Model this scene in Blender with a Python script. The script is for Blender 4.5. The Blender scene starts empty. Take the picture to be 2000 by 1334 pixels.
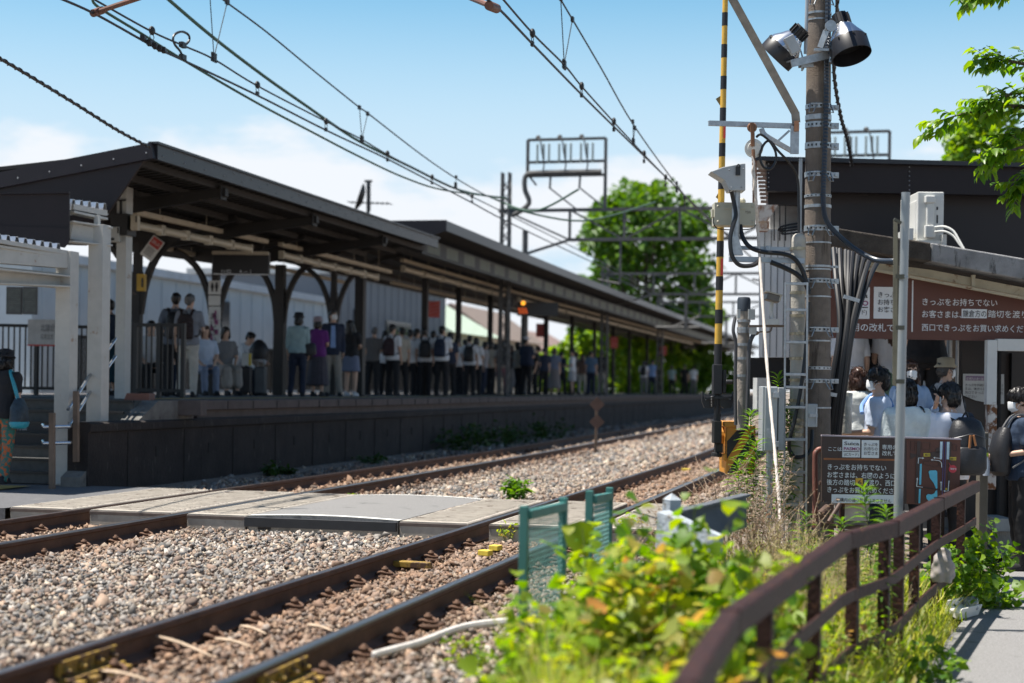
import bpy, bmesh, math, random
import numpy as np
from mathutils import Vector, Matrix, Quaternion, noise as mnoise

# ---------------------------------------------------------------- camera, sky, sun, exposure
scene = bpy.context.scene
FPX = 3055.0                      # focal length in photo pixels (55 mm on 36 mm)
CX, CY = 1000.0, 757.5            # principal point in the photo
ROLL = 0.014
PSI = math.atan(751.4 / FPX)      # the tracks run along +Y, the camera looks PSI to the left of them
CAMZ = 1.233                      # above the rail tops (z = 0)
SP, CP = math.sin(PSI), math.cos(PSI)
cam_d = bpy.data.cameras.new('camera')
cam_d.sensor_width = 36.0
cam_d.lens = 55.0
cam_d.shift_y = (CY - 667.0) / 2000.0
cam_d.clip_start = 0.05
cam_d.clip_end = 6000
cam_d.dof.use_dof = True
cam_d.dof.focus_distance = 13.9
cam_d.dof.aperture_fstop = 1.35
cam = bpy.data.objects.new('camera', cam_d)
scene.collection.objects.link(cam)
FW = Vector((-SP, CP, 0)); R0 = Vector((CP, SP, 0)); U0 = Vector((0, 0, 1))
RR = R0 * math.cos(ROLL) + U0 * math.sin(ROLL)
UU = U0 * math.cos(ROLL) - R0 * math.sin(ROLL)
m = Matrix((RR, UU, -FW)).transposed().to_4x4()
m.translation = (0, 0, CAMZ)
cam.matrix_world = m
scene.camera = cam

SUN_EL = math.radians(71)
SUN_DIR = Vector((-0.972, -0.20, 0)).normalized()        # horizontal direction towards the sun
world = bpy.data.worlds.new("World")
scene.world = world
world.use_nodes = True
wn, wl = world.node_tree.nodes, world.node_tree.links
bg = wn['Background']
sky = wn.new('ShaderNodeTexSky'); sky.sky_type = 'NISHITA'; sky.sun_disc = False
sky.sun_elevation = SUN_EL
sky.sun_rotation = math.atan2(SUN_DIR.x, SUN_DIR.y)
sky.air_density = 1.0; sky.dust_density = 0.2; sky.ozone_density = 2.0; sky.altitude = 0
# soft cumulus near the horizon
tc = wn.new('ShaderNodeTexCoord')
mp = wn.new('ShaderNodeMapping'); mp.inputs['Scale'].default_value = (5.5, 5.5, 17.0); mp.inputs['Location'].default_value = (1.3, 0.4, 0.2)
nz = wn.new('ShaderNodeTexNoise'); nz.inputs['Scale'].default_value = 1.0; nz.inputs['Detail'].default_value = 9; nz.inputs['Roughness'].default_value = 0.6
sx = wn.new('ShaderNodeSeparateXYZ')
rmp = wn.new('ShaderNodeMapRange'); rmp.interpolation_type = 'SMOOTHSTEP'
rmp.inputs['From Min'].default_value = 0.46; rmp.inputs['From Max'].default_value = 0.62
el = wn.new('ShaderNodeMapRange'); el.interpolation_type = 'SMOOTHSTEP'
el.inputs['From Min'].default_value = 0.185; el.inputs['From Max'].default_value = 0.11
el.inputs['To Min'].default_value = -0.22; el.inputs['To Max'].default_value = 0.15
ad = wn.new('ShaderNodeMath'); ad.operation = 'ADD'
mulc = wn.new('ShaderNodeMath'); mulc.operation = 'MULTIPLY'; mulc.inputs[1].default_value = 0.9
mix = wn.new('ShaderNodeMix'); mix.data_type = 'RGBA'
CLOUD = mix.inputs[7]; CLOUD.default_value = (5.2, 5.35, 5.6, 1)
wl.new(tc.outputs['Generated'], mp.inputs['Vector']); wl.new(mp.outputs[0], nz.inputs['Vector'])
wl.new(tc.outputs['Generated'], sx.inputs[0]); wl.new(sx.outputs['Z'], el.inputs['Value'])
wl.new(nz.outputs['Fac'], ad.inputs[0]); wl.new(el.outputs[0], ad.inputs[1])
wl.new(ad.outputs[0], rmp.inputs['Value'])
wl.new(rmp.outputs[0], mulc.inputs[0]); wl.new(mulc.outputs[0], mix.inputs[0])
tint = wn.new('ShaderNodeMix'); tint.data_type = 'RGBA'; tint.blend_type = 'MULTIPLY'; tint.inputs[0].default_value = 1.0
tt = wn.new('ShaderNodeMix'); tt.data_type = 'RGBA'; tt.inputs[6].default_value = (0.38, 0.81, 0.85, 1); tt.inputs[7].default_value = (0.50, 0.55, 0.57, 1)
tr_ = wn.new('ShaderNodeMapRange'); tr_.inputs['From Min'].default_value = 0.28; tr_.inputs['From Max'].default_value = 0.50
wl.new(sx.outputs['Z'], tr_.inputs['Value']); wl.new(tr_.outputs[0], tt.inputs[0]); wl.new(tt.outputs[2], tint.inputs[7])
hz = wn.new('ShaderNodeMapRange'); hz.interpolation_type = 'SMOOTHSTEP'
hz.inputs['From Min'].default_value = 0.30; hz.inputs['From Max'].default_value = 0.12; hz.inputs['To Max'].default_value = 1.0
hmix = wn.new('ShaderNodeMix'); hmix.data_type = 'RGBA'; hmix.inputs[7].default_value = (3.6, 4.6, 5.4, 1)
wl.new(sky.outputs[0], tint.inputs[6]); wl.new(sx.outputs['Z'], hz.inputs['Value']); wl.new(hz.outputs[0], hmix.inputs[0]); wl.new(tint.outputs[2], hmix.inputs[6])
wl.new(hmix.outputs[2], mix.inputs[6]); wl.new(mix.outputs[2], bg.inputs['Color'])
bg.inputs['Strength'].default_value = 0.095

sun_d = bpy.data.lights.new('sun', 'SUN'); sun_d.energy = 5.0; sun_d.angle = math.radians(0.53); sun_d.color = (1.0, 0.945, 0.86)
sun = bpy.data.objects.new('sun', sun_d); scene.collection.objects.link(sun)
tosun = Vector((SUN_DIR.x * math.cos(SUN_EL), SUN_DIR.y * math.cos(SUN_EL), math.sin(SUN_EL)))
sun.rotation_euler = tosun.to_track_quat('Z', 'Y').to_euler()
sun.location = (-10, 10, 40)
vs = scene.view_settings
scene.display_settings.display_device = 'sRGB'
vs.view_transform = 'Standard'; vs.look = 'None'; vs.gamma = 1; vs.use_curve_mapping = False; vs.exposure = 0.92
scene.cycles.max_bounces = 6
scene.cycles.transparent_max_bounces = 8

# ---------------------------------------------------------------- helpers
rnd = random.Random(7)
npr = np.random.default_rng(11)
CAMP = Vector((0, 0, CAMZ))
V = Vector

def ray(x, y): return FW + RR * ((x - CX) / FPX) - UU * ((y - CY) / FPX)
def D(x, y, d): return CAMP + ray(x, y) * d                       # the point seen at (x, y), d metres ahead
def onx(x, y, X): r = ray(x, y); return CAMP + r * (X / r.x)
def onz(x, y, z): r = ray(x, y); return CAMP + r * ((z - CAMZ) / r.z)
def ony(x, y, Y): r = ray(x, y); return CAMP + r * (Y / r.y)
def px(n, d): return n * d / FPX                                  # n photo pixels at depth d, in metres

ORIG = {}
def link(o): scene.collection.objects.link(o); return o

def tag(o, label=None, cat=None, group=None, kind=None):
    if label: o['label'] = label
    if cat: o['category'] = cat
    if group: o['group'] = group
    if kind: o['kind'] = kind
    return o

def thing(name, label, cat, loc, group=None, rotz=0.0):
    o = bpy.data.objects.new(name, None); link(o)
    o.empty_display_size = 0.1
    o.location = loc; o.rotation_euler = (0, 0, rotz)
    ORIG[o.name] = Matrix.Translation(loc) @ Matrix.Rotation(rotz, 4, 'Z')
    return tag(o, label, cat, group)

class MB:
    """collects shapes; build() links them as one mesh object"""
    def __init__(s): s.v = []; s.f = []; s.mi = []; s.cur = 0
    def m(s, i): s.cur = i; return s
    def add(s, vs, fs):
        n = len(s.v); s.v.extend([tuple(p) for p in vs]); s.f.extend([tuple(i + n for i in f) for f in fs]); s.mi.extend([s.cur] * len(fs)); return s
    def box(s, c, size, rz=0.0, M=None):
        hx, hy, hz = size[0] / 2, size[1] / 2, size[2] / 2
        A = Matrix.Rotation(rz, 3, 'Z') if M is None else M
        c = V(c)
        vs = [c + A @ V((x, y, z)) for z in (-hz, hz) for y in (-hy, hy) for x in (-hx, hx)]
        return s.add(vs, [(0, 2, 3, 1), (4, 5, 7, 6), (0, 1, 5, 4), (2, 6, 7, 3), (0, 4, 6, 2), (1, 3, 7, 5)])
    def bar(s, a, b, w, h, up=(0, 0, 1)):
        a, b = V(a), V(b); d = b - a; L = d.length
        if L < 1e-6: return s
        d /= L; up = V(up)
        if abs(d.dot(up)) > 0.98: up = V((0, 1, 0)) if abs(d.y) < 0.9 else V((1, 0, 0))
        x = d.cross(up).normalized(); z = x.cross(d)
        return s.box((a + b) / 2, (w, L, h), M=Matrix((x, d, z)).transposed())
    def tube(s, pts, r, n=8, cap=True):
        pts = [V(p) for p in pts]
        rs = r if isinstance(r, (list, tuple)) else [r] * len(pts)
        vs = []; fs = []; prev = None
        for i, p in enumerate(pts):
            t = (pts[min(i + 1, len(pts) - 1)] - pts[max(i - 1, 0)])
            t = t.normalized() if t.length > 1e-9 else V((0, 0, 1))
            if prev is None:
                u = t.cross(V((0, 0, 1)));
                if u.length < 1e-3: u = t.cross(V((0, 1, 0)))
                u.normalize()
            else:
                u = prev - t * prev.dot(t)
                u = u.normalized() if u.length > 1e-6 else prev
            prev = u; w = t.cross(u)
            for k in range(n):
                a = 2 * math.pi * k / n
                vs.append(p + (u * math.cos(a) + w * math.sin(a)) * rs[i])
        for i in range(len(pts) - 1):
            for k in range(n):
                k2 = (k + 1) % n
                fs.append((i * n + k, (i + 1) * n + k, (i + 1) * n + k2, i * n + k2))
        if cap:
            fs.append(tuple(range(n))); b = (len(pts) - 1) * n
            fs.append(tuple(b + k for k in reversed(range(n))))
        return s.add(vs, fs)
    def xf(s, M):
        s.v = [tuple(M @ V(p)) for p in s.v]; return s
    def cyl(s, a, b, r, r2=None, n=16): return s.tube([a, b], [r, r if r2 is None else r2], n)
    def lathe(s, prof, a, axis=(0, 0, 1), n=20):
        """prof: (radius, distance along axis from a)"""
        ax = V(axis).normalized(); a = V(a)
        u = ax.cross(V((0, 0, 1)))
        if u.length < 1e-3: u = V((1, 0, 0))
        u.normalize(); w = ax.cross(u); vs = []; fs = []
        for r, h in prof:
            for k in range(n):
                t = 2 * math.pi * k / n
                vs.append(a + ax * h + (u * math.cos(t) + w * math.sin(t)) * max(r, 1e-4))
        for i in range(len(prof) - 1):
            for k in range(n):
                k2 = (k + 1) % n
                fs.append((i * n + k, i * n + k2, (i + 1) * n + k2, (i + 1) * n + k))
        return s.add(vs, fs)
    def ell(s, c, r, n=12, k=8, M=None):
        c = V(c); vs = []; fs = []
        if not isinstance(r, (tuple, list)): r = (r, r, r)
        for i in range(k + 1):
            ph = math.pi * i / k - math.pi / 2
            for j in range(n):
                t = 2 * math.pi * j / n
                p = V((r[0] * math.cos(ph) * math.cos(t), r[1] * math.cos(ph) * math.sin(t), r[2] * math.sin(ph)))
                vs.append(c + (M @ p if M is not None else p))
        for i in range(k):
            for j in range(n):
                j2 = (j + 1) % n
                fs.append((i * n + j, i * n + j2, (i + 1) * n + j2, (i + 1) * n + j))
        return s.add(vs, fs)
    def prism(s, poly, d):
        """poly: 3D outline, extruded by vector d"""
        d = V(d); n = len(poly); vs = [V(p) for p in poly] + [V(p) + d for p in poly]
        fs = [tuple(range(n - 1, -1, -1)), tuple(range(n, 2 * n))] + [(i, (i + 1) % n, n + (i + 1) % n, n + i) for i in range(n)]
        return s.add(vs, fs)
    def sweep(s, prof, pts, up=(0, 0, 1), close=True):
        """prof: 2D (sideways, up) outline swept along pts"""
        pts = [V(p) for p in pts]; n = len(prof); vs = []; fs = []
        for i, p in enumerate(pts):
            t = (pts[min(i + 1, len(pts) - 1)] - pts[max(i - 1, 0)]).normalized()
            x = t.cross(V(up)).normalized(); z = x.cross(t)
            for a, b in prof: vs.append(p + x * a + z * b)
        for i in range(len(pts) - 1):
            for k in range(n if close else n - 1):
                k2 = (k + 1) % n
                fs.append((i * n + k, i * n + k2, (i + 1) * n + k2, (i + 1) * n + k))
        if close:
            fs.append(tuple(range(n - 1, -1, -1))); b = (len(pts) - 1) * n; fs.append(tuple(b + k for k in range(n)))
        return s.add(vs, fs)
    def mesh(s, name, mats, M=None):
        me = bpy.data.meshes.new(name)
        inv = M.inverted() if M is not None else None
        me.from_pydata([inv @ V(p) for p in s.v] if inv else s.v, [], s.f)
        for mt in (mats if isinstance(mats, (list, tuple)) else [mats]): me.materials.append(mt)
        if any(s.mi): me.polygons.foreach_set('material_index', s.mi)
        return me
    def build(s, name, mats, parent=None, smooth=False, bevel=0, label=None, cat=None, group=None, kind=None, fix=True):
        if parent is None:
            a = np.array(s.v); lo, hi = a.min(0), a.max(0)
            M = Matrix.Translation(((lo[0] + hi[0]) / 2, (lo[1] + hi[1]) / 2, lo[2])) if kind != 'structure' else Matrix()
        else:
            M = ORIG[parent.name]
        me = s.mesh(name, mats, M)
        if fix:
            b = bmesh.new(); b.from_mesh(me); bmesh.ops.recalc_face_normals(b, faces=b.faces); b.to_mesh(me); b.free()
        o = link(bpy.data.objects.new(name, me))
        if parent is None: o.location = M.translation
        else: o.parent = parent
        ORIG[o.name] = M
        if smooth: smooth_by_angle(me)
        if bevel:
            bv = o.modifiers.new('bevel', 'BEVEL'); bv.width = bevel; bv.segments = 2; bv.limit_method = 'ANGLE'; bv.angle_limit = math.radians(40)
        return tag(o, label, cat, group, kind)

def smooth_by_angle(me, ang=40):
    me.polygons.foreach_set('use_smooth', [True] * len(me.polygons))
    try: me.set_sharp_from_angle(angle=math.radians(ang))
    except Exception: pass

def np_mesh(name, verts, faces_flat, loop_len, mats, smooth=False):
    """fast mesh from numpy: faces all with loop_len corners"""
    me = bpy.data.meshes.new(name)
    nf = len(faces_flat) // loop_len
    me.vertices.add(len(verts)); me.vertices.foreach_set('co', np.asarray(verts, np.float32).ravel())
    me.loops.add(len(faces_flat)); me.loops.foreach_set('vertex_index', np.asarray(faces_flat, np.int32))
    me.polygons.add(nf)
    me.polygons.foreach_set('loop_start', np.arange(0, nf * loop_len, loop_len, dtype=np.int32))
    me.polygons.foreach_set('loop_total', np.full(nf, loop_len, np.int32))
    if smooth: me.polygons.foreach_set('use_smooth', np.ones(nf, bool))
    for mt in (mats if isinstance(mats, (list, tuple)) else [mats]): me.materials.append(mt)
    me.update(calc_edges=True); me.validate()
    return me

def smoothpath(pts, n=6):
    """Catmull-Rom through the points"""
    p = [V(q) for q in pts]; out = []
    for i in range(len(p) - 1):
        a, b, c, d = p[max(i - 1, 0)], p[i], p[i + 1], p[min(i + 2, len(p) - 1)]
        for k in range(n):
            t = k / n
            out.append(0.5 * ((2 * b) + (c - a) * t + (2 * a - 5 * b + 4 * c - d) * t * t + (3 * b - a - 3 * c + d) * t ** 3))
    out.append(p[-1]); return out

# ---------------------------------------------------------------- materials
MATS = {}
def mat(name, col, rough=0.6, metal=0.0, var=0.18, scale=6.0, bump=0.0, bscale=40.0, spots=None, spot_amt=0.5, spot_scale=12.0, streak=None, coord='Object', trans=0.0, emit=None, spec=0.5):
    if name in MATS: return MATS[name]
    m = bpy.data.materials.new(name); m.use_nodes = True
    n, l = m.node_tree.nodes, m.node_tree.links
    b = n['Principled BSDF']
    b.inputs['Roughness'].default_value = rough; b.inputs['Metallic'].default_value = metal
    b.inputs['Specular IOR Level'].default_value = spec
    t = n.new('ShaderNodeTexCoord')
    nz = n.new('ShaderNodeTexNoise'); nz.inputs['Scale'].default_value = scale; nz.inputs['Detail'].default_value = 6; nz.inputs['Roughness'].default_value = 0.6
    l.new(t.outputs[coord], nz.inputs['Vector'])
    r = n.new('ShaderNodeValToRGB')
    r.color_ramp.elements[0].position = 0.3; r.color_ramp.elements[1].position = 0.7
    r.color_ramp.elements[0].color = tuple(max(0, c * (1 - var)) for c in col) + (1,)
    r.color_ramp.elements[1].color = tuple(min(1, c * (1 + var)) for c in col) + (1,)
    l.new(nz.outputs['Fac'], r.inputs[0]); out = r.outputs[0]
    if spots is not None:
        n2 = n.new('ShaderNodeTexNoise'); n2.inputs['Scale'].default_value = spot_scale; n2.inputs['Detail'].default_value = 8; n2.inputs['Roughness'].default_value = 0.65
        if streak is not None:
            mpn = n.new('ShaderNodeMapping'); mpn.inputs['Scale'].default_value = streak; l.new(t.outputs[coord], mpn.inputs[0]); l.new(mpn.outputs[0], n2.inputs['Vector'])
        else: l.new(t.outputs[coord], n2.inputs['Vector'])
        mr = n.new('ShaderNodeMapRange'); c0 = 0.72 - 0.35 * spot_amt
        mr.inputs['From Min'].default_value = c0; mr.inputs['From Max'].default_value = c0 + 0.09
        l.new(n2.outputs['Fac'], mr.inputs['Value'])
        mx = n.new('ShaderNodeMix'); mx.data_type = 'RGBA'; l.new(mr.outputs[0], mx.inputs[0]); l.new(out, mx.inputs[6]); mx.inputs[7].default_value = tuple(spots) + (1,)
        out = mx.outputs[2]
    l.new(out, b.inputs['Base Color'])
    if bump:
        n3 = n.new('ShaderNodeTexNoise'); n3.inputs['Scale'].default_value = bscale; n3.inputs['Detail'].default_value = 5
        l.new(t.outputs[coord], n3.inputs['Vector'])
        bp = n.new('ShaderNodeBump'); bp.inputs['Strength'].default_value = bump; bp.inputs['Distance'].default_value = 0.02
        l.new(n3.outputs['Fac'], bp.inputs['Height']); l.new(bp.outputs[0], b.inputs['Normal'])
    if trans: b.inputs['Transmission Weight'].default_value = trans
    if emit:
        b.inputs['Emission Color'].default_value = tuple(emit[:3]) + (1,); b.inputs['Emission Strength'].default_value = emit[3]
    MATS[name] = m; return m

def leaf_mat(name, cols, trans=0.45, rough=0.5):
    if name in MATS: return MATS[name]
    m = bpy.data.materials.new(name); m.use_nodes = True
    n, l = m.node_tree.nodes, m.node_tree.links
    b = n['Principled BSDF']; b.inputs['Roughness'].default_value = rough
    g = n.new('ShaderNodeNewGeometry'); r = n.new('ShaderNodeValToRGB')
    els = r.color_ramp.elements
    for i, c in enumerate(cols):
        p = i / max(1, len(cols) - 1)
        e = els[i] if i < 2 else els.new(p)
        e.position = p; e.color = tuple(c) + (1,)
    if len(cols) > 2:
        els = sorted(r.color_ramp.elements, key=lambda e: e.position)
        for i, c in enumerate(cols):
            els[i].position = i / (len(cols) - 1)
        for i, c in enumerate(cols):
            r.color_ramp.elements[i].color = tuple(c) + (1,)
    l.new(g.outputs['Random Per Island'], r.inputs[0])
    l.new(r.outputs[0], b.inputs['Base Color'])
    tr = n.new('ShaderNodeBsdfTranslucent')
    hs = n.new('ShaderNodeHueSaturation'); hs.inputs['Hue'].default_value = 0.485; hs.inputs['Saturation'].default_value = 1.15; hs.inputs['Value'].default_value = 1.9
    l.new(r.outputs[0], hs.inputs['Color']); l.new(hs.outputs[0], tr.inputs['Color'])
    ms = n.new('ShaderNodeMixShader'); ms.inputs[0].default_value = trans
    l.new(b.outputs[0], ms.inputs[1]); l.new(tr.outputs[0], ms.inputs[2]); l.new(ms.outputs[0], n['Material Output'].inputs[0])
    MATS[name] = m; return m

def vcol_mat(name, rough=0.85, var=0.25, scale=60, bump=0.4):
    """colour from the 'col' point attribute (each stone's own colour)"""
    if name in MATS: return MATS[name]
    m = bpy.data.materials.new(name); m.use_nodes = True
    n, l = m.node_tree.nodes, m.node_tree.links; b = n['Principled BSDF']; b.inputs['Roughness'].default_value = rough
    a = n.new('ShaderNodeAttribute'); a.attribute_name = 'col'
    t = n.new('ShaderNodeTexCoord'); nz = n.new('ShaderNodeTexNoise'); nz.inputs['Scale'].default_value = scale; nz.inputs['Detail'].default_value = 4
    l.new(t.outputs['Object'], nz.inputs['Vector'])
    mr = n.new('ShaderNodeMapRange'); mr.inputs['To Min'].default_value = 1 - var * 1.6; mr.inputs['To Max'].default_value = 1 + var * 1.6
    l.new(nz.outputs['Fac'], mr.inputs['Value'])
    mm = n.new('ShaderNodeVectorMath'); mm.operation = 'SCALE'; l.new(a.outputs['Color'], mm.inputs[0]); l.new(mr.outputs[0], mm.inputs['Scale'])
    l.new(mm.outputs[0], b.inputs['Base Color'])
    MATS[name] = m; return m

RUST = (0.16, 0.055, 0.02)
M_white = lambda: mat('white_painted_steel', (0.43, 0.43, 0.41), 0.5, var=0.08, spots=(0.25, 0.13, 0.06), spot_amt=0.25, spot_scale=5)
M_cream = lambda: mat('cream_painted_steel', (0.42, 0.36, 0.27), 0.55, var=0.12, spots=(0.2, 0.11, 0.06), spot_amt=0.35, spot_scale=8)
M_dark = lambda: mat('dark_brown_sheet', (0.014, 0.0095, 0.0115), 0.5, var=0.15, scale=1.5, spec=0.3)
M_steel_dark = lambda: mat('dark_steel', (0.013, 0.012, 0.012), 0.55, var=0.25)
M_galv = lambda: mat('galvanised_steel', (0.36, 0.38, 0.40), 0.42, 0.75, var=0.2, scale=25)
M_greybox = lambda: mat('grey_painted_box', (0.36, 0.38, 0.39), 0.45, var=0.08, spots=(0.2, 0.18, 0.15), spot_amt=0.15, spot_scale=9)
M_conc = lambda: mat('weathered_concrete', (0.27, 0.25, 0.22), 0.9, var=0.25, scale=5, bump=0.35, bscale=60, spots=(0.07, 0.065, 0.06), spot_amt=0.35, spot_scale=4)
M_black = lambda: mat('black_rubber', (0.012, 0.012, 0.014), 0.45, var=0.2)
M_rustbrown = lambda: mat('brown_painted_rail', (0.030, 0.0105, 0.0085), 0.6, var=0.3, scale=9, spots=(0.085, 0.034, 0.018), spot_amt=0.42, spot_scale=17, bump=0.3, bscale=45, spec=0.28)

# ---------------------------------------------------------------- text as mesh
_work = bpy.data.scenes.new('work')
def evaluated(o):
    """mesh of o with its modifiers applied, worked out in a scene of its own"""
    _work.collection.objects.link(o)
    with bpy.context.temp_override(scene=_work, view_layer=_work.view_layers[0]):
        dg = bpy.context.evaluated_depsgraph_get()
    me = bpy.data.meshes.new_from_object(o.evaluated_get(dg))
    _work.collection.objects.unlink(o)
    return me
def text_mesh(mb, body, origin, right, up, size, align='LEFT', bold=0.0, width=None, lift=0.002):
    """lettering laid on a board: added to mb as flat faces, origin = left end of the baseline"""
    c = bpy.data.curves.new('t', 'FONT'); c.body = body; c.size = 1.0; c.align_x = align; c.offset = bold; c.resolution_u = 3
    o = bpy.data.objects.new('t', c)
    me = evaluated(o)
    right, up = V(right).normalized(), V(up).normalized(); nrm = right.cross(up)
    co = [v.co.copy() for v in me.vertices]
    k = ky = size
    if width and co:
        w = max(p.x for p in co) - min(p.x for p in co)
        k = width / w if w > 0 else 1
    mb.add([V(origin) + right * (p.x * k) + up * (p.y * ky) + nrm * lift for p in co], [tuple(f.vertices) for f in me.polygons])
    bpy.data.objects.remove(o); bpy.data.curves.remove(c); bpy.data.meshes.remove(me)
    return mb

# ---------------------------------------------------------------- leaf shapes
LEAFV = np.array([(0, 0, 0), (-0.5, 0.33, 0.10), (0.5, 0.33, 0.10), (0, 0.36, 0), (-0.40, 0.66, 0.08), (0.40, 0.66, 0.08), (0, 0.70, -0.03), (0, 1.0, -0.12)])
LEAFF = np.array([(0, 2, 3), (0, 3, 1), (3, 2, 5), (3, 5, 6), (1, 3, 6), (1, 6, 4), (6, 5, 7), (4, 6, 7)])
NARROWV = np.array([(0, 0, 0), (-0.5, 0.30, 0.05), (0.5, 0.30, 0.05), (0, 0.33, 0), (-0.38, 0.62, -0.03), (0.38, 0.62, -0.03), (0, 0.64, -0.08), (0, 1.0, -0.30)])
LOBEV = np.array([(0, 0, 0), (-0.62, 0.18, 0.12), (0.62, 0.18, 0.12), (0, 0.40, -0.02), (-0.52, 0.62, 0.05), (0.52, 0.62, 0.05), (0, 0.72, -0.06), (0, 1.0, -0.16)])
def leaf_cloud(P, Dn, N, L, W, tmpl=LEAFV):
    """P positions, Dn growth directions, N upper-side normals (arrays n,3); L, W lengths and widths"""
    P, Dn, N = np.asarray(P, float), np.asarray(Dn, float), np.asarray(N, float)
    Dn /= np.linalg.norm(Dn, axis=1)[:, None] + 1e-9
    X = np.cross(Dn, N); X /= np.linalg.norm(X, axis=1)[:, None] + 1e-9
    Z = np.cross(X, Dn)
    L = np.asarray(L, float)[:, None, None]; W = np.asarray(W, float)[:, None, None]
    v = P[:, None, :] + X[:, None, :] * (tmpl[None, :, 0:1] * W) + Dn[:, None, :] * (tmpl[None, :, 1:2] * L) + Z[:, None, :] * (tmpl[None, :, 2:3] * L)
    n = len(P); f = LEAFF[None] + (np.arange(n) * 8)[:, None, None]
    return v.reshape(-1, 3), f.reshape(-1)
# ---------------------------------------------------------------- ground, ballast, tracks
def curve(Y):                       # the line bends gently left beyond the crossing
    t = max(0.0, Y - 24.0)
    return -0.02 * t * min(1.0, t / 14.0)

FENCE = [(-0.56, 2.2), (-0.53, 3.91), (-0.53, 5.24), (-0.25, 8.37), (-0.01, 9.25), (0.30, 11.4), (0.65, 13.74)]
def fence_x(Y):
    p = FENCE
    if Y <= p[0][1]: return p[0][0]
    for (x0, y0), (x1, y1) in zip(p, p[1:]):
        if Y <= y1: return x0 + (x1 - x0) * (Y - y0) / (y1 - y0)
    return p[-1][0] + (Y - p[-1][1]) * 0.14

def ground_z(X, Y):
    fx = fence_x(Y) if Y < 40 else 4
    c = curve(Y)
    if X < -9.0 + c: return -0.10
    if X < -1.75 + c: return -0.17
    fx0 = fx - 0.15
    if X < fx0:
        t = (X - (-1.75 + c)) / max(0.05, fx0 - (-1.75 + c))
        return -0.17 + (-0.36 + 0.17) * t + 0.05 * math.sin(7 * X + 3 * Y) * t * (1 - t) * 2
    return -0.47

def build_ground():
    xs = list(np.concatenate([[-3000, -800, -200, -80, -40, -25, -16], np.linspace(-9.6, -1.6, 60), np.linspace(-1.5, 2.5, 50), [4, 8, 15, 30, 80, 300, 1500, 3000]]))
    ys = list(np.concatenate([[-60, -20, -5], np.linspace(0, 24, 110), np.linspace(25, 60, 40), [70, 80, 100, 140, 200, 400, 1000, 2500, 4500]]))
    vs = []
    for y in ys:
        for x in xs:
            z = ground_z(x, y)
            if -9.2 < x < -1.6 and -1 < y < 60: z += 0.012 * mnoise.noise(V((x * 3, y * 3, 0)))
            vs.append((x, y, z))
    n = len(xs); fs = []
    for j in range(len(ys) - 1):
        for i in range(n - 1):
            a = j * n + i; fs += [a, a + 1, a + n + 1, a + n]
    gm = mat('earth_and_gravel', (0.20, 0.165, 0.135), 0.95, var=0.45, scale=22, bump=0.8, bscale=45, spots=(0.10, 0.075, 0.055), spot_amt=0.45, spot_scale=9)
    me = np_mesh('ground', vs, fs, 4, gm)
    o = link(bpy.data.objects.new('ground', me)); tag(o, kind='structure')
build_ground()

RAILS = {'near': (-3.68, -2.70), 'far': (-7.68, -6.62)}
def stone_mesh():
    r = random.Random(5)
    variants = []
    for i in range(14):
        b = bmesh.new()
        for k in range(8):
            p = V((r.gauss(0, 1), r.gauss(0, 1), r.gauss(0, 1))).normalized()
            b.verts.new((p.x * r.uniform(0.95, 1.35), p.y * r.uniform(0.7, 0.95), p.z * r.uniform(0.5, 0.75)))
        res = bmesh.ops.convex_hull(b, input=b.verts)
        bmesh.ops.delete(b, geom=[v for v in b.verts if not v.link_faces], context='VERTS')
        bmesh.ops.triangulate(b, faces=b.faces)
        b.verts.index_update()
        variants.append((np.array([v.co[:] for v in b.verts]), np.array([[v.index for v in f.verts] for f in b.faces])))
        b.free()
    return variants
STONES = stone_mesh()

def crossing_zone(X, Y):
    return 13.55 < Y < 17.05 and X < -1.2

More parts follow.
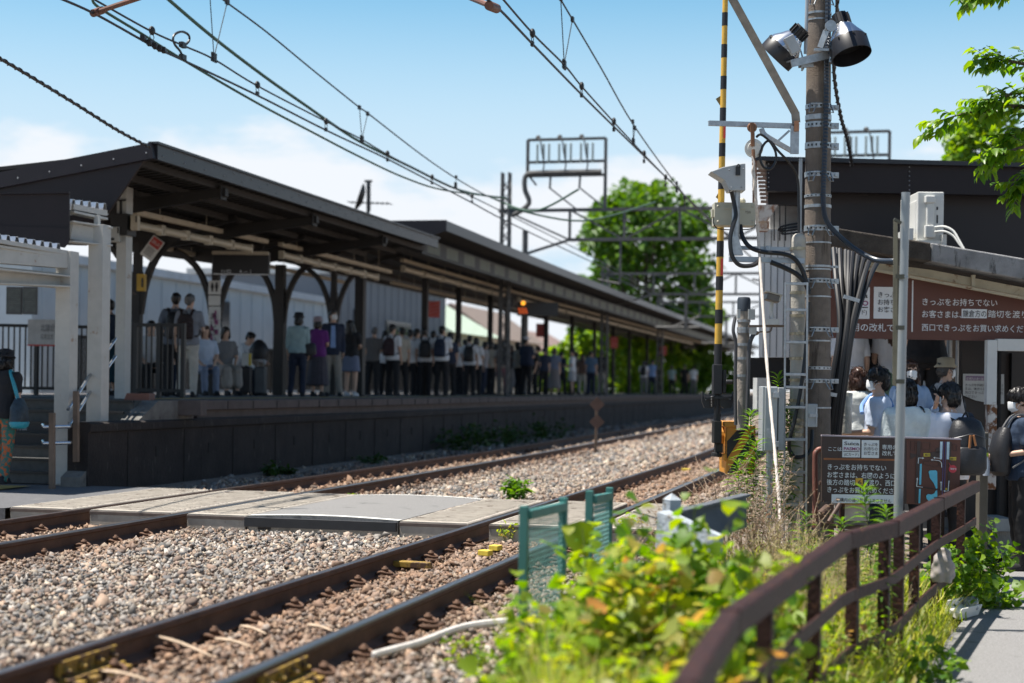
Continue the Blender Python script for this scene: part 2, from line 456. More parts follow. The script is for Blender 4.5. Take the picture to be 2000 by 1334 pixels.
def scatter_stones(name, regions, label):
    """regions: (x0, x1, y0, y1, per m2, size)"""
    VV, FF, CC = [], [], []; off = 0
    pal = np.array([(0.25, 0.225, 0.20), (0.20, 0.19, 0.18), (0.31, 0.245, 0.19), (0.23, 0.165, 0.13), (0.36, 0.325, 0.29), (0.11, 0.105, 0.105), (0.29, 0.205, 0.15), (0.37, 0.31, 0.24), (0.19, 0.145, 0.12)])
    rust = np.array([(0.20, 0.11, 0.062), (0.25, 0.15, 0.09), (0.15, 0.085, 0.05)])
    for (x0, x1, y0, y1, dens, size) in regions:
        N = int((x1 - x0) * (y1 - y0) * dens)
        X = npr.uniform(x0, x1, N); Y = npr.uniform(y0, y1, N)
        for x, y in zip(X, Y):
            c = curve(y)
            if crossing_zone(x + 0.03, y) or crossing_zone(x - 0.03, y): continue
            d = min(abs(x - c - r) for rr in RAILS.values() for r in rr)
            if d < 0.055: continue
            s = size * npr.lognormal(0, 0.34)
            inside = any(rr[0] < x - c < rr[1] for rr in RAILS.values())
            top = -0.125 if not inside else -0.135
            if d < 0.17: top = -0.150; s = min(s, 0.022)
            z = top - npr.uniform(0.0, 0.05) + 0.018 * mnoise.noise(V((x * 1.7, y * 1.7, 3)))
            if x > -1.75 + c: z += ground_z(x, y) + 0.17 + 0.0
            v, f = STONES[npr.integers(len(STONES))]
            q = npr.normal(size=4); q /= np.linalg.norm(q)
            R = np.array(Quaternion(q).to_matrix())
            p = (v * s) @ R.T + (x, y, z)
            VV.append(p); FF.append(f + off); off += len(p)
            nearrust = max(0.0, 1.0 - max(0, d - 0.12) / (0.55 if not inside else 0.9))
            nn = mnoise.noise(V((x * 0.9, y * 0.9, 9)))
            w = min(0.95, nearrust * (0.8 + 0.5 * nn)) * npr.uniform(0.55, 1.0)
            if inside and x > -5: w = max(w, npr.uniform(0.2, 0.85))
            col = pal[npr.integers(len(pal))] * npr.uniform(0.62, 1.35)
            col = col * (1 - w) + rust[npr.integers(3)] * npr.uniform(0.8, 1.5) * w
            CC.append(np.tile(np.append(np.clip(col, 0.02, 0.75), 1.0), (len(p), 1)))
    VV = np.concatenate(VV); FF = np.concatenate(FF); CC = np.concatenate(CC)
    me = np_mesh(name, VV, FF.ravel(), 3, vcol_mat('ballast_stone'))
    a = me.attributes.new('col', 'FLOAT_COLOR', 'POINT'); a.data.foreach_set('color', CC.astype(np.float32).ravel())
    o = link(bpy.data.objects.new(name, me)); tag(o, kind='stuff')
    return o
scatter_stones('ballast', [(-6.5, -1.3, 5.2, 13.6, 1300, 0.0225), (-9.2, -6.5, 9.5, 13.6, 800, 0.024), (-9.25, -1.3, 17.0, 27, 560, 0.031), (-9.6, -2.0, 27, 46, 190, 0.045), (-10.0, -3.0, 46, 75, 60, 0.07)], 'ballast')

RAILPROF = [(-0.0635, -0.153), (0.0635, -0.153), (0.0635, -0.142), (0.020, -0.125), (0.008, -0.115), (0.008, -0.050), (0.030, -0.036), (0.0325, -0.012), (0.026, -0.002), (0.016, 0.0), (-0.016, 0.0), (-0.026, -0.002), (-0.0325, -0.012), (-0.030, -0.036), (-0.008, -0.050), (-0.008, -0.115), (-0.020, -0.125), (-0.0635, -0.142)]
M_rail = mat('rusty_rail_steel', (0.085, 0.040, 0.024), 0.75, 0.0, var=0.3, scale=7, bump=0.15, bscale=60, spots=(0.11, 0.055, 0.03), spot_amt=0.3, spot_scale=5)
M_railtop = mat('polished_rail_head', (0.33, 0.28, 0.26), 0.30, 0.95, var=0.15, scale=2, spots=(0.20, 0.12, 0.08), spot_amt=0.3, spot_scale=3, streak=(6, 0.6, 6))
M_clip = mat('rusty_clip', (0.12, 0.062, 0.036), 0.75, 0.1, var=0.35, scale=20)
M_yel = mat('yellow_paint_on_steel', (0.34, 0.215, 0.035), 0.6, var=0.3, scale=15, spots=(0.085, 0.045, 0.025), spot_amt=0.68, spot_scale=14)
Ys = [-3, 4] + list(np.arange(6, 90, 3.0)) + [100, 120, 150]

def clip_mesh():
    b = MB()
    b.box((0.105, 0, -0.151), (0.15, 0.16, 0.02))                     # base plate
    pts = [(0.045, -0.055, -0.130), (0.085, -0.06, -0.112), (0.125, -0.055, -0.125), (0.150, 0, -0.132), (0.125, 0.055, -0.125), (0.085, 0.06, -0.112), (0.045, 0.055, -0.130)]
    b.tube(smoothpath(pts, 3), 0.011, 6)
    b.cyl((0.10, 0, -0.15), (0.10, 0, -0.075), 0.013, n=8)
    b.lathe([(0.0, 0), (0.026, 0), (0.026, 0.022), (0.0, 0.022)], (0.10, 0, -0.110), n=6)
    b.lathe([(0.0, 0), (0.030, 0), (0.024, 0.012), (0.0, 0.012)], (0.10, 0, -0.135), n=10)
    return b.mesh('rail_clip', M_clip)
CLIP = clip_mesh(); CLIP.polygons.foreach_set('use_smooth', [True] * len(CLIP.polygons))

def track(name, xs, label, clipY):
    t = thing(name, label, 'railway track', ((xs[0] + xs[1]) / 2, 15, -0.16))
    for k, x in enumerate(xs):
        b = MB(); path = [(x + curve(y), y, 0) for y in Ys]
        b.sweep(RAILPROF, path)
        n = len(RAILPROF)
        for i, f in enumerate(b.f):
            if len(f) == 4 and (f[0] % n) in (8, 9, 10, 7 if k else 11): b.mi[i] = 1
        b.build('rail', [M_rail, M_railtop], t, smooth=True)
    inv = ORIG[t.name].inverted()
    for x, y0, y1 in clipY:
        y = y0
        while y < y1:
            if not (13.4 < y < 17.2):
                o = link(bpy.data.objects.new('rail_clip', CLIP)); o.parent = t
                o.location = inv @ V((x + curve(y), y, 0))
                o.rotation_euler = (0, 0, rnd.uniform(-0.12, 0.12)); o.scale = (1, 1, rnd.uniform(0.9, 1.15))
            y += 0.58 + rnd.uniform(-0.03, 0.03)
    return t
near_track = track('railway_track', RAILS['near'], 'rusty pair of rails nearest the green fence panels, with yellow joint bars', [(-3.68, 5.6, 30), (-2.70, 5.2, 26)])
far_track = track('railway_track', RAILS['far'], 'pair of rails running along the foot of the dark platform wall', [(-7.68, 10.5, 34), (-6.62, 10.0, 34)])
for x, y in ((-3.68, 6.62), (-2.70, 6.62)):
    b = MB()
    b.box((x + 0.022, y, -0.075), (0.028, 0.52, 0.085)); b.box((x + 0.050, y, -0.118), (0.085, 0.52, 0.022)); b.box((x + 0.036, y, -0.036), (0.03, 0.50, 0.012))
    for k in (-0.22, -0.08, 0.08, 0.22):
        b.lathe([(0, 0), (0.022, 0), (0.022, 0.02), (0.011, 0.02), (0.011, 0.04), (0, 0.04)], (x + 0.034, y + k, -0.078), (1, 0, 0), 6)
        b.box((x + 0.11, y + k, -0.135), (0.05, 0.06, 0.03))
    b.build('joint_bar', M_yel, near_track, bevel=0.004, label='yellow painted joint bar bolted to the rail web')

# ---------------------------------------------------------------- the crossing
M_asph = mat('asphalt', (0.105, 0.105, 0.11), 0.92, var=0.22, scale=30, bump=0.35, bscale=250, spots=(0.17, 0.165, 0.16), spot_amt=0.3, spot_scale=3)
M_asph2 = mat('worn_asphalt', (0.22, 0.215, 0.21), 0.92, var=0.3, scale=80, bump=0.6, bscale=300, spots=(0.10, 0.10, 0.10), spot_amt=0.4, spot_scale=2.5)
M_panel = mat('concrete_panel', (0.35, 0.315, 0.27), 0.9, var=0.22, scale=5, bump=0.3, bscale=120, spots=(0.17, 0.14, 0.115), spot_amt=0.42, spot_scale=7)
M_wline = mat('worn_white_line', (0.60, 0.60, 0.57), 0.8, var=0.15, scale=30, spots=(0.2, 0.2, 0.2), spot_amt=0.35, spot_scale=25)
CY0, CY1 = 13.72, 16.85
def panel(x0, x1, label, y0=CY0, y1=CY1, z=0.0):
    b = MB()
    ch = 0.10
    poly = [(x0, y0, -0.20), (x0, y0, z - 0.012), (x0 + 0.012, y0, z), (x1 - 0.012, y0, z), (x1, y0, z - 0.012), (x1, y0, -0.20)]
    b.prism(poly, (0, y1 - y0, 0))
    # fine cross grooves across the tread
    M2 = mat('panel_steel_edge', (0.13, 0.10, 0.085), 0.7, 0.3, var=0.3)
    b.m(1).box(((x0 + x1) / 2, y0 + 0.02, z - 0.03), (x1 - x0 + 0.006, 0.05, 0.03))
    y = y0 + 0.16
    b.m(2)
    while y < y1 - 0.1:
        b.box(((x0 + x1) / 2, y, z + 0.003), (x1 - x0 - 0.08, 0.035, 0.006)); y += 0.11
    return b.build('crossing_plate', [M_panel, M2, M_panel], label=label, cat='crossing panel', group='concrete panels of the track crossing', bevel=0.006)
panel(-8.42, -7.76, 'ribbed concrete crossing panel beside the rail under the platform wall')
panel(-7.56, -6.70, 'wide pale ribbed crossing panel between the two rails of the platform track')
panel(-6.54, -5.95, 'ribbed crossing panel where the grey asphalt strip meets the platform track', z=-0.004)
panel(-4.42, -3.77, 'pale crossing panel left of the rail beside the short asphalt strip', z=-0.004)
panel(-3.57, -2.83, 'concrete crossing panel between the rails behind the first green mesh panel')
panel(-2.61, -1.75, 'concrete crossing panel behind the green mesh panels, towards the weeds')

def walkway():
    # asphalt filling between the panels, one strip, slightly crowned, with a white edge line and a kerb
    b = MB()
    n = 14
    x0, x1 = -5.93, -4.44
    for i in range(n):
        a = x0 + (x1 - x0) * i / n; c = x0 + (x1 - x0) * (i + 1) / n
        za = -0.008 + 0.02 * math.sin(math.pi * i / n); zc = -0.008 + 0.02 * math.sin(math.pi * (i + 1) / n)
        b.add([(a, CY0 + 0.02, za), (c, CY0 + 0.02, zc), (c, CY1 - 0.02, zc), (a, CY1 - 0.02, za)], [(0, 1, 2, 3)])
        b.add([(a, CY0 + 0.02, -0.2), (c, CY0 + 0.02, -0.2), (c, CY0 + 0.02, zc), (a, CY0 + 0.02, za)], [(0, 1, 2, 3)])
    b.m(1)
    for (ya, yb) in ((CY0 + 0.03, CY0 + 0.14), (CY1 - 0.12, CY1 - 0.04)):
        for i in range(n):
            a = x0 + (x1 - x0) * i / n; c = x0 + (x1 - x0) * (i + 1) / n
            za = -0.004 + 0.02 * math.sin(math.pi * i / n); zc = -0.004 + 0.02 * math.sin(math.pi * (i + 1) / n)
            b.add([(a, ya, za), (c, ya, zc), (c, yb, zc), (a, yb, za)], [(0, 1, 2, 3)])
    b.m(2)
    b.box(((x0 + x1) / 2, CY0 - 0.03, -0.06), (x1 - x0, 0.06, 0.085))
    b.build('crossing_walkway', [M_asph2, M_wline, mat('dark_kerb_rubber', (0.03, 0.03, 0.032), 0.7)], kind='structure', fix=False)
    # asphalt apron in front of the stairs
    b = MB()
    b.add([(-16.0, 13.3, -0.06), (-8.44, 13.66, -0.010), (-8.44, 17.0, -0.010), (-16.0, 17.0, -0.02)], [(0, 1, 2, 3)])
    b.add([(-16.0, 13.3, -0.30), (-8.44, 13.66, -0.30), (-8.44, 13.66, -0.010), (-16.0, 13.3, -0.06)], [(0, 1, 2, 3)])
    b.m(1).add([(-16.0, 15.9, -0.020), (-9.9, 15.9, -0.004), (-9.9, 16.55, -0.002), (-16.0, 16.55, -0.018)], [(0, 1, 2, 3)])
    b.build('crossing_apron', [M_asph, mat('yellow_tactile_paving', (0.42, 0.30, 0.09), 0.85, var=0.25, scale=40, bump=0.8, bscale=70)], kind='structure', fix=False)
walkway()

# small things lying on the ballast
def block(x, y, d, w, h, l, m, label, cat, name, rz=0.2, bolts=0):
    p = D(x, y, d); b = MB()
    b.box(p + V((0, 0, h / 2)), (w, l, h), rz)
    if bolts:
        for k in range(bolts):
            q = p + Matrix.Rotation(rz, 3, 'Z') @ V((w * ((k + 0.5) / bolts - 0.5), -l / 2, h / 2))
            b.box(q, (w / bolts * 0.35, 0.02, h * 0.8), rz)
            b.box(p + Matrix.Rotation(rz, 3, 'Z') @ V((w * ((k + 0.5) / bolts - 0.5), 0, h + 0.004)), (w / bolts * 0.5, l * 0.8, 0.012), rz)
    return b.build(name, m, label=label, cat=cat, bevel=0.006)
M_brick = mat('red_brown_block', (0.16, 0.07, 0.05), 0.85, var=0.3, scale=20, bump=0.4)
M_yelblk = mat('yellow_marker_paint', (0.70, 0.52, 0.06), 0.6, var=0.15, scale=14, spots=(0.35, 0.22, 0.06), spot_amt=0.3, spot_scale=20)
p = onz(562, 1027, -0.12); dd = (p - CAMP).dot(FW)
block(562, 1027, dd, 0.19, 0.075, 0.12, M_brick, 'ridged red brown block on the ballast by the asphalt strip', 'block', 'ridged_block', 0.1, 4)
p = onz(523, 1033, -0.13); dd = (p - CAMP).dot(FW)
b = MB(); b.box(p + V((0, 0, 0.03)), (0.17, 0.1, 0.06), 0.1); b.m(1).box(p + V((0.02, 0, 0.072)), (0.08, 0.07, 0.024), 0.1)
b.build('cable_trough', [mat('dark_kerb_rubber', (0.03, 0.03, 0.032), 0.7), M_yelblk], label='dark trough block with a yellow cap on the ballast', cat='track marker', bevel=0.005)
for (x, y, w, lab) in ((948, 1085, 0.10, 'small yellow block between the near rails, close to the crossing panel'), (968, 1075, 0.09, 'second yellow block between the near rails, the farther of the pair'), (805, 1108, 0.30, 'rust and yellow steel plate lying between the near rails'), (1340, 920, 0.14, 'yellow block between the near rails beside the dry weeds')):
    p = onz(x, y, -0.13); dd = (p - CAMP).dot(FW)
    block(x, y, dd, w, 0.045, 0.08, M_yelblk if w < 0.2 else M_yel, lab, 'track marker', 'track_marker', rnd.uniform(-0.3, 0.3))
# pale conduit and bleached sticks
pts = [onz(x, y, -0.10) for x, y in ((728, 1280), (765, 1270), (820, 1255), (880, 1232), (930, 1220), (1008, 1213))]
b = MB(); b.tube(smoothpath(pts, 5), [0.012] + [0.022] * 20 + [0.024] * 5, 8)
b.build('conduit_pipe', mat('bleached_plastic', (0.60, 0.56, 0.52), 0.6, var=0.2, scale=12, spots=(0.3, 0.2, 0.14), spot_amt=0.3, spot_scale=9), smooth=True, label='pale flexible conduit lying on the ballast by the green post', cat='conduit')
M_stick = mat('bleached_wood', (0.50, 0.38, 0.27), 0.85, var=0.25, scale=14, bump=0.3)
for i, (a, c, lab) in enumerate((((305, 1242), (415, 1282), 'bleached stick leaning from the rail between the near rails'), ((420, 1247), (490, 1262), 'splintered pale wood sliver between the near rails'), ((470, 1222), (520, 1238), 'pale wood chip beside the row of rail clips'), ((600, 1040 + 180), (650, 1232), 'whitish splinter near the middle of the near track'), ((200, 1310), (290, 1328), 'long pale splinter near the yellow joint bar'))):
    z0 = -0.06 if i == 0 else -0.10
    pa, pc = onz(*a, z0), onz(*c, -0.105)
    b = MB(); b.tube(smoothpath([pa, (pa * 0.6 + pc * 0.4) + V((0.008, 0.012, 0.004)), pc], 3), [0.005, 0.009, 0.011, 0.010, 0.008, 0.006, 0.003][:7], 5)
    b.build('wood_stick', M_stick, smooth=True, label=lab, cat='stick', group='bleached sticks on the track bed')
# path
def build_path():
    b = MB(); ys = np.linspace(-2, 16.6, 40); 
    for ya, yb in zip(ys, ys[1:]):
        b.add([(fence_x(ya) + 0.12, ya, -0.42), (9, ya, -0.42), (9, yb, -0.42), (fence_x(yb) + 0.12, yb, -0.42)], [(0, 1, 2, 3)])
        b.add([(fence_x(ya) + 0.12, ya, -0.5), (fence_x(ya) + 0.12, ya, -0.42), (fence_x(yb) + 0.12, yb, -0.42), (fence_x(yb) + 0.12, yb, -0.5)], [(0, 1, 2, 3)])
    b.add([(-1.7, 16.6, -0.42), (12, 16.6, -0.42), (12, 30, -0.42), (-1.7, 30, -0.42)], [(0, 1, 2, 3)])
    b.build('path', mat('path_asphalt', (0.235, 0.23, 0.228), 0.92, var=0.38, scale=90, bump=0.7, bscale=160, spots=(0.15, 0.145, 0.145), spot_amt=0.36, spot_scale=3.5), kind='structure', fix=False)
build_path()
# ---------------------------------------------------------------- platform, stairs
EX = -9.35
M_wall = mat('shade_dark_platform_wall', (0.021, 0.016, 0.015), 0.92, var=0.45, scale=2.2, bump=0.5, bscale=25, spots=(0.085, 0.073, 0.066), spot_amt=0.34, spot_scale=5, streak=(2.2, 2.2, 0.5))  # shade of the track-side face put into a near-black colour, with paler scuffs
M_cop = mat('coping_concrete', (0.10, 0.08, 0.074), 0.9, var=0.25, scale=4, bump=0.3, spots=(0.09, 0.08, 0.075), spot_amt=0.35, spot_scale=4)
M_deck = mat('platform_asphalt', (0.12, 0.115, 0.115), 0.9, var=0.15, scale=5)
M_tact = mat('tactile_yellow', (0.40, 0.28, 0.08), 0.85, var=0.2, scale=20)
PY = [16.9, 20.04] + list(np.arange(23, 96, 3.0)) + [110, 140]
def cx(x, y): return x + curve(y)
plat = thing('station_platform', 'long raised platform with a shaded dark concrete face and pale coping', 'railway platform', (-12, 40, 0))
b = MB()
b.sweep([(-6.2, -0.4), (0, -0.4), (0, 0.62), (0.035, 0.64), (0.035, 0.73), (0, 0.75), (-6.2, 0.75)], [(cx(EX, y), y, 0) for y in PY[1:]])
b.sweep([(-0.27, -0.4), (0, -0.4), (0, 0.62), (0.035, 0.64), (0.035, 0.73), (0, 0.75), (-0.27, 0.75)], [(EX, 16.9, 0), (EX, 20.035, 0)])
for i in range(34):                                            # shallow joints and weep holes in the wall face
    y = 17.9 + i * 1.6
    b.m(1).box((cx(EX, y) + 0.003, y, 0.26), (0.012, 0.03, 0.70))
    b.box((cx(EX, y + 0.8) + 0.002, y + 0.8, 0.34), (0.012, 0.09, 0.14))
b.build('retaining_wall', [M_wall, mat('wall_joint', (0.02, 0.018, 0.017), 0.95)], plat)
b = MB(); b.sweep([(-6.2, 0.752), (-0.07, 0.752), (-0.07, 0.86), (0.0, 0.87), (0.0, 0.985), (-0.015, 1.0), (-6.2, 1.0)], [(cx(EX, y), y, 0) for y in PY[1:]])
for i in range(60):
    y = 20.9 + i * 0.92
    b.m(1).box((cx(EX, y) + 0.001, y, 0.93), (0.008, 0.018, 0.12))
b.m(0).prism([(EX - 6.2, 18.75, 0.752), (EX - 0.55, 18.75, 0.752), (EX - 0.55, 18.75, 0.998), (EX - 6.2, 18.75, 0.998)], (0, 1.29, 0))
b.build('deck_slab', [M_cop, mat('wall_joint', (0.02, 0.018, 0.017), 0.95)], plat)
b = MB(); b.sweep([(-6.2, 1.004), (-0.3, 1.004), (-0.3, 1.006), (-6.2, 1.006)], [(cx(EX, y), y, 0) for y in PY[1:]]); b.build('deck_surface', M_deck, plat)
b = MB(); b.sweep([(-1.05, 1.008), (-0.72, 1.008), (-0.72, 1.011), (-1.05, 1.011)], [(cx(EX, y), y, 0) for y in PY[1:]]); b.build('tactile_strip', M_tact, plat)
for (xa, xb, ya, yb, dep, m, lab) in ((292, 326, 788, 813, 21.1, M_wall, None), (326, 393, 781, 812, 21.0, M_cop, 'pale grey concrete block')):
    b = MB(); a = D(xa, yb, dep); c = D(xb, ya, dep); b.box((a + c) / 2 + FW * 0.2, (px(xb - xa, dep), 0.4, px(yb - ya, dep)), PSI); b.build('coping_block', m, plat, bevel=0.012, label=lab)

# stairs
st = thing('platform_stairs', 'dark grey stairs with black nosings climbing to the platform end', 'stairs', (-11.5, 17, 0))
b = MB(); n = 7; r = 1.0 / n
M_step = mat('stair_concrete', (0.075, 0.075, 0.072), 0.9, var=0.2, scale=12, bump=0.3, bscale=90)
for i in range(n):
    b.m(0).box((-12.9, 16.95 + 0.26 * i + (20.0 - 16.95 - 0.26 * i) / 2, r * (i + 0.5)), (6.6, 20.0 - 16.95 - 0.26 * i, r))
    b.m(1).box((-12.9, 16.955 + 0.26 * i, r * (i + 1) - 0.012), (6.6, 0.05, 0.032))
b.build('steps', [M_step, mat('black_nosing', (0.015, 0.015, 0.016), 0.6)], st)
b = MB()
M_txt = mat('pale_lettering', (0.5, 0.5, 0.5), 0.7)
for row, s in ((4, '千葉  方面'), (3, 'ライン')):
    b.m(0).box((-10.75, 16.945 + 0.26 * row, r * (row + 0.45)), (1.3, 0.008, r * 0.72))
    text_mesh(b.m(1), s, (-11.15 if row == 4 else -11.2, 16.940 + 0.26 * row, r * (row + 0.25)), (1, 0, 0), (0, 0, 1), 0.075)
b.build('riser_notice', [mat('black_sheet', (0.012, 0.012, 0.014), 0.6), M_txt], st)
M_stringer = mat('mossy_stringer', (0.15, 0.145, 0.135), 0.95, var=0.3, scale=6, bump=0.4, spots=(0.05, 0.05, 0.045), spot_amt=0.4, spot_scale=8)
b = MB(); b.prism([(-9.62, 16.75, -0.08), (-9.62, 16.75, 0.10), (-9.62, 18.75, 1.0), (-9.62, 19.8, 1.0), (-9.62, 19.8, -0.08)], (0.255, 0, 0))
b.build('stringer_wall', M_stringer, st)
M_chrome = mat('stainless_tube', (0.55, 0.56, 0.58), 0.25, 0.95, var=0.05)
M_brnpost = mat('brown_post', (0.14, 0.10, 0.075), 0.5, 0.3, var=0.2)
hr = thing('stair_handrail', 'shiny double handrail rising along the stairs on brown posts', 'handrail', D(120, 940, 18.6))
b = MB()
for dy in (0, 34): b.tube([D(133, 800 + dy, 18.5), D(176, 733 + dy, 19.3), D(226, 662 + dy, 20.2)], 0.02, 10)
for (y) in (834, 866): b.tube([D(84, y - 4, 18.35), D(86, y, 18.2), D(136, y - 1, 18.25), D(138, y - 2, 18.45)], 0.022, 10)
b.build('rail_tube', M_chrome, hr, smooth=True)
b = MB(); b.bar(D(149, 902, 18.55), D(149, 764, 18.55), 0.065, 0.05); b.bar(D(102, 962, 18.2), D(102, 806, 18.2), 0.065, 0.05); b.build('post', M_brnpost, hr, bevel=0.004)
# reddish hydrant housing on the platform corner
b = MB(); b.prism([D(229, 812, 20.6), D(247, 768, 20.6), D(291, 768, 20.6), D(291, 808, 20.6)], FW * 0.35)
b.build('hydrant_box', mat('faded_red_brown_paint', (0.20, 0.085, 0.06), 0.7, var=0.15, spots=(0.3, 0.26, 0.22), spot_amt=0.2), label='faded red brown slanted box on the platform corner ledge', cat='hydrant box', bevel=0.01)

# ---------------------------------------------------------------- canopies
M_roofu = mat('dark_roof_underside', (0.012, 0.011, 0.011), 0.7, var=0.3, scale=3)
M_fascia = mat('dark_fascia_sheet', (0.016, 0.016, 0.021), 0.38, 0.1, var=0.1, scale=1.2)
M_beam = mat('dark_brown_beam', (0.010, 0.008, 0.0075), 0.6, var=0.3, scale=5, spots=(0.10, 0.06, 0.04), spot_amt=0.25, spot_scale=9)
M_lit = mat('lit_grey_green_panel', (0.12, 0.13, 0.105), 0.7, var=0.2)  # brighter grey-green puts the light on these panels into the colour
def roof_z(X, ze, xe, xv, zv): return ze + (zv - ze) * (xe - X) / (xe - xv)
def column(parent, X, Y, ztop, arms=True, w=0.20, m=None):
    b = MB(); x = cx(X, Y)
    if arms:
        b.box((x, Y, 1.0 + (ztop - 1.9) / 2), (w, w * 0.9, ztop - 1.9))
        for s in (-1, 1):
            pts = [(x + s * w * 0.35, Y, ztop - 1.6), (x + s * 0.16, Y, ztop - 1.05), (x + s * 0.42, Y, ztop - 0.55), (x + s * 0.95, Y, ztop - 0.22), (x + s * 1.75, Y, ztop - 0.03)]
            b.sweep([(-0.05, -0.055), (0.05, -0.055), (0.05, 0.055), (-0.05, 0.055)], smoothpath(pts, 4), up=(0, 1, 0))
        b.box((x, Y, ztop - 0.85), (w * 0.85, w * 0.8, 0.9))
    else:
        b.box((x, Y, 1.0 + (ztop - 1.0) / 2), (w, w, ztop - 1.0))
        b.box((x, Y, 1.02), (w * 1.5, w * 1.5, 0.04))
    return b.build('column', m or M_beam, parent, bevel=0.008)

can = thing('platform_canopy', 'nearer dark canopy with a deep gable fascia over the stairs end', 'platform canopy', (-12.3, 24, 1.0))
xe, ze, xv, zv = -9.2, 4.20, -12.3, 3.95
Y0, Y1 = 18.2, 30.7
b = MB()
b.sweep([(0, 0), (0, -0.05), (xv - xe, zv - ze - 0.05), (2 * (xv - xe), -0.05), (2 * (xv - xe), 0), (xv - xe, zv - ze)], [(xe, Y0, ze), (xe, Y1, ze)])
n = 62
for i in range(n):                                             # corrugations running down the slope
    y = Y0 + 0.12 + (Y1 - Y0 - 0.2) * i / n
    for (xa, za, xb, zb) in ((xe - 0.05, ze, xv, zv), (xv, zv, 2 * xv - xe, ze)):
        b.m(1).bar((xa, y, za - 0.065), (xb, y, zb - 0.065), 0.09, 0.04)
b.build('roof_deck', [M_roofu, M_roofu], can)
b = MB()
for k in range(10):
    X = xe - 0.25 - k * 0.62
    z = ze + (zv - ze) * min(1, (xe - X) / (xe - xv)) if X > xv else zv + (ze - zv) * (xv - X) / (xe - xv)
    b.box((X, (Y0 + Y1) / 2, z - 0.13), (0.06, Y1 - Y0 - 0.1, 0.09))
b.build('purlin', mat('roof_purlin', (0.021, 0.018, 0.017), 0.7, var=0.3), can)
for Y in (20.6, 24.2, 27.8):
    b = MB()
    b.prism([(xe - 0.1, Y, ze - 0.18), (xe - 0.1, Y, ze - 0.30), (xv, Y, zv - 0.48), (2 * xv - xe, Y, ze - 0.30), (2 * xv - xe, Y, ze - 0.18), (xv, Y, zv - 0.18)], (0, 0.11, 0))
    b.box((xe - 0.16, Y + 0.055, ze - 0.25), (0.03, 0.2, 0.2))
    b.build('cross_beam', M_beam, can, bevel=0.006)
b = MB(); b.box((xe + 0.025, (Y0 + Y1) / 2, ze - 0.03), (0.05, Y1 - Y0, 0.20))
b.box((xe + 0.01, (Y0 + Y1) / 2, ze + 0.075), (0.14, Y1 - Y0 + 0.1, 0.03))
for i in range(40): b.m(1).ell((xe + 0.052, Y0 + 0.15 + i * (Y1 - Y0 - 0.3) / 39, ze - 0.02 + (0.03 if i % 2 else -0.05)), 0.011, 6, 4)
b.build('eave_fascia', [M_fascia, M_galv()], can)
# gable end: tapering dark sheet with a capping flashing
b = MB()
zl = lambda X: ze + (zv - ze) * (xe - X) / (xe - xv)
xl = -15.4
def gz(x, y): p = ony(x, y, Y0); return (p.x, Y0, p.z)
A = [gz(300, 291), gz(170, 480), gz(-60, 473), gz(-60, 362)]
b.prism(A, (0, -0.04, 0))
b.build('gable_panel', M_dark(), can)
b = MB(); a, c = V(gz(304, 291)), V(gz(-60, 362)); b.bar(a + V((0, -0.05, -0.03)), c + V((0, -0.05, -0.03)), 0.09, 0.2)
for k in range(6): b.m(1).ell(a.lerp(c, 0.03 + k * 0.17) + V((0, -0.097, -0.05)), 0.012, 6, 4)
b.build('gable_flashing', [mat('gable_flashing_sheet', (0.014, 0.011, 0.015), 0.45, var=0.1, spec=0.3), M_galv()], can)
COLX = -12.3
for x in (266, 420, 550):
    p = onx(x, 770, COLX); column(can, COLX, p.y, 3.98 if p.y < 30 else 4.1, True, 0.22 if x == 550 else 0.15)

can2 = thing('platform_canopy', 'farther canopy running away along the platform on many columns', 'platform canopy', (-12.5, 60, 1.0))
EV = [onx(870, 437, -9.0), onx(980, 482, -9.12), onx(1090, 524, -9.25), onx(1210, 570, -9.4), onx(1300, 606, -9.5), onx(1390, 645, -9.65), onx(1420, 657, -9.75), onx(1452, 668, -9.95), onx(1486, 680, -10.2)]
EV = [V((p.x, p.y, 4.58)) for p in EV]
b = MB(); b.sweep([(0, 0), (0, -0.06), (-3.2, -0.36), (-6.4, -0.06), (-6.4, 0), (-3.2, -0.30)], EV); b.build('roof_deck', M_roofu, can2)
b = MB(); b.sweep([(0, 0.05), (0.03, 0.05), (0.03, -0.16), (0, -0.16)], EV); b.build('eave_fascia', M_fascia, can2)
b = MB(); b.sweep([(-0.52, -0.28), (-0.49, -0.28), (-0.49, -0.62), (-0.52, -0.62)], EV)
b.build('inner_fascia', M_beam, can2)
b = MB(); i = 0; y = EV[0].y + 0.8
while y < 100:
    s = EV[0]
    for p, q in zip(EV, EV[1:]):
        if p.y <= y <= q.y: s = p.lerp(q, (y - p.y) / (q.y - p.y))
    b.box((s.x - 0.486, y, 4.58 - 0.44), (0.01, 1.05, 0.24)); y += 1.55
b.build('fascia_panel', M_lit, can2)
b = MB()
for k in (-0.8, -1.6, -2.4, -3.2, -4.2, -5.2): b.sweep([(k, -0.42), (k + 0.07, -0.42), (k + 0.07, -0.30), (k, -0.30)], EV)
b.build('purlin', M_beam, can2)
b = MB(); a = EV[0]; b.prism([(a.x + 0.03, a.y, 4.64), (a.x + 0.03, a.y, 4.42), (a.x - 0.9, a.y, 4.12), (a.x - 6.4, a.y, 4.2), (a.x - 6.4, a.y, 4.64)], (0, -0.04, 0))
b.build('gable_panel', mat('gable_flashing_sheet', (0.014, 0.011, 0.015), 0.45, var=0.1, spec=0.3), can2)
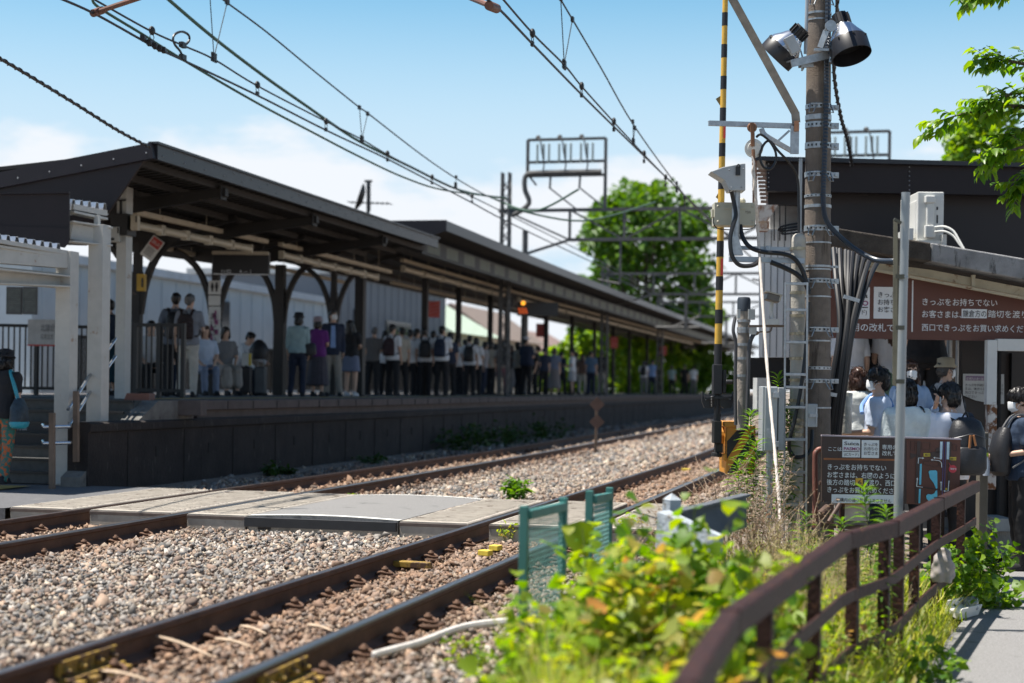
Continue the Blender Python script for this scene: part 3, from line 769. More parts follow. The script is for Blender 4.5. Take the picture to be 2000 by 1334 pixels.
for x in (660, 710, 848, 920, 985, 1017, 1057, 1097, 1152, 1198, 1237, 1270, 1306, 1332, 1355, 1376, 1424, 1446):
    X = -12.3 if x not in (710, 848, 1017, 1097) else -11.3
    p = onx(x, 770, X); column(can2, p.x, p.y, 4.25, x in (660,), 0.15 if x != 710 else 0.2)

# stair canopies (white steel, dark fascia, corrugated deck)
sc = thing('stair_canopy', 'white steel frame and corrugated roof covering the stairs', 'stair canopy', D(125, 945, 18.86))
M_w = M_white()
b = MB(); a = D(126, 945, 18.86); b.box(a + V((0, 0, 1.35)), (0.195, 0.2, 2.9), 0.0); b.box(a + V((0, 0, 0.01)), (0.26, 0.26, 0.02)); b.build('post', M_w, sc, bevel=0.004)
b = MB(); a = D(190, 830, 19.4); b.box((a.x, a.y, (a.z + D(190, 440, 19.4).z) / 2), (0.20, 0.2, D(190, 440, 19.4).z - a.z), 0.0); b.build('post', M_w, sc, bevel=0.004)
b = MB()
for (p0, p1, h, w) in ((D(-30, 495, 17.4), D(126, 508, 18.8), 0.20, 0.14), (D(-30, 535, 17.8), D(110, 548, 18.8), 0.18, 0.12), (D(-30, 468, 17.3), D(124, 494, 18.8), 0.05, 0.16), (D(-30, 478, 17.35), D(122, 503, 18.8), 0.03, 0.16)):
    b.bar(p0, p1, w, h)
b.bar(D(-30, 524, 17.5), D(128, 540, 18.8), 0.2, 0.02); b.bar(D(-30, 553, 17.8), D(130, 560, 18.8), 0.2, 0.02)
b.bar(D(135, 452, 19.2), D(207, 466, 19.5), 0.16, 0.20); b.bar(D(135, 433, 19.1), D(212, 446, 19.5), 0.2, 0.02); b.bar(D(135, 472, 19.1), D(212, 480, 19.5), 0.2, 0.02)
b.bar(D(136, 404, 19.1), D(202, 417, 19.6), 0.14, 0.07); b.bar(D(136, 414, 19.1), D(202, 428, 19.6), 0.16, 0.03)
for x, y in ((22, 502), (113, 512), (190, 430)): b.bar(D(x, y - 10, 18.7 if x < 150 else 19.4), D(x, y + 12, 18.7 if x < 150 else 19.4), 0.06, 0.06)
b.build('beam', M_cream() if False else M_w, sc, bevel=0.003)
def corr(b, p0, p1, n, dv, h):
    """corrugated sheet seen from its edge: trapezoid waves from p0 to p1, extruded by dv"""
    t = 0.006; poly = []
    for i in range(n):
        for f, z in ((0.0, 0), (0.18, 0), (0.36, h), (0.64, h), (0.82, 0)):
            poly.append(p0.lerp(p1, (i + f) / n) + V((0, 0, z)))
    poly.append(p1.copy())
    low = [q - V((0, 0, t)) for q in poly]
    for i in range(len(poly) - 1):
        b.prism([low[i], low[i + 1], poly[i + 1], poly[i]], dv)
M_corr = mat('corrugated_galvanised_sheet', (0.55, 0.56, 0.58), 0.3, 0.8, var=0.12, scale=9)
b = MB(); corr(b, D(-28, 470, 17.2), D(122, 493, 18.7), 9, V((-1.6, 1.5, 0.0)) * 0.0 + R0 * -0.05 + V((-1.9, 0.25, 0.06)), 0.10)
corr(b, D(136, 409, 19.0), D(212, 418, 19.8), 5, V((-2.2, 0.1, 0.0)), 0.13)
b.build('roof_sheet', M_corr, sc)
b = MB(); b.prism([D(-40, 381, 18.9), D(135, 378, 18.9), D(135, 470, 18.9), D(-40, 462, 18.9)], FW * 0.04); b.prism([D(-40, 440, 18.88), D(134, 446, 18.88), D(134, 474, 18.88), D(126, 484, 18.88), D(-40, 452, 18.88)], FW * 0.015)
b.bar(D(-40, 379, 18.88), D(136, 376.5, 18.88), 0.06, 0.02)
b.build('fascia', M_dark(), sc)
b = MB(); a = D(239, 775, 22.2); zt = D(239, 366, 22.2).z; b.box((a.x, a.y, (1.0 + zt) / 2), (0.15, 0.19, zt - 1.0), 0.0)
b.build('canopy_post', M_w, None, bevel=0.004, label='white steel post with rust spots standing at the platform corner', cat='post')
b = MB()
for z in (393, 420): b.box(D(241, z, 22.2) , (0.18, 0.22, 0.02))
b.box(D(241, 440, 22.15), (0.26, 0.27, 0.30)); b.bar(D(236, 440, 22.1), D(236, 392, 22.1), 0.03, 0.02)
b.build('post_clamp', M_steel_dark(), label='dark steel clamp bands around the white platform corner post', cat='clamp')
def box_thing(name, x0, y0, x1, y1, d, dep, m, label, cat, bevel=0.006, extra=None, rz=PSI):
    a, c = D(x0, y1, d), D(x1, y0, d); b = MB()
    b.box((a + c) / 2 + FW * dep / 2, (px(x1 - x0, d), dep, px(y1 - y0, d)), rz)
    if extra: extra(b)
    return b.build(name, m, label=label, cat=cat, bevel=bevel)
M_lbox = mat('light_grey_box', (0.42, 0.42, 0.40), 0.5, var=0.06)
box_thing('switch_box', 211, 443, 233, 472, 22.0, 0.12, [M_lbox, M_steel_dark()], 'light grey box on the left of the white corner post', 'electrical box', extra=lambda b: (b.m(1).box(D(219, 467, 21.99), (0.06, 0.004, 0.035), PSI), b.box(D(230.5, 450, 21.99), (0.02, 0.004, 0.08), PSI)))
box_thing('switch_box', 255, 420, 269, 449, 22.0, 0.14, [M_cream(), M_steel_dark()], 'cream box at the start of the light rail on the corner post', 'electrical box', extra=lambda b: b.m(1).box(D(266, 428, 21.99), (0.02, 0.004, 0.09), PSI))

# light fittings hung below the canopies
M_tube = mat('unlit_lamp_tube', (0.44, 0.39, 0.30), 0.4, var=0.06)
def lamp_row(x0, y0, x1, y1, X, label, segs, two=True, px_r=9):
    a, c = onx(x0, y0, X), onx(x1, y1, X)
    t = thing('light_fitting', label, 'strip light', (a + c) / 2, 'strip lights below the platform canopy')
    b = MB(); b.bar(a, c, 0.10, 0.075)
    n = max(2, int((c - a).length / 1.3))
    for i in range(n): q = a.lerp(c, (i + 0.5) / n); b.bar(q, q + V((0, 0, 0.75)), 0.012, 0.012)
    b.build('support_rail', M_cream(), t, bevel=0.008)
    if two:
        for i in range(segs):
            p, q = a.lerp(c, (i + 0.06) / segs * 0.86), a.lerp(c, (i + 0.97) / segs * 0.86)
            dz = V((0, 0, -0.19)); b = MB(); b.cyl(p + dz, q + dz, 0.062, n=10)
            for e in (p, q): b.box(e + dz, (0.10, 0.05, 0.15))
            b.build('lamp_tube', M_tube, t, smooth=True)
    return t
lamp_row(262, 414, 520, 472, -11.0, 'cream strip light with its tubes starting at the white corner post', 5)
lamp_row(548, 477, 762, 531, -11.0, 'cream strip light with tubes right of the hanging departure board', 6)
lamp_row(785, 508, 1010, 572, -11.0, 'cream strip light behind the end of the nearer canopy', 6, True)
lamp_row(1010, 572, 1380, 672, -11.2, 'long far strip light dwindling below the farther canopy', 12, True)
lamp_row(255, 468, 410, 505, -13.2, 'cream light rail deeper under the nearer canopy, left of the departure board', 3, False)
lamp_row(525, 520, 680, 553, -13.2, 'cream light rail deeper under the canopy, behind the forked column', 3, False)
lamp_row(765, 552, 960, 596, -13.2, 'cream light rail deeper under the canopy, above the students', 3, False)

# railings
def railing(name, p0, p1, h, label, post_every=1.2, gap=0.09, m=None):
    m = m or M_steel_dark(); p0, p1 = V(p0), V(p1); L = (p1 - p0).length
    t = thing(name, label, 'railing', (p0 + p1) / 2)
    b = MB(); b.bar(p0 + V((0, 0, h)), p1 + V((0, 0, h)), 0.05, 0.05); b.build('top_rail', m, t)
    b = MB(); b.bar(p0 + V((0, 0, 0.12)), p1 + V((0, 0, 0.12)), 0.045, 0.05); b.build('bottom_rail', m, t)
    n = max(1, round(L / post_every))
    for i in range(n + 1): b = MB(); q = p0.lerp(p1, i / n); b.bar(q, q + V((0, 0, h + 0.03)), 0.06, 0.06); b.build('post', m, t)
    b = MB(); k = int(L / gap)
    for i in range(1, k): q = p0.lerp(p1, i / k); b.bar(q + V((0, 0, 0.13)), q + V((0, 0, h)), 0.02, 0.02)
    b.build('bars', m, t); return t
a = D(264, 770, 23.5); c = D(357, 770, 23.4); a.z = c.z = 1.0
railing('platform_railing', a, c, 1.10, 'dark barred railing beside the man with the backpack', 0.40, 0.075)
a = D(-40, 760, 25); c = D(180, 760, 25.3); a.z = c.z = 1.0
railing('platform_railing', a, c, 1.12, 'dark barred railing across the far side of the stairs', 0.85, 0.085)
railing('platform_railing', (-15.2, 27, 1.0), (-15.4, 58, 1.0), 1.1, 'low dark railing along the back of the platform behind the waiting people', 2.0, 0.065)
# ---------------------------------------------------------------- overhead wires and gantries
M_wire = mat('dark_copper_wire', (0.025, 0.03, 0.04), 0.5, 0.3, var=0.1)
M_gwire = mat('green_copper_wire', (0.045, 0.10, 0.075), 0.6, 0.2, var=0.2)
M_gant = mat('gantry_steel', (0.085, 0.085, 0.085), 0.6, 0.2, var=0.3, spots=(0.10, 0.06, 0.04), spot_amt=0.2)
M_insul = mat('porcelain_insulator', (0.30, 0.36, 0.36), 0.25, var=0.1)
XR, XL = -3.75, -7.9
def wire(pts, X, r, label, m=None, name='overhead_wire', cat='overhead wire', n=5):
    P = [onx(x, y, X + (curve(30) * 0)) for x, y in pts]
    b = MB(); b.tube(smoothpath(P, n), r, 6)
    return b.build(name, m or M_wire, smooth=True, label=label, cat=cat)
wire([(930, -16), (975, 18), (1040, 86), (1136, 185), (1215, 263), (1290, 336), (1390, 432), (1470, 506), (1600, 626)], XR, 0.013, 'lowest overhead wire of the steep right-hand bundle, the contact wire')
wire([(965, -22), (1040, 65), (1103, 128), (1137, 170), (1200, 240), (1258, 302), (1310, 355), (1395, 435), (1600, 624)], XR, 0.011, 'middle overhead wire of the right-hand bundle, with round dark clamps')
wire([(1080, -26), (1118, 38), (1175, 135), (1238, 245), (1322, 362), (1365, 412), (1430, 470), (1600, 620)], XR, 0.011, 'uppermost and steepest overhead wire of the right-hand bundle')
wire([(100, -10), (185, 27), (302, 92), (354, 116), (500, 185), (636, 254), (755, 310), (848, 358), (920, 395), (985, 430), (1110, 490), (1290, 575)], XL, 0.013, 'lowest dark contact wire of the left-hand bundle')
wire([(170, -10), (200, 8), (297, 62), (360, 90), (418, 116), (503, 168), (638, 238), (706, 272), (757, 302), (844, 347), (960, 403), (1110, 478), (1290, 570)], XL, 0.011, 'dark wire with round clamps just above the left contact wire')
wire([(425, -10), (443, 5), (520, 62), (610, 136), (702, 210), (718, 221), (820, 300), (890, 348), (950, 382), (985, 395)], XL, 0.011, 'highest dark wire of the left-hand bundle')
wire([(318, -12), (336, 5), (420, 76), (520, 152), (600, 208), (640, 236), (705, 278), (800, 325), (900, 372), (990, 388)], XL - 0.3, 0.021, 'thick green feeder cable crossing above the left contact wire', M_gwire)
wire([(180, -2), (195, 16), (280, 68), (325, 97), (430, 160), (520, 211), (600, 253), (700, 305), (790, 347), (870, 372), (985, 386)], XL - 0.1, 0.015, 'thinner green wire sagging below the left contact wire', M_gwire)
def twisted(pts, dep, label):
    P = [D(x, y, d) for (x, y), d in zip(pts, dep)] if dep else pts; S = smoothpath(P, 40); b = MB()
    b.tube(S, 0.016, 6)
    t = (P[-1] - P[0]).normalized(); u = t.cross(V((0, 0, 1))).normalized(); w = t.cross(u); h = []
    for i, p in enumerate(S): a = i * 1.0; h.append(p + (u * math.cos(a) + w * math.sin(a)) * 0.017)
    b.tube(h, 0.010, 5)
    return b.build('twisted_cable', M_black(), smooth=True, label=label, cat='cable')
twisted([(-20, 103), (60, 150), (150, 205), (230, 255), (292, 288)], [15, 16, 17.2, 18.2, 19.5], 'twisted black cable coming down to the gable of the nearer canopy')
P_ = [V((-1.0, -2, 4.9)), V((-0.95, 4, 4.75)), V((-0.8, 9, 4.65)), V((-0.62, 12.2, 4.62)), D(1634, -8, 14.6), D(1628, 130, 15.8), D(1640, 220, 16.6), D(1655, 275, 17.4), D(1664, 325, 18.1)]
twisted(P_, None, 'twisted black cable passing behind the right floodlight and down behind the building')
def clamp_ball(x, y, y2, X, label):
    b = MB(); p, q = onx(x, y, X), onx(x, y2, X); k = (p - CAMP).length
    b.ell(p, (0.03, 0.055, 0.05), 10, 7)
    q = V((q.x, p.y, q.z))
    for s in (-1, 1): b.tube([p + V((0, s * 0.02, -0.03)), (p + q) / 2 + V((0, s * 0.05, 0)), q + V((0, s * 0.02, 0.02))], 0.005, 5)
    b.box(q + V((0, 0, 0.005)), (0.03, 0.06, 0.05))
    return b.build('wire_clamp', M_steel_dark(), label=label, cat='wire clamp', group='hanger clamps on the overhead wires')
for i, (x, y, y2) in enumerate(((297, 60, 84), (503, 166, 184), (637, 237, 254), (757, 300, 313), (844, 346, 358), (922, 383, 395))):
    clamp_ball(x, y, y2, XL, ('round dark hanger clamp on the left wires, ' + ('highest of the row, by the wire splice', 'second from the top, over open sky', 'third from the top, by the green cable', 'fourth from the top, above the cloud bank', 'fifth from the top, near the far mast', 'lowest of the row')[i]))
for i, (x, y, y2) in enumerate(((1040, 65, 87), (1136, 168, 187), (1199, 237, 254), (1258, 300, 316), (1300, 346, 362), (1337, 386, 402))):
    clamp_ball(x, y, y2, XR, ('round dark hanger clamp on the right wires, ' + ('largest and highest of the row', 'second from the top', 'third from the top, above the far tree', 'fourth from the top, beside the hanger wire', 'fifth from the top, near the treetop', 'lowest of the row')[i]))
def hanger(pts, X, label):
    a = [onx(x, y, X) for x, y in pts]; b = MB()
    lo = a[-1]
    for p in a[:-1]: b.tube([p, V((lo.x, lo.y, lo.z))], 0.006, 5); b.box(p, (0.03, 0.08, 0.06))
    b.box(lo, (0.035, 0.09, 0.09)); b.box(lo + V((0, 0, -0.04)), (0.02, 0.14, 0.03)); b.box(lo + V((0, 0, 0.04)), (0.02, 0.13, 0.025))
    return b.build('hanger_wire', M_steel_dark(), label=label, cat='wire hanger', group='hanger wires between the overhead wires')
hanger([(408, -40), (444, 4), (418, 112)], XL, 'hanger of two thin wires high on the left bundle')
hanger([(702, 210), (718, 222), (707, 272)], XL, 'forked hanger midway down the left bundle')
hanger([(891, 346), (890, 362)], XL, 'short hanger near the lower end of the left bundle')
hanger([(1095, -4), (1118, 38), (1102, 126)], XR, 'forked hanger high on the right bundle')
hanger([(1236, 238), (1240, 250), (1237, 277)], XR, 'short hanger midway down the right bundle')
hanger([(1322, 358), (1322, 370)], XR, 'shortest hanger at the lower end of the right bundle')
# steady arms at the top edge
M_rod = mat('rusty_steady_rod', (0.16, 0.075, 0.055), 0.6, 0.2, var=0.3)
b = MB(); b.tube([onx(188, 24, XL), onx(275, -5, XL + 0.5)], 0.028, 8); b.cyl(onx(182, 26, XL), onx(200, 20, XL), 0.04); b.build('steady_arm', M_rod, smooth=True, label='reddish steady arm at the top of the left wires', cat='steady arm')
b = MB(); b.tube([onx(966, 15, XR), onx(900, -12, XR - 0.6)], 0.028, 8); b.cyl(onx(970, 17, XR), onx(955, 11, XR), 0.045); b.build('steady_arm', M_rod, smooth=True, label='reddish steady arm at the top of the right wires', cat='steady arm')
# splice and jumper loop on the left wires
b = MB()
for (x, y) in ((280, 75), (292, 84), (303, 90), (312, 95), (320, 98)): b.box(onx(x, y, XL + 0.01), (0.05, 0.13, 0.05), 0.3)
b.build('wire_splice', M_steel_dark(), label='row of dark splice clamps on the left contact wire', cat='wire splice')
P = [onx(x, y, XL) for x, y in ((357, 112), (352, 100), (342, 88), (338, 76), (343, 66), (356, 62), (368, 68), (370, 78), (364, 86), (357, 88))]
b = MB(); b.tube(smoothpath(P, 4), 0.014, 6); b.box(P[0], (0.05, 0.1, 0.06)); b.box(P[-1], (0.05, 0.1, 0.06)); b.build('jumper_loop', M_black(), smooth=True, label='dark looped jumper cable between the left wires', cat='cable')

def gantry(Y, label, yt_px, yb_px, xm, full=True, right_x=0.35):
    top = onx(xm, yt_px, -10.5); Y = top.y; zb, zt = onx(xm, yb_px, -10.5).z, top.z
    t = thing('catenary_gantry', label, 'catenary gantry', V((-10.5, Y, 1.0)))
    h = zt - zb
    b = MB()
    mt = zt + (1.05 if full else 0.6)
    for s in (-1, 1):
        for u in (-1, 1): b.bar((-10.5 + s * 0.12, Y + u * 0.12, 1.0), (-10.5 + s * 0.10, Y + u * 0.10, mt - (0.0 if full else 0.4)), 0.05, 0.05)
    z = 1.0
    while z < mt - 0.4:
        for u in (-1, 1):
            b.bar((-10.62, Y + u * 0.12, z), (-10.38, Y + u * 0.12, z + 0.35), 0.03, 0.015); b.bar((-10.38, Y + u * 0.12, z), (-10.62, Y + u * 0.12, z + 0.35), 0.03, 0.015)
        b.bar((-10.38, Y - 0.12, z), (-10.38, Y + 0.12, z + 0.35), 0.015, 0.03); z += 0.35
    b.build('mast', M_gant, t)
    b = MB(); b.cyl((0.3, Y, -0.4), (0.3, Y, mt), 0.15, 0.13); b.build('mast', M_gant, t)
    b = MB()
    b.bar((-10.7, Y, zt), (0.4, Y, zt), 0.09, 0.09); b.bar((-8.7, Y, zb), (-1.2, Y, zb), 0.09, 0.09)
    b.bar((-10.5, Y, zb - 0.55), (-8.7, Y, zb), 0.07, 0.07); b.bar((0.3, Y, zb - 0.55), (-1.2, Y, zb), 0.07, 0.07)
    n = 5; xs = [-8.7 + 7.5 * i / n for i in range(n + 1)]
    for i, x in enumerate(xs):
        b.bar((x, Y, zb), (x, Y, zt), 0.07, 0.06)
        if i < n: b.bar((x if i % 2 else xs[i + 1], Y, zb), (xs[i + 1] if i % 2 else x, Y, zt), 0.05, 0.05)
    b.bar((-10.5, Y, zt), (-8.7, Y, zb), 0.05, 0.05)
    b.build('truss_beam', M_gant, t)
    if full:
        for (xa, xb) in ((onx(1031, 270, -9.0), onx(1183, 270, -9.0)), (None, None)):
            if xa is not None: x0, x1 = ony(1031, 300, Y).x, ony(1183, 300, Y).x
            else: x0, x1 = ony(1590, 300, Y).x, ony(1737, 300, Y).x
            ztop = ony(1100, 272, Y).z; zmid = ony(1100, 316, Y).z; zlow = ony(1100, 343, Y).z
            b = MB()
            b.bar((x0, Y, zlow), (x0, Y, ztop), 0.08, 0.08); b.bar((x1, Y, zt), (x1, Y, ztop), 0.08, 0.08)
            for z in (ztop, zmid, zlow): b.bar((x0, Y, z), (x1, Y, z), 0.07, 0.07)
            b.bar((x0 + 0.05, Y, zlow), (x0 + 0.25, Y, zlow - 0.25), 0.05, 0.05)
            for k in (0.3, 0.68): xx = x0 + (x1 - x0) * k; b.bar((xx, Y, zlow), (xx - 0.02, Y, zlow - 0.35), 0.05, 0.05); b.bar((xx, Y, zlow - 0.35), (xx + 0.75, Y, zt), 0.04, 0.04)
            b.build('insulator_frame', M_gant, t)
            for k in range(3):
                for kk, dx in enumerate((0.13, 0.21, 0.28)):
                    x = x0 + (x1 - x0) * (dx + k * 0.28)
                    bb = MB(); prof = []
                    zz = ztop - 0.12; L = (ztop - zmid) * (0.9 if kk != 1 else 0.7)
                    for i in range(9): prof += [(0.022, i * L / 9), (0.045, i * L / 9 + 0.02), (0.022, i * L / 9 + 0.045)]
                    bb.lathe(prof, (x, Y - 0.06, zz), (0, 0, -1), 8)
                    bb.build('insulator', M_insul, t)
            bb = MB()
            for k in range(3):
                x = x0 + (x1 - x0) * (0.13 + k * 0.28)
                bb.tube(smoothpath([(x, Y - 0.06, ztop + 0.04), (x + 0.09, Y - 0.1, ztop - 0.05), (x + 0.14, Y - 0.12, ztop - 0.35), (x + 0.2, Y - 0.1, zmid - 0.1), (x + 0.12, Y - 0.1, zlow - 0.02)], 4), 0.02, 6)
                bb.ell((x, Y, ztop + 0.06), 0.07, 8, 6)
            if xa is not None: bb.tube(smoothpath([(x1 - 0.1, Y - 0.05, zlow + 0.08), (x0 + 0.4, Y - 0.05, zlow + 0.08), (x0 - 0.02, Y - 0.05, zlow + 0.02), (x0 - 0.06, Y - 0.05, zlow - 0.35), (x0 + 0.06, Y - 0.05, zlow - 0.75), (x0 - 0.35, Y - 0.05, zt - 0.1), (-10.4, Y - 0.05, zt)], 5), 0.07, 8)
            bb.build('cable_loops', M_gant, t)
        for (xx, l) in ((-7.9, 1.2), (-3.75, 1.2)):
            b = MB(); b.bar((xx + 0.6, Y, zb), (xx + 0.6, Y, zb - l), 0.05, 0.05); b.tube([(xx + 0.6, Y, zb - l), (xx, Y, zb - l + 0.12)], 0.03, 6)
            b.build('registration_arm', M_gant, t)
    else:
        for xx in (-7.9, -3.9):
            b = MB(); b.bar((xx + 0.4, Y, zb), (xx + 0.4, Y, zb - 1.3), 0.1, 0.1); b.tube([(xx + 0.9, Y, zb - 1.2), (xx - 0.7, Y, zb - 1.2)], 0.05, 6); b.tube([(xx + 0.9, Y, zb - 0.8), (xx - 0.1, Y, zb - 1.2)], 0.035, 6)
            b.build('registration_arm', M_gant, t)
    return t
gantry(40, 'nearest steel gantry with rectangular insulator frames on top', 412, 470, 988, True)
gantry(66, 'second blurred gantry beyond the first, in front of the big tree', 535, 575, 1182, False)
gantry(95, 'farthest faint gantry over the line', 590, 618, 1290, False)
b = MB(); p = onx(1025, 520, -11.5); b.cyl((p.x, p.y, 1.0), (p.x, p.y, onx(1025, 450, -11.5).z), 0.10, 0.09); b.build('short_mast', M_gant, label='short plain mast showing above the canopy right of the gantry mast', cat='mast')
# wires from the gantry into the distance
for i, (a, c, lab) in enumerate((((985, 412), (1480, 412), None), ((960, 386), (1130, 370), 'green wire tied up to the gantry insulator frame'), ((990, 405), (1280, 395), 'second green wire strung along the gantry frame'))):
    if lab is None: continue
    p, q = onx(*a, XL - 0.3), onx(c[0], c[1], -7.2 + i)
    b = MB(); b.tube(smoothpath([p, p.lerp(q, 0.5) + V((0, 0, -0.35)), q], 8), 0.022, 6); b.build('overhead_wire', M_gwire, smooth=True, label=lab, cat='overhead wire')

# ---------------------------------------------------------------- behind the platform: buildings, antenna, hedge
def shed(name, x0, x1, ytop, X, label, col, roofcol, d1=None, ybot=770, ribs=True, roof=0.0, cat='building', win=()):
    a, c = onx(x0, ybot, X), onx(x1, ybot, X); zt = onx((x0 + x1) / 2, ytop, X).z
    t = thing(name, label, cat, (X, (a.y + c.y) / 2, -0.1))
    y0, y1 = a.y, c.y
    b = MB(); b.box((X - 3, (y0 + y1) / 2, (zt - 0.3) / 2), (6, y1 - y0, zt + 0.3))
    mw = mat(name + '_wall_%d' % len(MATS), col, 0.6, var=0.06, scale=1.2)
    if ribs:
        for i in range(int((y1 - y0) / 0.9)): b.box((X + 0.012, y0 + 0.45 + i * 0.9, (zt - 0.3) / 2), (0.024, 0.05, zt + 0.2))
    wl_ = b.build('wall', mw, t)
    b = MB()
    if roof: b.prism([(X + 0.5, y0 - 0.4, zt), (X - 3, y0 - 0.4, zt + roof), (X - 6.5, y0 - 0.4, zt)], (0, y1 - y0 + 0.8, 0))
    else: b.box((X - 3, (y0 + y1) / 2, zt + 0.1), (6.4, y1 - y0 + 0.4, 0.22))
    b.build('roof', mat(name + '_roof_%d' % len(MATS), roofcol, 0.6, var=0.12, scale=3), t)
    for (wx0, wx1, wy0, wy1) in win:
        p, q = onx(wx0, wy1, X), onx(wx1, wy0, X); b = MB(); b.box((X + 0.03, (p.y + q.y) / 2, (p.z + q.z) / 2), (0.06, q.y - p.y, q.z - p.z)); b.build('window', mat('dim_window', (0.06, 0.07, 0.08), 0.15), wl_)
    return t
shed('warehouse', 60, 640, 548, -20, 'long pale blue grey sheet metal building behind the platform', (0.44, 0.52, 0.58), (0.50, 0.55, 0.60), win=((285, 330, 640, 668), (430, 446, 590, 640)))
shed('warehouse', 655, 868, 556, -21, 'second shaded sheet building behind the students, with a dark window band', (0.15, 0.17, 0.20), (0.4, 0.42, 0.43), win=((752, 800, 632, 650), (690, 703, 605, 640)))  # sheet wall darkened in colour to stand for shade
shed('pink_house', -60, 96, 612, -27, 'pinkish house wall glimpsed behind the stairs railing', (0.42, 0.24, 0.27), (0.30, 0.30, 0.30), roof=0.6)
shed('house', 872, 960, 655, -23, 'pale green roofed house behind the platform, left of the red banner', (0.50, 0.48, 0.38), (0.42, 0.50, 0.40), ribs=False, roof=2.0)
shed('house', 965, 1050, 668, -26, 'cream house with a grey brown roof between the canopy columns', (0.48, 0.44, 0.36), (0.22, 0.17, 0.14), ribs=False, roof=2.4)
shed('house', 1054, 1130, 690, -29, 'small brown roofed house next to the hedge', (0.45, 0.43, 0.40), (0.25, 0.17, 0.14), ribs=False, roof=2.0)
b0 = thing('television_antenna', 'rooftop antenna mast with a tilted dish and long comb aerial', 'antenna', D(719, 425, 46))
b = MB(); b.cyl(D(719, 430, 46), D(719, 352, 46), 0.05); b.bar(D(712, 354, 46), D(727, 354, 46), 0.10, 0.06); b.cyl(D(722, 412, 46), D(722, 356, 46), 0.03); b.build('mast', M_gant, b0)
b = MB(); b.lathe([(0.0, 0), (0.2, 0.02), (0.36, 0.09), (0.42, 0.16)], D(711, 388, 45.9), V((-0.9, -0.3, 0.3)), 16); b.build('dish', M_steel_dark(), b0, smooth=True)
b = MB(); b.bar(D(682, 395, 46), D(762, 398, 46), 0.03, 0.03)
for k in range(9): p = D(684 + k * 9.6, 395.3 + k * 0.3, 46); b.bar(p + V((0, -0.25, 0)), p + V((0, 0.25, 0)), 0.02, 0.02)
b.build('aerial', M_gant, b0)

# platform signs
def board(name, x0, y0, x1, y1, d, label, cat, cols, dep=0.06, extra=None, tilt=0.0):
    c = D((x0 + x1) / 2, (y0 + y1) / 2, d); w, h = px(abs(x1 - x0), d), px(abs(y1 - y0), d)
    right = V((math.cos(PSI), math.sin(PSI), 0)); up = V((0, 0, 1))
    if tilt: right, up = right * math.cos(tilt) + up * math.sin(tilt), up * math.cos(tilt) - right * math.sin(tilt)
    nrm = right.cross(up); t = thing(name, label, cat, c)
    M = Matrix((right, -nrm, up)).transposed()
    b = MB(); b.box(c - nrm * dep / 2, (w, dep, h), M=M); b.build('panel', cols[0], t, bevel=0.006)
    if extra:
        def P(u, v, lift=0.004): return c + right * (u * w / 2) + up * (v * h / 2) + nrm * lift
        extra(t, P, right, up, nrm, w, h, M)
    return t
M_wsign = mat('white_sign_face', (0.62, 0.62, 0.60), 0.5, var=0.05)
M_red = mat('red_sign_face', (0.45, 0.05, 0.04), 0.5, var=0.12)
M_blk = mat('black_sign_face', (0.012, 0.012, 0.014), 0.35, var=0.1)
M_wtxt = mat('white_lettering', (0.70, 0.72, 0.74), 0.6, var=0.05)
M_led = mat('orange_led', (0.3, 0.1, 0.02), 0.5, emit=(1.0, 0.38, 0.03, 1.0))
def flat(b, P, M, u0, v0, u1, v1, w, h, lift=0.004, th=0.004):
    b.box(P((u0 + u1) / 2, (v0 + v1) / 2, lift), (abs(u1 - u0) * w / 2, th, abs(v1 - v0) * h / 2), M=M); return b
def depboard(t, P, r, u, n, w, h, M):
    b = MB(); flat(b, P, M, -1.0, 0.72, 1.0, 1.02, w, h, 0.05, 0.10); b.build('hood', M_cream(), t)
    b = MB(); text_mesh(b, '11:02      4 — 1', P(-0.72, -0.93, 0.006), r, u, h * 0.22); flat(b, P, M, -0.98, -1.08, 0.98, -1.0, w, h, 0.0, 0.05); b.build('lettering', M_wtxt, t)
    b = MB()
    for k in (-0.8, 0.8): b = MB(); b.bar(P(k, 1.0), P(k, 1.9), 0.02, 0.02); b.build('hanger', M_beam, t)
board('departure_board', 416, 492, 525, 535, 28, 'dark hanging departure board with a cream hood', 'departure board', [M_blk], 0.18, depboard)
def toilet(t, P, r, u, n, w, h, M):
    b = MB()
    for k, s in ((-0.35, 0.85), (0.35, 1.0)):
        b.ell(P(k, 0.62 * s, 0.004), (w * 0.09, 0.004, w * 0.09), M=M); flat(b, P, M, k - 0.22, -0.1, k + 0.22, 0.45 * s, w, h); flat(b, P, M, k - 0.14, -0.6, k + 0.14, -0.1, w, h)
    b.build('pictogram', M_blk, t)
board('pictogram_sign', 407, 548, 431, 575, 28.6, 'white sign with two black figures on the canopy column', 'sign', [M_wsign], 0.04, toilet)
board('notice', 407, 577, 430, 597, 28.6, 'small white notice below the two-figure sign', 'notice', [M_wsign], 0.03)
def poster(t, P, r, u, n, w, h, M):
    b = MB(); rr = random.Random(4)
    for k in range(9): flat(b, P, M, *(lambda a, c: (a, c, a + rr.uniform(0.3, 0.6), c + rr.uniform(0.15, 0.3)))(rr.uniform(-0.8, 0.2), -0.9 + k * 0.18), w, h, 0.004 + k * 0.003)
    b.build('print', mat('muted_magenta_print', (0.30, 0.08, 0.20), 0.6, var=0.4, scale=30), t)
    b = MB(); text_mesh(b, 'あ\nじ\nさ\nい', P(-0.1, 0.3, 0.04), r, u, h * 0.22, 'CENTER'); b.build('lettering', M_blk, t)
board('poster', 407, 599, 430, 669, 28.6, 'tall pink and white poster on the canopy column', 'poster', [M_wsign], 0.03, poster)
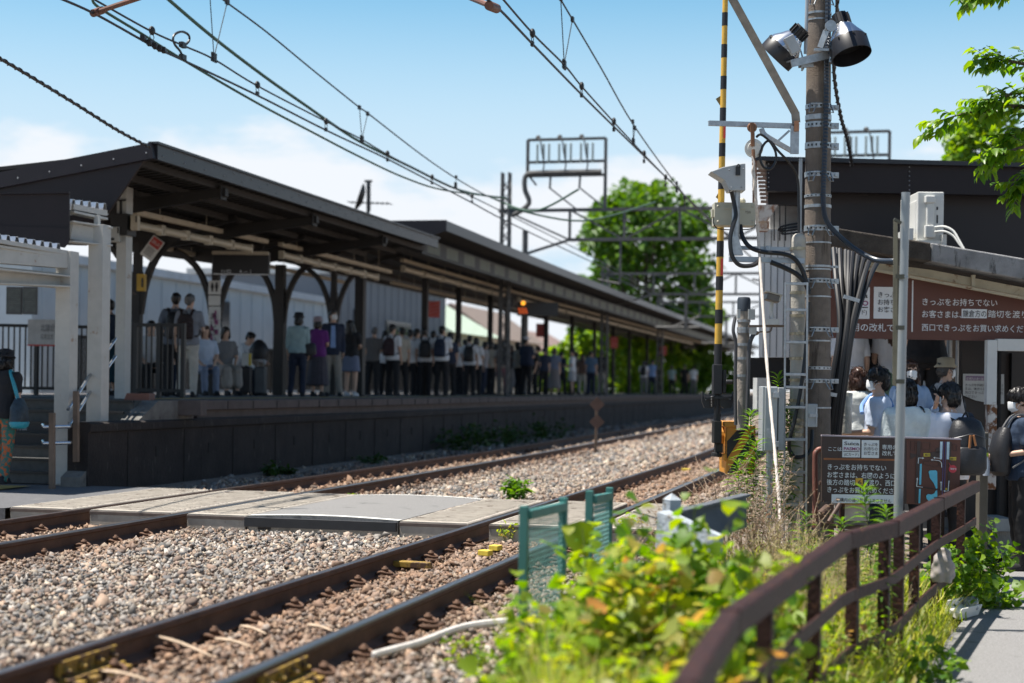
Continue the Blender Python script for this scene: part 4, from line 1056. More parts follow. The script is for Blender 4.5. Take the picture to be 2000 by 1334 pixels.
def fire(t, P, r, u, n, w, h, M):
    b = MB(); flat(b, P, M, -0.8, 0.15, 0.8, 0.92, w, h); b.build('red_field', M_red, t)
    b = MB(); text_mesh(b, '消火', P(-0.7, 0.4, 0.008), r, u, h * 0.17, width=w * 0.7); b.build('lettering', M_wsign, t)
    b = MB()
    for k in range(5): flat(b, P, M, -0.7, -0.05 - k * 0.15, 0.6 - 0.1 * (k % 2), -0.11 - k * 0.15, w, h)
    b.build('text_line', mat('grey_print', (0.2, 0.2, 0.2), 0.7), t)
board('tilted_sign', 284, 462, 311, 508, 25.8, 'tilted white sign with a red field hung on the first arched column', 'sign', [M_wsign], 0.02, fire, tilt=-0.62)
box_thing('emergency_box', 267, 535, 282, 568, 25.7, 0.15, [mat('yellow_box', (0.5, 0.3, 0.03), 0.5), M_blk], 'yellow emergency button box on the first arched column', 'emergency box', extra=lambda b: b.m(1).box(D(278, 552, 25.69), (0.03, 0.004, 0.15), PSI))
def rs(x0, x1, y0, y1, X, label):
    p = onx((x0 + x1) / 2, y1, X); d = (p - CAMP).dot(FW)
    def ex(t, P, r, u, n, w, h, M):
        b = MB()
        for k in range(5): b.bar(P(-1, -1.0 + k * 0.42, 0.005), P(1, -0.85 + k * 0.42 + 0.25, 0.005), 0.006, h * 0.07, up=n)
        b.build('stripe', M_wsign, t)
    board('striped_board', x0, y0, x1, y1, d - 0.3, label, 'sign', [M_red], 0.05, ex)
rs(836, 859, 588, 620, -12.3, 'red and white striped board on a column above the students')
rs(1047, 1064, 632, 658, -12.2, 'small red striped board on a column beside the pale house')
rs(1192, 1207, 658, 680, -12.2, 'small red striped board in front of the bright hedge')
rs(1290, 1302, 676, 694, -12.2, 'tiny red striped board at the far end of the platform')
def diamond(t, P, r, u, n, w, h, M):
    b = MB(); s = 0.8; b.prism([P(0, 0.95, 0.03), P(0.95, 0, 0.03), P(0, -0.95, 0.03), P(-0.95, 0, 0.03)], n * 0.01); b.build('face', M_blk, t)
board('diamond_board', 979, 577, 1006, 604, 44, 'dark diamond shaped board hanging under the far canopy', 'sign', [mat('grey_brown_frame', (0.10, 0.085, 0.075), 0.6)], 0.05, diamond, tilt=math.pi / 4)
p = D(1022, 592, 45.5)
b = MB(); b.box(D(1050, 604, 46), (px(80, 46), 0.3, px(26, 46)), PSI)
t = thing('led_display', 'hanging dark display with an orange lit dot and dashes', 'display', D(1050, 604, 46)); lcase = b.build('case', M_blk, t)
b = MB(); b.ell(D(1022, 592, 45.6), (0.065, 0.03, 0.065)); b.build('lit_dot', M_led, lcase)
b = MB()
for k in range(3):
    for j in range(3): b.box(D(1014 + j * 6 + k, 603 + k * 4, 45.7), (0.06, 0.03, 0.025), PSI)
b.build('lit_dashes', mat('red_led', (0.3, 0.05, 0.02), 0.5, emit=(1.0, 0.15, 0.02, 0.5)), lcase)
def frameposter(x0, x1, lab):
    def ex(t, P, r, u, n, w, h, M):
        b = MB(); 
        flat(b, P, M, -0.86, -0.78, -0.8, 0.82, w, h)
        for k in range(12): flat(b, P, M, -0.85, 0.8 - k * 0.14, 0.85, 0.76 - k * 0.14, w, h)
        b.build('print', mat('grey_green_print', (0.14, 0.17, 0.15), 0.6, var=0.5, scale=15), t)
    board('framed_poster', x0, 560, x1, 614, 24.5, lab, 'poster', [mat('dark_glazed_poster', (0.05, 0.055, 0.06), 0.3)], 0.06, ex)
frameposter(12, 42, 'dark framed poster above the stairs railing, the left one'); frameposter(44, 72, 'dark framed poster above the stairs railing, beside the white post')
def kita(t, P, r, u, n, w, h, M):
    b = MB(); text_mesh(b, '北鎌倉', P(-0.1, 0.15, 0.006), r, u, h * 0.3, width=w * 0.5); text_mesh(b, '段差注意', P(-0.1, -0.45, 0.006), r, u, h * 0.22, width=w * 0.45); b.build('lettering', mat('grey_print', (0.2, 0.2, 0.2), 0.7), t)
    b = MB(); flat(b, P, M, -1, -1.0, 1, -0.88, w, h); b.build('red_band', M_red, t)
board('station_sign', 54, 624, 110, 676, 24.6, 'pale lettered sign fixed to the stairs railing', 'sign', [mat('aged_white_sign', (0.42, 0.40, 0.38), 0.6)], 0.03, kita)
# diamond speed markers between the tracks
p = onz(1163, 888, -0.12); t = thing('diamond_marker', 'brown post with two diamond plates between the tracks', 'track marker', p)
dd = (p - CAMP).dot(FW)
b = MB(); b.cyl(p, D(1166, 778, dd), 0.03); b.build('post', M_brnpost, t)
for y in (790, 824):
    b = MB(); c = D(1166, y, dd - 0.05); s = px(15, dd)
    b.prism([c + R0 * s, c + U0 * s, c - R0 * s, c - U0 * s], FW * 0.02); b.build('diamond_plate', mat('faded_brown_plate', (0.13, 0.075, 0.055), 0.6, var=0.2), t)
# ---------------------------------------------------------------- right side: station building
MZ = Matrix.Rotation(PSI, 3, 'Z')
def fb(b, x0, y0, x1, y1, d, dep, off=0.0):
    """box facing the camera's way: photo rectangle at depth d, dep metres deep behind it"""
    a, c = D(x0, y1, d), D(x1, y0, d)
    s = R0 * ((c - a).dot(R0)); w = (c - a).dot(R0); h = (c - a).z
    return b.box((a + c) / 2 + FW * (dep / 2 + off), (w, dep, h), M=MZ)
def fpoly(b, pts, d, dep): return b.prism([D(x, y, d) for x, y in pts], FW * dep)

bld = thing('station_building', 'dark brown clad station building with white siding at its left end', 'building', D(1700, 1110, 17))
b = MB(); fpoly(b, [(1500, 372), (2120, 386), (2120, 640), (1620, 640), (1560, 400), (1500, 400)], 18.5, 0.15)
b.build('upper_wall', mat('dark_cladding', (0.013, 0.0085, 0.010), 0.55, var=0.10, scale=1.3, spots=(0.06, 0.055, 0.06), spot_amt=0.08, spot_scale=6), bld)
b = MB(); fpoly(b, [(1498, 312), (2120, 328), (2120, 384), (1498, 373)], 18.2, 0.12)
b.bar(D(1497, 311.5, 18.18), D(2120, 327.5, 18.18), 0.05, 0.025)
for k in range(6): b.m(1).ell(D(1776 , 326 + k * 9, 18.19), 0.009, 6, 4); b.ell(D(1501, 320 + k * 9, 18.19), 0.009, 6, 4)
b.build('roof_fascia', [M_dark(), M_galv()], bld)
b = MB(); b.prism([D(1480, 316, 18.3), D(1500, 312, 18.2), D(2120, 328, 18.2), D(2120, 330, 18.2)] , V((0, 0, 0.03)) )
b.prism([D(1470, 313, 18.1), D(2120, 329, 18.1), D(2120, 329, 18.1) + V((0, 9, 0)), D(1470, 313, 18.1) + V((0, 9, 0))], V((0, 0, 0.05))); b.build('roof', M_fascia, bld)
b = MB()
for k in range(9): b.bar(D(1478 + k * 1.0, 334 + k * 7.5, 18.25), D(1499, 334 + k * 7.5, 18.25), 0.05, 0.03)
b.bar(D(1474, 312, 18.2), D(1474, 400, 18.25), 0.05, 0.05)
b.build('soffit_edge', mat('rusty_corrugated_edge', (0.22, 0.13, 0.09), 0.6, var=0.3, scale=14), bld)
b = MB(); fpoly(b, [(1481, 400), (1499, 400), (1520, 400), (1499, 432), (1481, 432)], 18.2, 0.2); fb(b, 1482, 432, 1502, 450, 18.3, 0.2)
b.build('corner_bracket', mat('rust_streaked_white_steel', (0.55, 0.50, 0.45), 0.6, var=0.1, spots=(0.25, 0.10, 0.04), spot_amt=0.75, spot_scale=5), bld)
M_siding = mat('white_siding', (0.62, 0.64, 0.66), 0.5, var=0.05, scale=2)
b = MB(); b.prism([D(1482, 448, 18.7), D(1640, 448, 18.7), D(1640, 698, 18.7), D(1482, 698, 18.7)], (0, 4, 0))
for k, x in enumerate((1491, 1504, 1517, 1530, 1543, 1556)): fb(b.m(1), x, 450, x + 1.6, 697, 18.694, 0.01)
b.build('siding_wall', [M_siding, mat('siding_groove', (0.20, 0.21, 0.22), 0.6)], bld)
b = MB(); fb(b, 1504, 402, 1560, 450, 18.9, 0.2); b.build('soffit_wall', mat('grey_soffit', (0.33, 0.31, 0.29), 0.8), bld)  # plain even grey, darker than the white siding
b = MB()
for i in range(3): b.tube([D(1512 + i * 11, 402, 18.55), D(1512 + i * 11, 470, 18.55)], 0.008, 6)
for i in range(4): b.tube(smoothpath([D(1520 + i * 4, 450, 18.5), D(1528, 442 + i * 5, 18.45), D(1560, 436 + i * 6, 18.5)], 4), 0.012, 6)
b.build('cable_tangle', M_black(), bld)
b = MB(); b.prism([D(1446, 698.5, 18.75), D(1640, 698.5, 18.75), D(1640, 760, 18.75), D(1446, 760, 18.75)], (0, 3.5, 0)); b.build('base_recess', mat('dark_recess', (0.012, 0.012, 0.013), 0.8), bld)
b = MB(); fb(b, 1478, 738, 1502, 800, 17.8, 0.3); b.build('lower_panel', mat('pale_panel', (0.48, 0.49, 0.48), 0.6), bld)
# lower roof edge of the gate: mossy concrete beam, left half dark, right half streaked grey
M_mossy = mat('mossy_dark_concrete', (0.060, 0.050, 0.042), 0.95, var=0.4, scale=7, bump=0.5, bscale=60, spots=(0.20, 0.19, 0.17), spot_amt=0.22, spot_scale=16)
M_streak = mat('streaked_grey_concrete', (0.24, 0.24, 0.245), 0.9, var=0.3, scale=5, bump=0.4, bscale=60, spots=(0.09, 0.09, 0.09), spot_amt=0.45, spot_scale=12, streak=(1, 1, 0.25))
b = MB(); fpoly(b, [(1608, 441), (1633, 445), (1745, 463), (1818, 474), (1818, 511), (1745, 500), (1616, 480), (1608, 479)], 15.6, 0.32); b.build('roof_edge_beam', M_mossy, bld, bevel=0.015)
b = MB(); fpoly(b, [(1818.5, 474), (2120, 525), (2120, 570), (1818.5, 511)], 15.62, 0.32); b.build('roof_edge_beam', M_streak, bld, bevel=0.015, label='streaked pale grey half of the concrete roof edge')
b = MB(); b.prism([D(1625, 450, 15.93), D(2120, 530, 15.93), D(2120, 530, 15.93) + V((0, 2.6, 0)), D(1625, 450, 15.93) + V((0, 2.6, 0))], V((0, 0, -0.06))); b.build('lower_roof', M_mossy, bld)
M_rustcream = mat('rust_specked_cream_steel', (0.40, 0.33, 0.22), 0.6, var=0.15, spots=(0.16, 0.065, 0.02), spot_amt=0.42, spot_scale=9)
b = MB(); fpoly(b, [(1690, 511), (1818, 527), (2120, 585), (2120, 603), (1818, 543), (1690, 522)], 15.8, 0.12); b.bar(D(1690, 524, 15.72), D(2120, 606, 15.72), 0.05, 0.025)
fb(b, 1898, 537, 1905, 560, 15.74, 0.04)
b.build('eave_strip', M_rustcream, bld)
# gate interior
b = MB(); fb(b, 1873, 660, 2120, 1060, 17.3, 0.12); b.build('brown_wall', mat('dark_brown_panel', (0.026, 0.019, 0.016), 0.55, var=0.1), bld)
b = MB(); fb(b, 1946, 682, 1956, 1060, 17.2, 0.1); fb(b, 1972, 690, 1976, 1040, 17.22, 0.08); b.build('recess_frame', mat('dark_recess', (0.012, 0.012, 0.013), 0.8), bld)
b = MB(); fb(b, 1866, 655, 1873, 1040, 17.0, 0.06); fb(b, 1854, 655, 1860, 860, 17.05, 0.05); b.build('door_frame', mat('aluminium_frame', (0.50, 0.50, 0.48), 0.4, 0.5), bld)
b = MB(); fb(b, 1858, 655, 1867, 860, 17.12, 0.05); b.build('door_edge', mat('brass_brown_door', (0.14, 0.10, 0.07), 0.5), bld)
b = MB(); fb(b, 1560, 600, 1870, 1000, 22.5, 0.2); b.build('rear_wall', mat('pale_inner_wall', (0.42, 0.45, 0.48), 0.7, var=0.06), bld)
for k in range(12): pass
b = MB(); fb(b, 1836, 590, 1866, 870, 20.4, 0.1)
for k in range(4): fb(b.m(1), 1841 + k * 6, 640, 1842 + k * 6, 860, 20.39, 0.01)
b.build('stairs_side_wall', [mat('pale_blue_wall', (0.50, 0.56, 0.62), 0.6, var=0.04), mat('siding_groove', (0.20, 0.21, 0.22), 0.6)], bld)
M_rustwhite = mat('rust_eaten_white_steel', (0.60, 0.60, 0.58), 0.6, var=0.06, spots=(0.17, 0.06, 0.015), spot_amt=0.22, spot_scale=7)
def rust_gradient(m):
    return m
b = MB(); fb(b, 1927, 664, 1948, 790, 15.9, 0.10); fb(b, 1948, 664, 2120, 685, 15.9, 0.10); b.build('gate_frame', M_rustwhite, bld, bevel=0.004)
M_rustmore = mat('heavily_rusted_white_steel', (0.55, 0.53, 0.50), 0.7, var=0.1, spots=(0.15, 0.055, 0.015), spot_amt=0.68, spot_scale=9, bump=0.3, bscale=30)
b = MB(); fb(b, 1927.5, 790, 1947.5, 956, 15.9, 0.098); b.build('gate_frame', M_rustmore, bld, bevel=0.004, label='heavily rusted lower half of the white gate post')
b = MB(); fb(b, 1911, 845, 1931, 1075, 15.2, 0.12); b.build('stainless_post', mat('stainless_sheet', (0.17, 0.155, 0.125), 0.5, 0.2, var=0.12, scale=3), None, bevel=0.006, label='plain beige metal post below the rusty gate frame', cat='post')
b = MB(); fb(b, 1944, 1013, 1978, 1038, 16.2, 0.5); fb(b.m(1), 1944, 1038, 2060, 1100, 16.3, 0.4); b.build('gate_plinth', [mat('grey_green_box', (0.30, 0.31, 0.30), 0.7), M_conc()], label='grey slab on a dark concrete plinth behind the standing passenger', cat='plinth', bevel=0.006)
b = MB(); fb(b, 1645, 985, 1698, 1017, 14.0, 0.5); b.m(1); fb(b, 1645, 983, 1698, 986, 13.95, 0.55); b.build('ramp_block', [mat('pale_concrete_block', (0.45, 0.44, 0.41), 0.8), mat('tactile_yellow', (0.4, 0.28, 0.08), 0.8)], label='pale block with a yellow top edge under the map sign', cat='block', bevel=0.006)

# the big sign above the gate
M_sb = mat('red_brown_sign', (0.115, 0.040, 0.027), 0.55, var=0.10, scale=2.5)
M_wl = mat('white_vinyl', (0.70, 0.73, 0.76), 0.5, var=0.03)
M_dl = mat('dark_vinyl', (0.03, 0.025, 0.03), 0.5)
M_pinkl = mat('magenta_vinyl', (0.25, 0.05, 0.16), 0.5)
sg = thing('gate_sign', 'large red brown sign in Japanese hanging over the ticket gate', 'sign', D(1820, 668, 16.1))
SD = 16.05
b = MB(); fpoly(b, [(1616, 505), (1700, 521), (1818, 541), (2120, 600), (2120, 669), (1616, 660)], SD, 0.05); sbd = b.build('board', M_sb, sg)
def slab(b, x0, y0, x1, y1, d, th=0.004): return fb(b, x0, y0, x1, y1, d - th, th)
SR = (D(1900, 640, SD) - D(1700, 640, SD)).normalized()
HR = R0 * math.cos(-0.004) + U0 * math.sin(-0.004)
def tx(b, s, x, y, wpx, hpx, d, bold=0.0, lift=0.006):
    """text with its left baseline at (x, y): wpx wide, about hpx tall characters"""
    return text_mesh(b, s, D(x, y, d) - FW * lift, HR, U0, px(hpx, d), bold=bold, width=px(wpx, d), lift=0)
for q in ((1640, 561, 1699, 622), (1706, 561, 1766, 622), (1780, 548, 1784, 648), (1878, 604, 1927.5, 621)): b = MB(); slab(b, *q, SD); b.build('white_patch', M_wl, sbd)
b = MB(); tx(b, 'きっぷをお持ちでない', 1799, 595, 146, 15.5, SD, 0.004)
tx(b, 'お客さまは、', 1799, 619, 77, 15.5, SD, 0.004); b.build('white_lettering', M_wl, sbd); b = MB(); tx(b, '踏切を渡り、', 1929, 619, 84, 15.5, SD, 0.004); b.build('white_lettering', M_wl, sbd); b = MB()
tx(b, '西口できっぷをお買い求めください', 1799, 645, 226, 15.5, SD, 0.004); tx(b, '専用の改札です', 1645, 645, 118, 17, SD, 0.004); b.build('white_lettering', M_wl, sbd)
b = MB(); tx(b, '鎌倉方の', 1879.5, 618, 46, 15, SD, 0.004, 0.008)
for i, s in enumerate(('きっぷを', 'お持ちの', 'お客さま')): tx(b, s, 1713, 580 + i * 14.5, 46, 12, SD, 0.006, 0.008)
tx(b, 'Suica', 1648, 581, 46, 15, SD, 0.012, 0.008); tx(b, '(ICカード)', 1648, 613, 44, 11, SD, 0.006, 0.008); slab(b, 1646, 599.5, 1695, 600.8, SD - 0.004); b.build('dark_lettering', M_dl, sbd)
b = MB(); tx(b, 'PASMO', 1646, 596, 49, 13, SD, 0.03, 0.008); b.build('pink_lettering', M_pinkl, sbd)
# notice pinned on the brown wall
nt = thing('paper_notice', 'curling white paper notice on the brown wall behind the rusty post', 'notice', D(1920, 790, 17.25))
b = MB()
g = [(1881, 730), (1961, 731), (1961, 789), (1940, 789), (1905, 782), (1881, 772)]
b.prism([D(x, y, 17.26) for x, y in g], FW * 0.008); npap = b.build('paper', mat('aged_paper', (0.50, 0.51, 0.50), 0.8, var=0.06), nt)
b = MB(); slab(b, 1886, 735, 1955, 743, 17.26); b.build('purple_band', mat('purple_band', (0.22, 0.15, 0.24), 0.7), npap)
b = MB(); tx(b, '駅構内の通り抜けはできません', 1887, 742, 66, 6, 17.256); b.build('pale_lettering', M_wsign, npap)
b = MB()
for i, s in enumerate(('きっぷをお持ちでないお客さ', 'まは、後方６番の踏切を渡り', '西口できっぷをお買い求め', 'ください')): tx(b, s, 1884, 754 + i * 7.4, 74 if i < 3 else 22, 6, 17.26, 0.004)
b.build('lettering', M_dl, npap)

# air conditioner on the lower roof
ac = thing('air_conditioner', 'white air conditioner outdoor unit standing on the gate roof', 'air conditioner', D(1815, 480, 16.9))
M_ac = mat('white_ac_casing', (0.62, 0.62, 0.59), 0.45, var=0.05)
b = MB(); fb(b, 1791, 375, 1844, 470, 16.9, 0.75); fb(b, 1787, 391, 1792, 466, 16.95, 0.5); acas = b.build('casing', M_ac, ac, bevel=0.012)
b = MB(); fb(b, 1808, 382, 1827, 396, 16.84, 0.07); fb(b, 1810, 396, 1825, 440, 16.86, 0.05); fb(b, 1807, 440, 1828, 464, 16.84, 0.07); b.build('valve_cover', M_ac, ac, bevel=0.01)
b = MB(); fb(b, 1775, 446, 1784, 468, 16.8, 0.5); fb(b, 1841, 458, 1849, 482, 16.8, 0.5); fb(b, 1790, 470, 1846, 476, 16.85, 0.6); b.build('bracket', M_ac, ac)
b = MB()
for dy in (0, 9): b.tube(smoothpath([D(1826, 444 + dy, 16.83), D(1845, 443 + dy, 16.75), D(1862, 452 + dy, 16.7), D(1873, 470 + dy * 0.6, 16.65), D(1883, 488, 16.6)], 5), 0.014, 8)
b.build('hose', M_ac, ac, smooth=True)
b = MB(); slab(b, 1829, 420, 1832, 436, 16.9); slab(b, 1829, 404, 1832, 410, 16.9); b.build('rating_label', M_steel_dark(), acas)

# ---------------------------------------------------------------- the big concrete pole and what hangs on it
PD = 14.2
M_pole = mat('pole_concrete', (0.165, 0.135, 0.112), 0.9, var=0.22, scale=9, bump=0.3, bscale=90, spots=(0.07, 0.055, 0.045), spot_amt=0.4, spot_scale=3.5, streak=(3, 3, 0.35))
def pc(y): return 1599.5 - (y / 1000) * 6                        # centre line of the pole in the photo
def pr(y): return px(23.0 + y / 1000 * 5.0, PD)
pole = thing('concrete_pole', 'tall brownish concrete pole banded with steel straps and carrying floodlights', 'utility pole', D(pc(1010), 1050, PD))
b = MB(); b.tube([D(pc(y), y, PD) for y in (-60, 200, 450, 700, 1060)], [pr(y) for y in (-60, 200, 450, 700, 1060)], 28); b.build('shaft', M_pole, pole, smooth=True)
def band(y, h=9, perf=False, lug=True):
    b = MB(); c = D(pc(y), y, PD); r = pr(y) + 0.006; hh = px(h, PD)
    b.lathe([(r - 0.008, -hh / 2), (r, -hh / 2), (r, hh / 2), (r - 0.008, hh / 2)], c, n=28)
    if lug:
        b.box(c + R0 * (r + 0.03), (0.075, 0.02, hh * 1.1), PSI)
        b.lathe([(0, 0), (0.014, 0), (0.014, 0.02), (0, 0.02)], c + R0 * (r + 0.04) - FW * 0.03, FW, 6)
    if perf:
        b.m(1)
        for k in range(-3, 4):
            a = k * 0.33; n = -FW * math.cos(a) + R0 * math.sin(a)
            b.box(c + n * (r + 0.0005), (0.014, 0.006, hh * 0.35), M=Matrix((R0 * math.cos(a) + FW * math.sin(a), n, U0)).transposed())
    return b.build('steel_band', [M_galv(), M_black()], pole, smooth=False)
def steps(y):
    b = MB(); r = pr(y) + 0.01
    for s in (-0.55, 0.55):
        n = -FW * math.cos(s) + R0 * math.sin(s); t = R0 * math.cos(s) + FW * math.sin(s); c = D(pc(y), y, PD) + n * r
        b.tube([c + t * 0.032 + U0 * 0.03, c + t * 0.02 + n * 0.055 - U0 * 0.06, c - t * 0.02 + n * 0.055 - U0 * 0.06, c - t * 0.032 + U0 * 0.03], 0.0065, 6)
    b.bar(D(pc(y), y - 5, PD) - FW * r * 1.02 - R0 * 0.09, D(pc(y), y - 5, PD) - FW * r * 1.02 + R0 * 0.09, 0.02, 0.008)
    b.build('step_loops', M_galv(), pole)
for y, h, pf, lug in ((28, 4, False, False), (41, 3, False, False), (119, 10, True, True), (210, 9, True, True), (231, 10, False, False), (246, 11, True, True), (286, 12, True, True), (342, 10, True, True), (384, 5, True, False), (404, 6, False, False), (447, 11, True, True), (475, 3, False, False), (521, 4, False, True), (527, 3, False, False), (549, 9, True, True), (580, 3, False, False), (644, 9, True, True), (666, 3, False, False), (719, 6, True, False), (744, 8, True, True), (796, 3, False, False)): band(y, h, pf, lug)
for y in (212, 345, 450, 552, 646, 747, 4): steps(y)
# conduits up the pole
for q in ((1577, -30, 1573, 105), (1564, 310, 1562, 455)): b = MB(); b.tube([D(q[0], q[1], PD - 0.12), D(q[2], q[3], PD - 0.12)], 0.016, 8); b.build('grey_conduit', mat('grey_pvc', (0.33, 0.36, 0.39), 0.4, var=0.05), pole, smooth=True)
def corrugated(pts, r, name, m, label, cat):
    S = smoothpath(pts, 26); out = []; rs = []
    L = 0; 
    for i, p in enumerate(S):
        out.append(p); rs.append(r if i % 2 else r * 0.86)
    b = MB(); b.tube(out, rs, 10); return b.build(name, m, label=label, cat=cat)
corrugated([D(1616.5, -30, PD - 0.14), D(1616, 60, PD - 0.15), D(1614, 140, PD - 0.16), D(1613, 230, PD - 0.16), D(1610, 320, PD - 0.17), D(1608, 395, PD - 0.17), D(1615, 432, PD - 0.18), D(1640, 462, PD - 0.2), D(1675, 490, PD - 0.3), D(1712, 508, PD - 0.5), D(1748, 510, PD - 0.8)], px(5.4, PD), 'corrugated_hose', mat('blue_black_hose', (0.022, 0.032, 0.048), 0.35, var=0.1), 'black corrugated hose running down the pole and curving off right', 'hose')
# floodlights
M_bell = mat('bright_aluminium_bell', (0.75, 0.77, 0.80), 0.22, 1.0, var=0.08, scale=4)
def flood(label, top, mouth, dz, r0, r1):
    a = D(*top, PD - 0.2); c = D(*mouth, PD - 0.2 + dz); ax = (c - a).normalized(); L = (c - a).length
    t = thing('floodlight', label, 'floodlight', a)
    b = MB(); b.lathe([(0.0, -0.02), (r0 * 0.85, -0.02), (r0 * 0.9, L * 0.26), (0, L * 0.26)], a, ax, 18)
    for k in range(12):
        q = k * math.pi / 6; u = ax.cross(V((0.3, 0.9, 0.2))).normalized(); w = ax.cross(u); n = u * math.cos(q) + w * math.sin(q)
        b.box(a + n * r0 * 0.9 + ax * L * 0.10, (0.008, 0.03, L * 0.24), M=Matrix((ax.cross(n), n, ax)).transposed())
    b.build('finned_housing', M_black(), t)
    b = MB(); b.lathe([(r0 * 0.95, L * 0.22), (r0 * 1.15, L * 0.27), (r1 * 0.72, L * 0.42), (r1 * 0.93, L * 0.56), (r1 * 0.99, L * 0.66)], a, ax, 40); b.build('reflector_bell', M_bell, t, smooth=True)
    b = MB(); b.lathe([(r1 * 1.0, L * 0.62), (r1 * 1.03, L * 0.64), (r1 * 1.03, L), (r1 * 1.0, L), (r1 * 0.98, L * 0.7), (0.01, L * 0.66)], a, ax, 40)
    for k in range(8):
        q = k * math.pi / 4; u = ax.cross(V((0.3, 0.9, 0.2))).normalized(); w = ax.cross(u); n = u * math.cos(q) + w * math.sin(q); b.ell(a + n * r1 * 1.035 + ax * L * 0.68, 0.010, 6, 4)
    b.build('black_skirt', mat('black_skirt', (0.012, 0.012, 0.015), 0.4), t, smooth=True)
    return t, a, ax, L
flood('silver floodlight with a black skirt on the right side of the pole', (1640, 33), (1664, 110), -0.13, px(17, PD), px(37, PD))
lt, a, ax, L = flood('silver floodlight with a black skirt on the left side of the pole', (1566, 58), (1513, 114), 0.10, px(17, PD), px(36, PD))
b = MB(); b.box(D(1547, 88, PD - 0.42), (0.09, 0.07, 0.16), M=MZ @ Matrix.Rotation(-0.5, 3, 'Y')); b.build('ballast_box', M_greybox(), lt, bevel=0.006)
br = thing('floodlight_bracket', 'galvanised angle bracket holding both floodlights to the pole', 'bracket', D(1590, 118, PD - 0.2))
b = MB(); b.bar(D(1540, 120, PD - 0.32), D(1618, 101, PD - 0.2), 0.09, 0.012); b.bar(D(1545, 125, PD - 0.36), D(1618, 108, PD - 0.24), 0.012, 0.06); b.bar(D(1562, 129, PD - 0.25), D(1586, 128, PD - 0.2), 0.05, 0.03); b.build('angle', M_galv(), br)
b = MB(); b.bar(D(1602, 93, PD - 0.3), D(1614, 60, PD - 0.34), 0.012, 0.06); b.bar(D(1614, 62, PD - 0.34), D(1624, 48, PD - 0.33), 0.014, 0.05); b.lathe([(0, 0), (0.05, 0), (0.05, 0.03), (0, 0.03)], D(1623, 50, PD - 0.36), FW, 16); b.bar(D(1590, 97, PD - 0.3), D(1618, 98, PD - 0.3), 0.04, 0.02); b.build('arm', M_galv(), br)
b = MB(); b.bar(D(1548, 80, PD - 0.36), D(1561, 101, PD - 0.3), 0.012, 0.05); b.tube(smoothpath([D(1564, 100, PD - .2), D(1568, 118, PD - .25), D(1566, 138, PD - .2), D(1571, 130, PD - .2)], 4), 0.008, 6); b.build('arm', M_galv(), br)
# diagonal brace and arm
M_brace = mat('brown_grey_steel', (0.24, 0.22, 0.19), 0.5, 0.4, var=0.25, scale=9)
bc = thing('pole_brace', 'long diagonal steel angle running up left from the pole', 'brace', D(1555, 240, PD))
b = MB(); b.bar(D(1405, -48, PD - 0.5), D(1553, 221, PD - 0.15), 0.07, 0.016, up=FW); b.bar(D(1410, -46, PD - 0.46), D(1558, 221, PD - 0.12), 0.012, 0.06, up=FW); b.bar(D(1553, 219, PD - 0.15), D(1555, 240, PD - 0.14), 0.072, 0.02, up=FW); b.build('angle', M_brace, bc)
b = MB(); fb(b, 1551, 236, 1560.5, 256, PD - 0.2, 0.03); b.build('copper_plate', mat('copper_plate', (0.42, 0.20, 0.11), 0.5, 0.5), bc)
arm = thing('pole_bracket', 'grey horizontal steel arm with a curved strut on the left of the pole', 'bracket', D(1550, 290, PD))
b = MB(); b.bar(D(1384, 241, PD - 0.3), D(1560, 247, PD - 0.14), 0.03, px(9, PD)); b.bar(D(1384, 237, PD - 0.28), D(1560, 243, PD - 0.12), 0.05, 0.008); b.build('beam', M_galv(), arm)
b = MB(); b.sweep([(-0.02, -0.02), (0.02, -0.02), (0.02, 0.02), (-0.02, 0.02)], smoothpath([D(1487, 251, PD - 0.2), D(1492, 262, PD - 0.2), D(1506, 272, PD - 0.2), D(1548, 296, PD - 0.15)], 4), up=FW); b.bar(D(1542, 255, PD - 0.2), D(1520, 275, PD - 0.2), 0.015, 0.02); fb(b, 1544, 246, 1561, 300, PD - 0.18, 0.03); b.build('strut', M_galv(), arm)
# strain insulator and guy rope
ins = thing('strain_insulator', 'white disc insulator hanging from the arm on rusty shackles', 'insulator', D(1470, 290, PD - 0.3))
b = MB(); b.lathe([(0.0, 0.0), (0.035, 0.0), (0.05, 0.02), (0.082, 0.028), (0.084, 0.045), (0.06, 0.05), (0.058, 0.06), (0.035, 0.06), (0.0, 0.065)], D(1470, 290, PD - 0.25), -FW + U0 * -0.15 + R0 * 0.1, 28); b.build('disc', mat('white_porcelain', (0.62, 0.63, 0.60), 0.2, var=0.04), ins, smooth=True)
b = MB(); b.lathe([(0, 0), (0.035, 0.0), (0.045, 0.02), (0.035, 0.04), (0, 0.04)], D(1468, 250, PD - 0.3), -FW, 16); b.tube([D(1468, 240, PD - 0.36), D(1470, 262, PD - 0.35), D(1470, 286, PD - 0.33)], 0.018, 8); b.tube([D(1471, 292, PD - 0.36), D(1472, 322, PD - 0.36)], 0.016, 8)
b.build('shackle', mat('rusty_shackle', (0.22, 0.11, 0.06), 0.6, 0.3, var=0.3), ins, smooth=True)
M_rope = mat('bleached_rope', (0.58, 0.52, 0.46), 0.85, var=0.2, scale=40)
b = MB(); P = smoothpath([D(1471, 300, PD - 0.36), D(1472, 335, PD - 0.36), D(1477, 400, PD - 0.35), D(1482, 480, PD - 0.3), D(1497, 700, PD - 0.9), D(1513, 880, PD - 1.5), D(1528, 1062, PD - 2.0)], 14)
b.tube(P, [0.013 + 0.002 * math.sin(i * 1.7) for i in range(len(P))], 8)
b.tube(smoothpath([D(1468, 305, PD - 0.37), D(1473, 320, PD - 0.38), D(1469, 335, PD - 0.37), D(1474, 352, PD - 0.37), D(1471, 372, PD - .36)], 5), 0.009, 6)
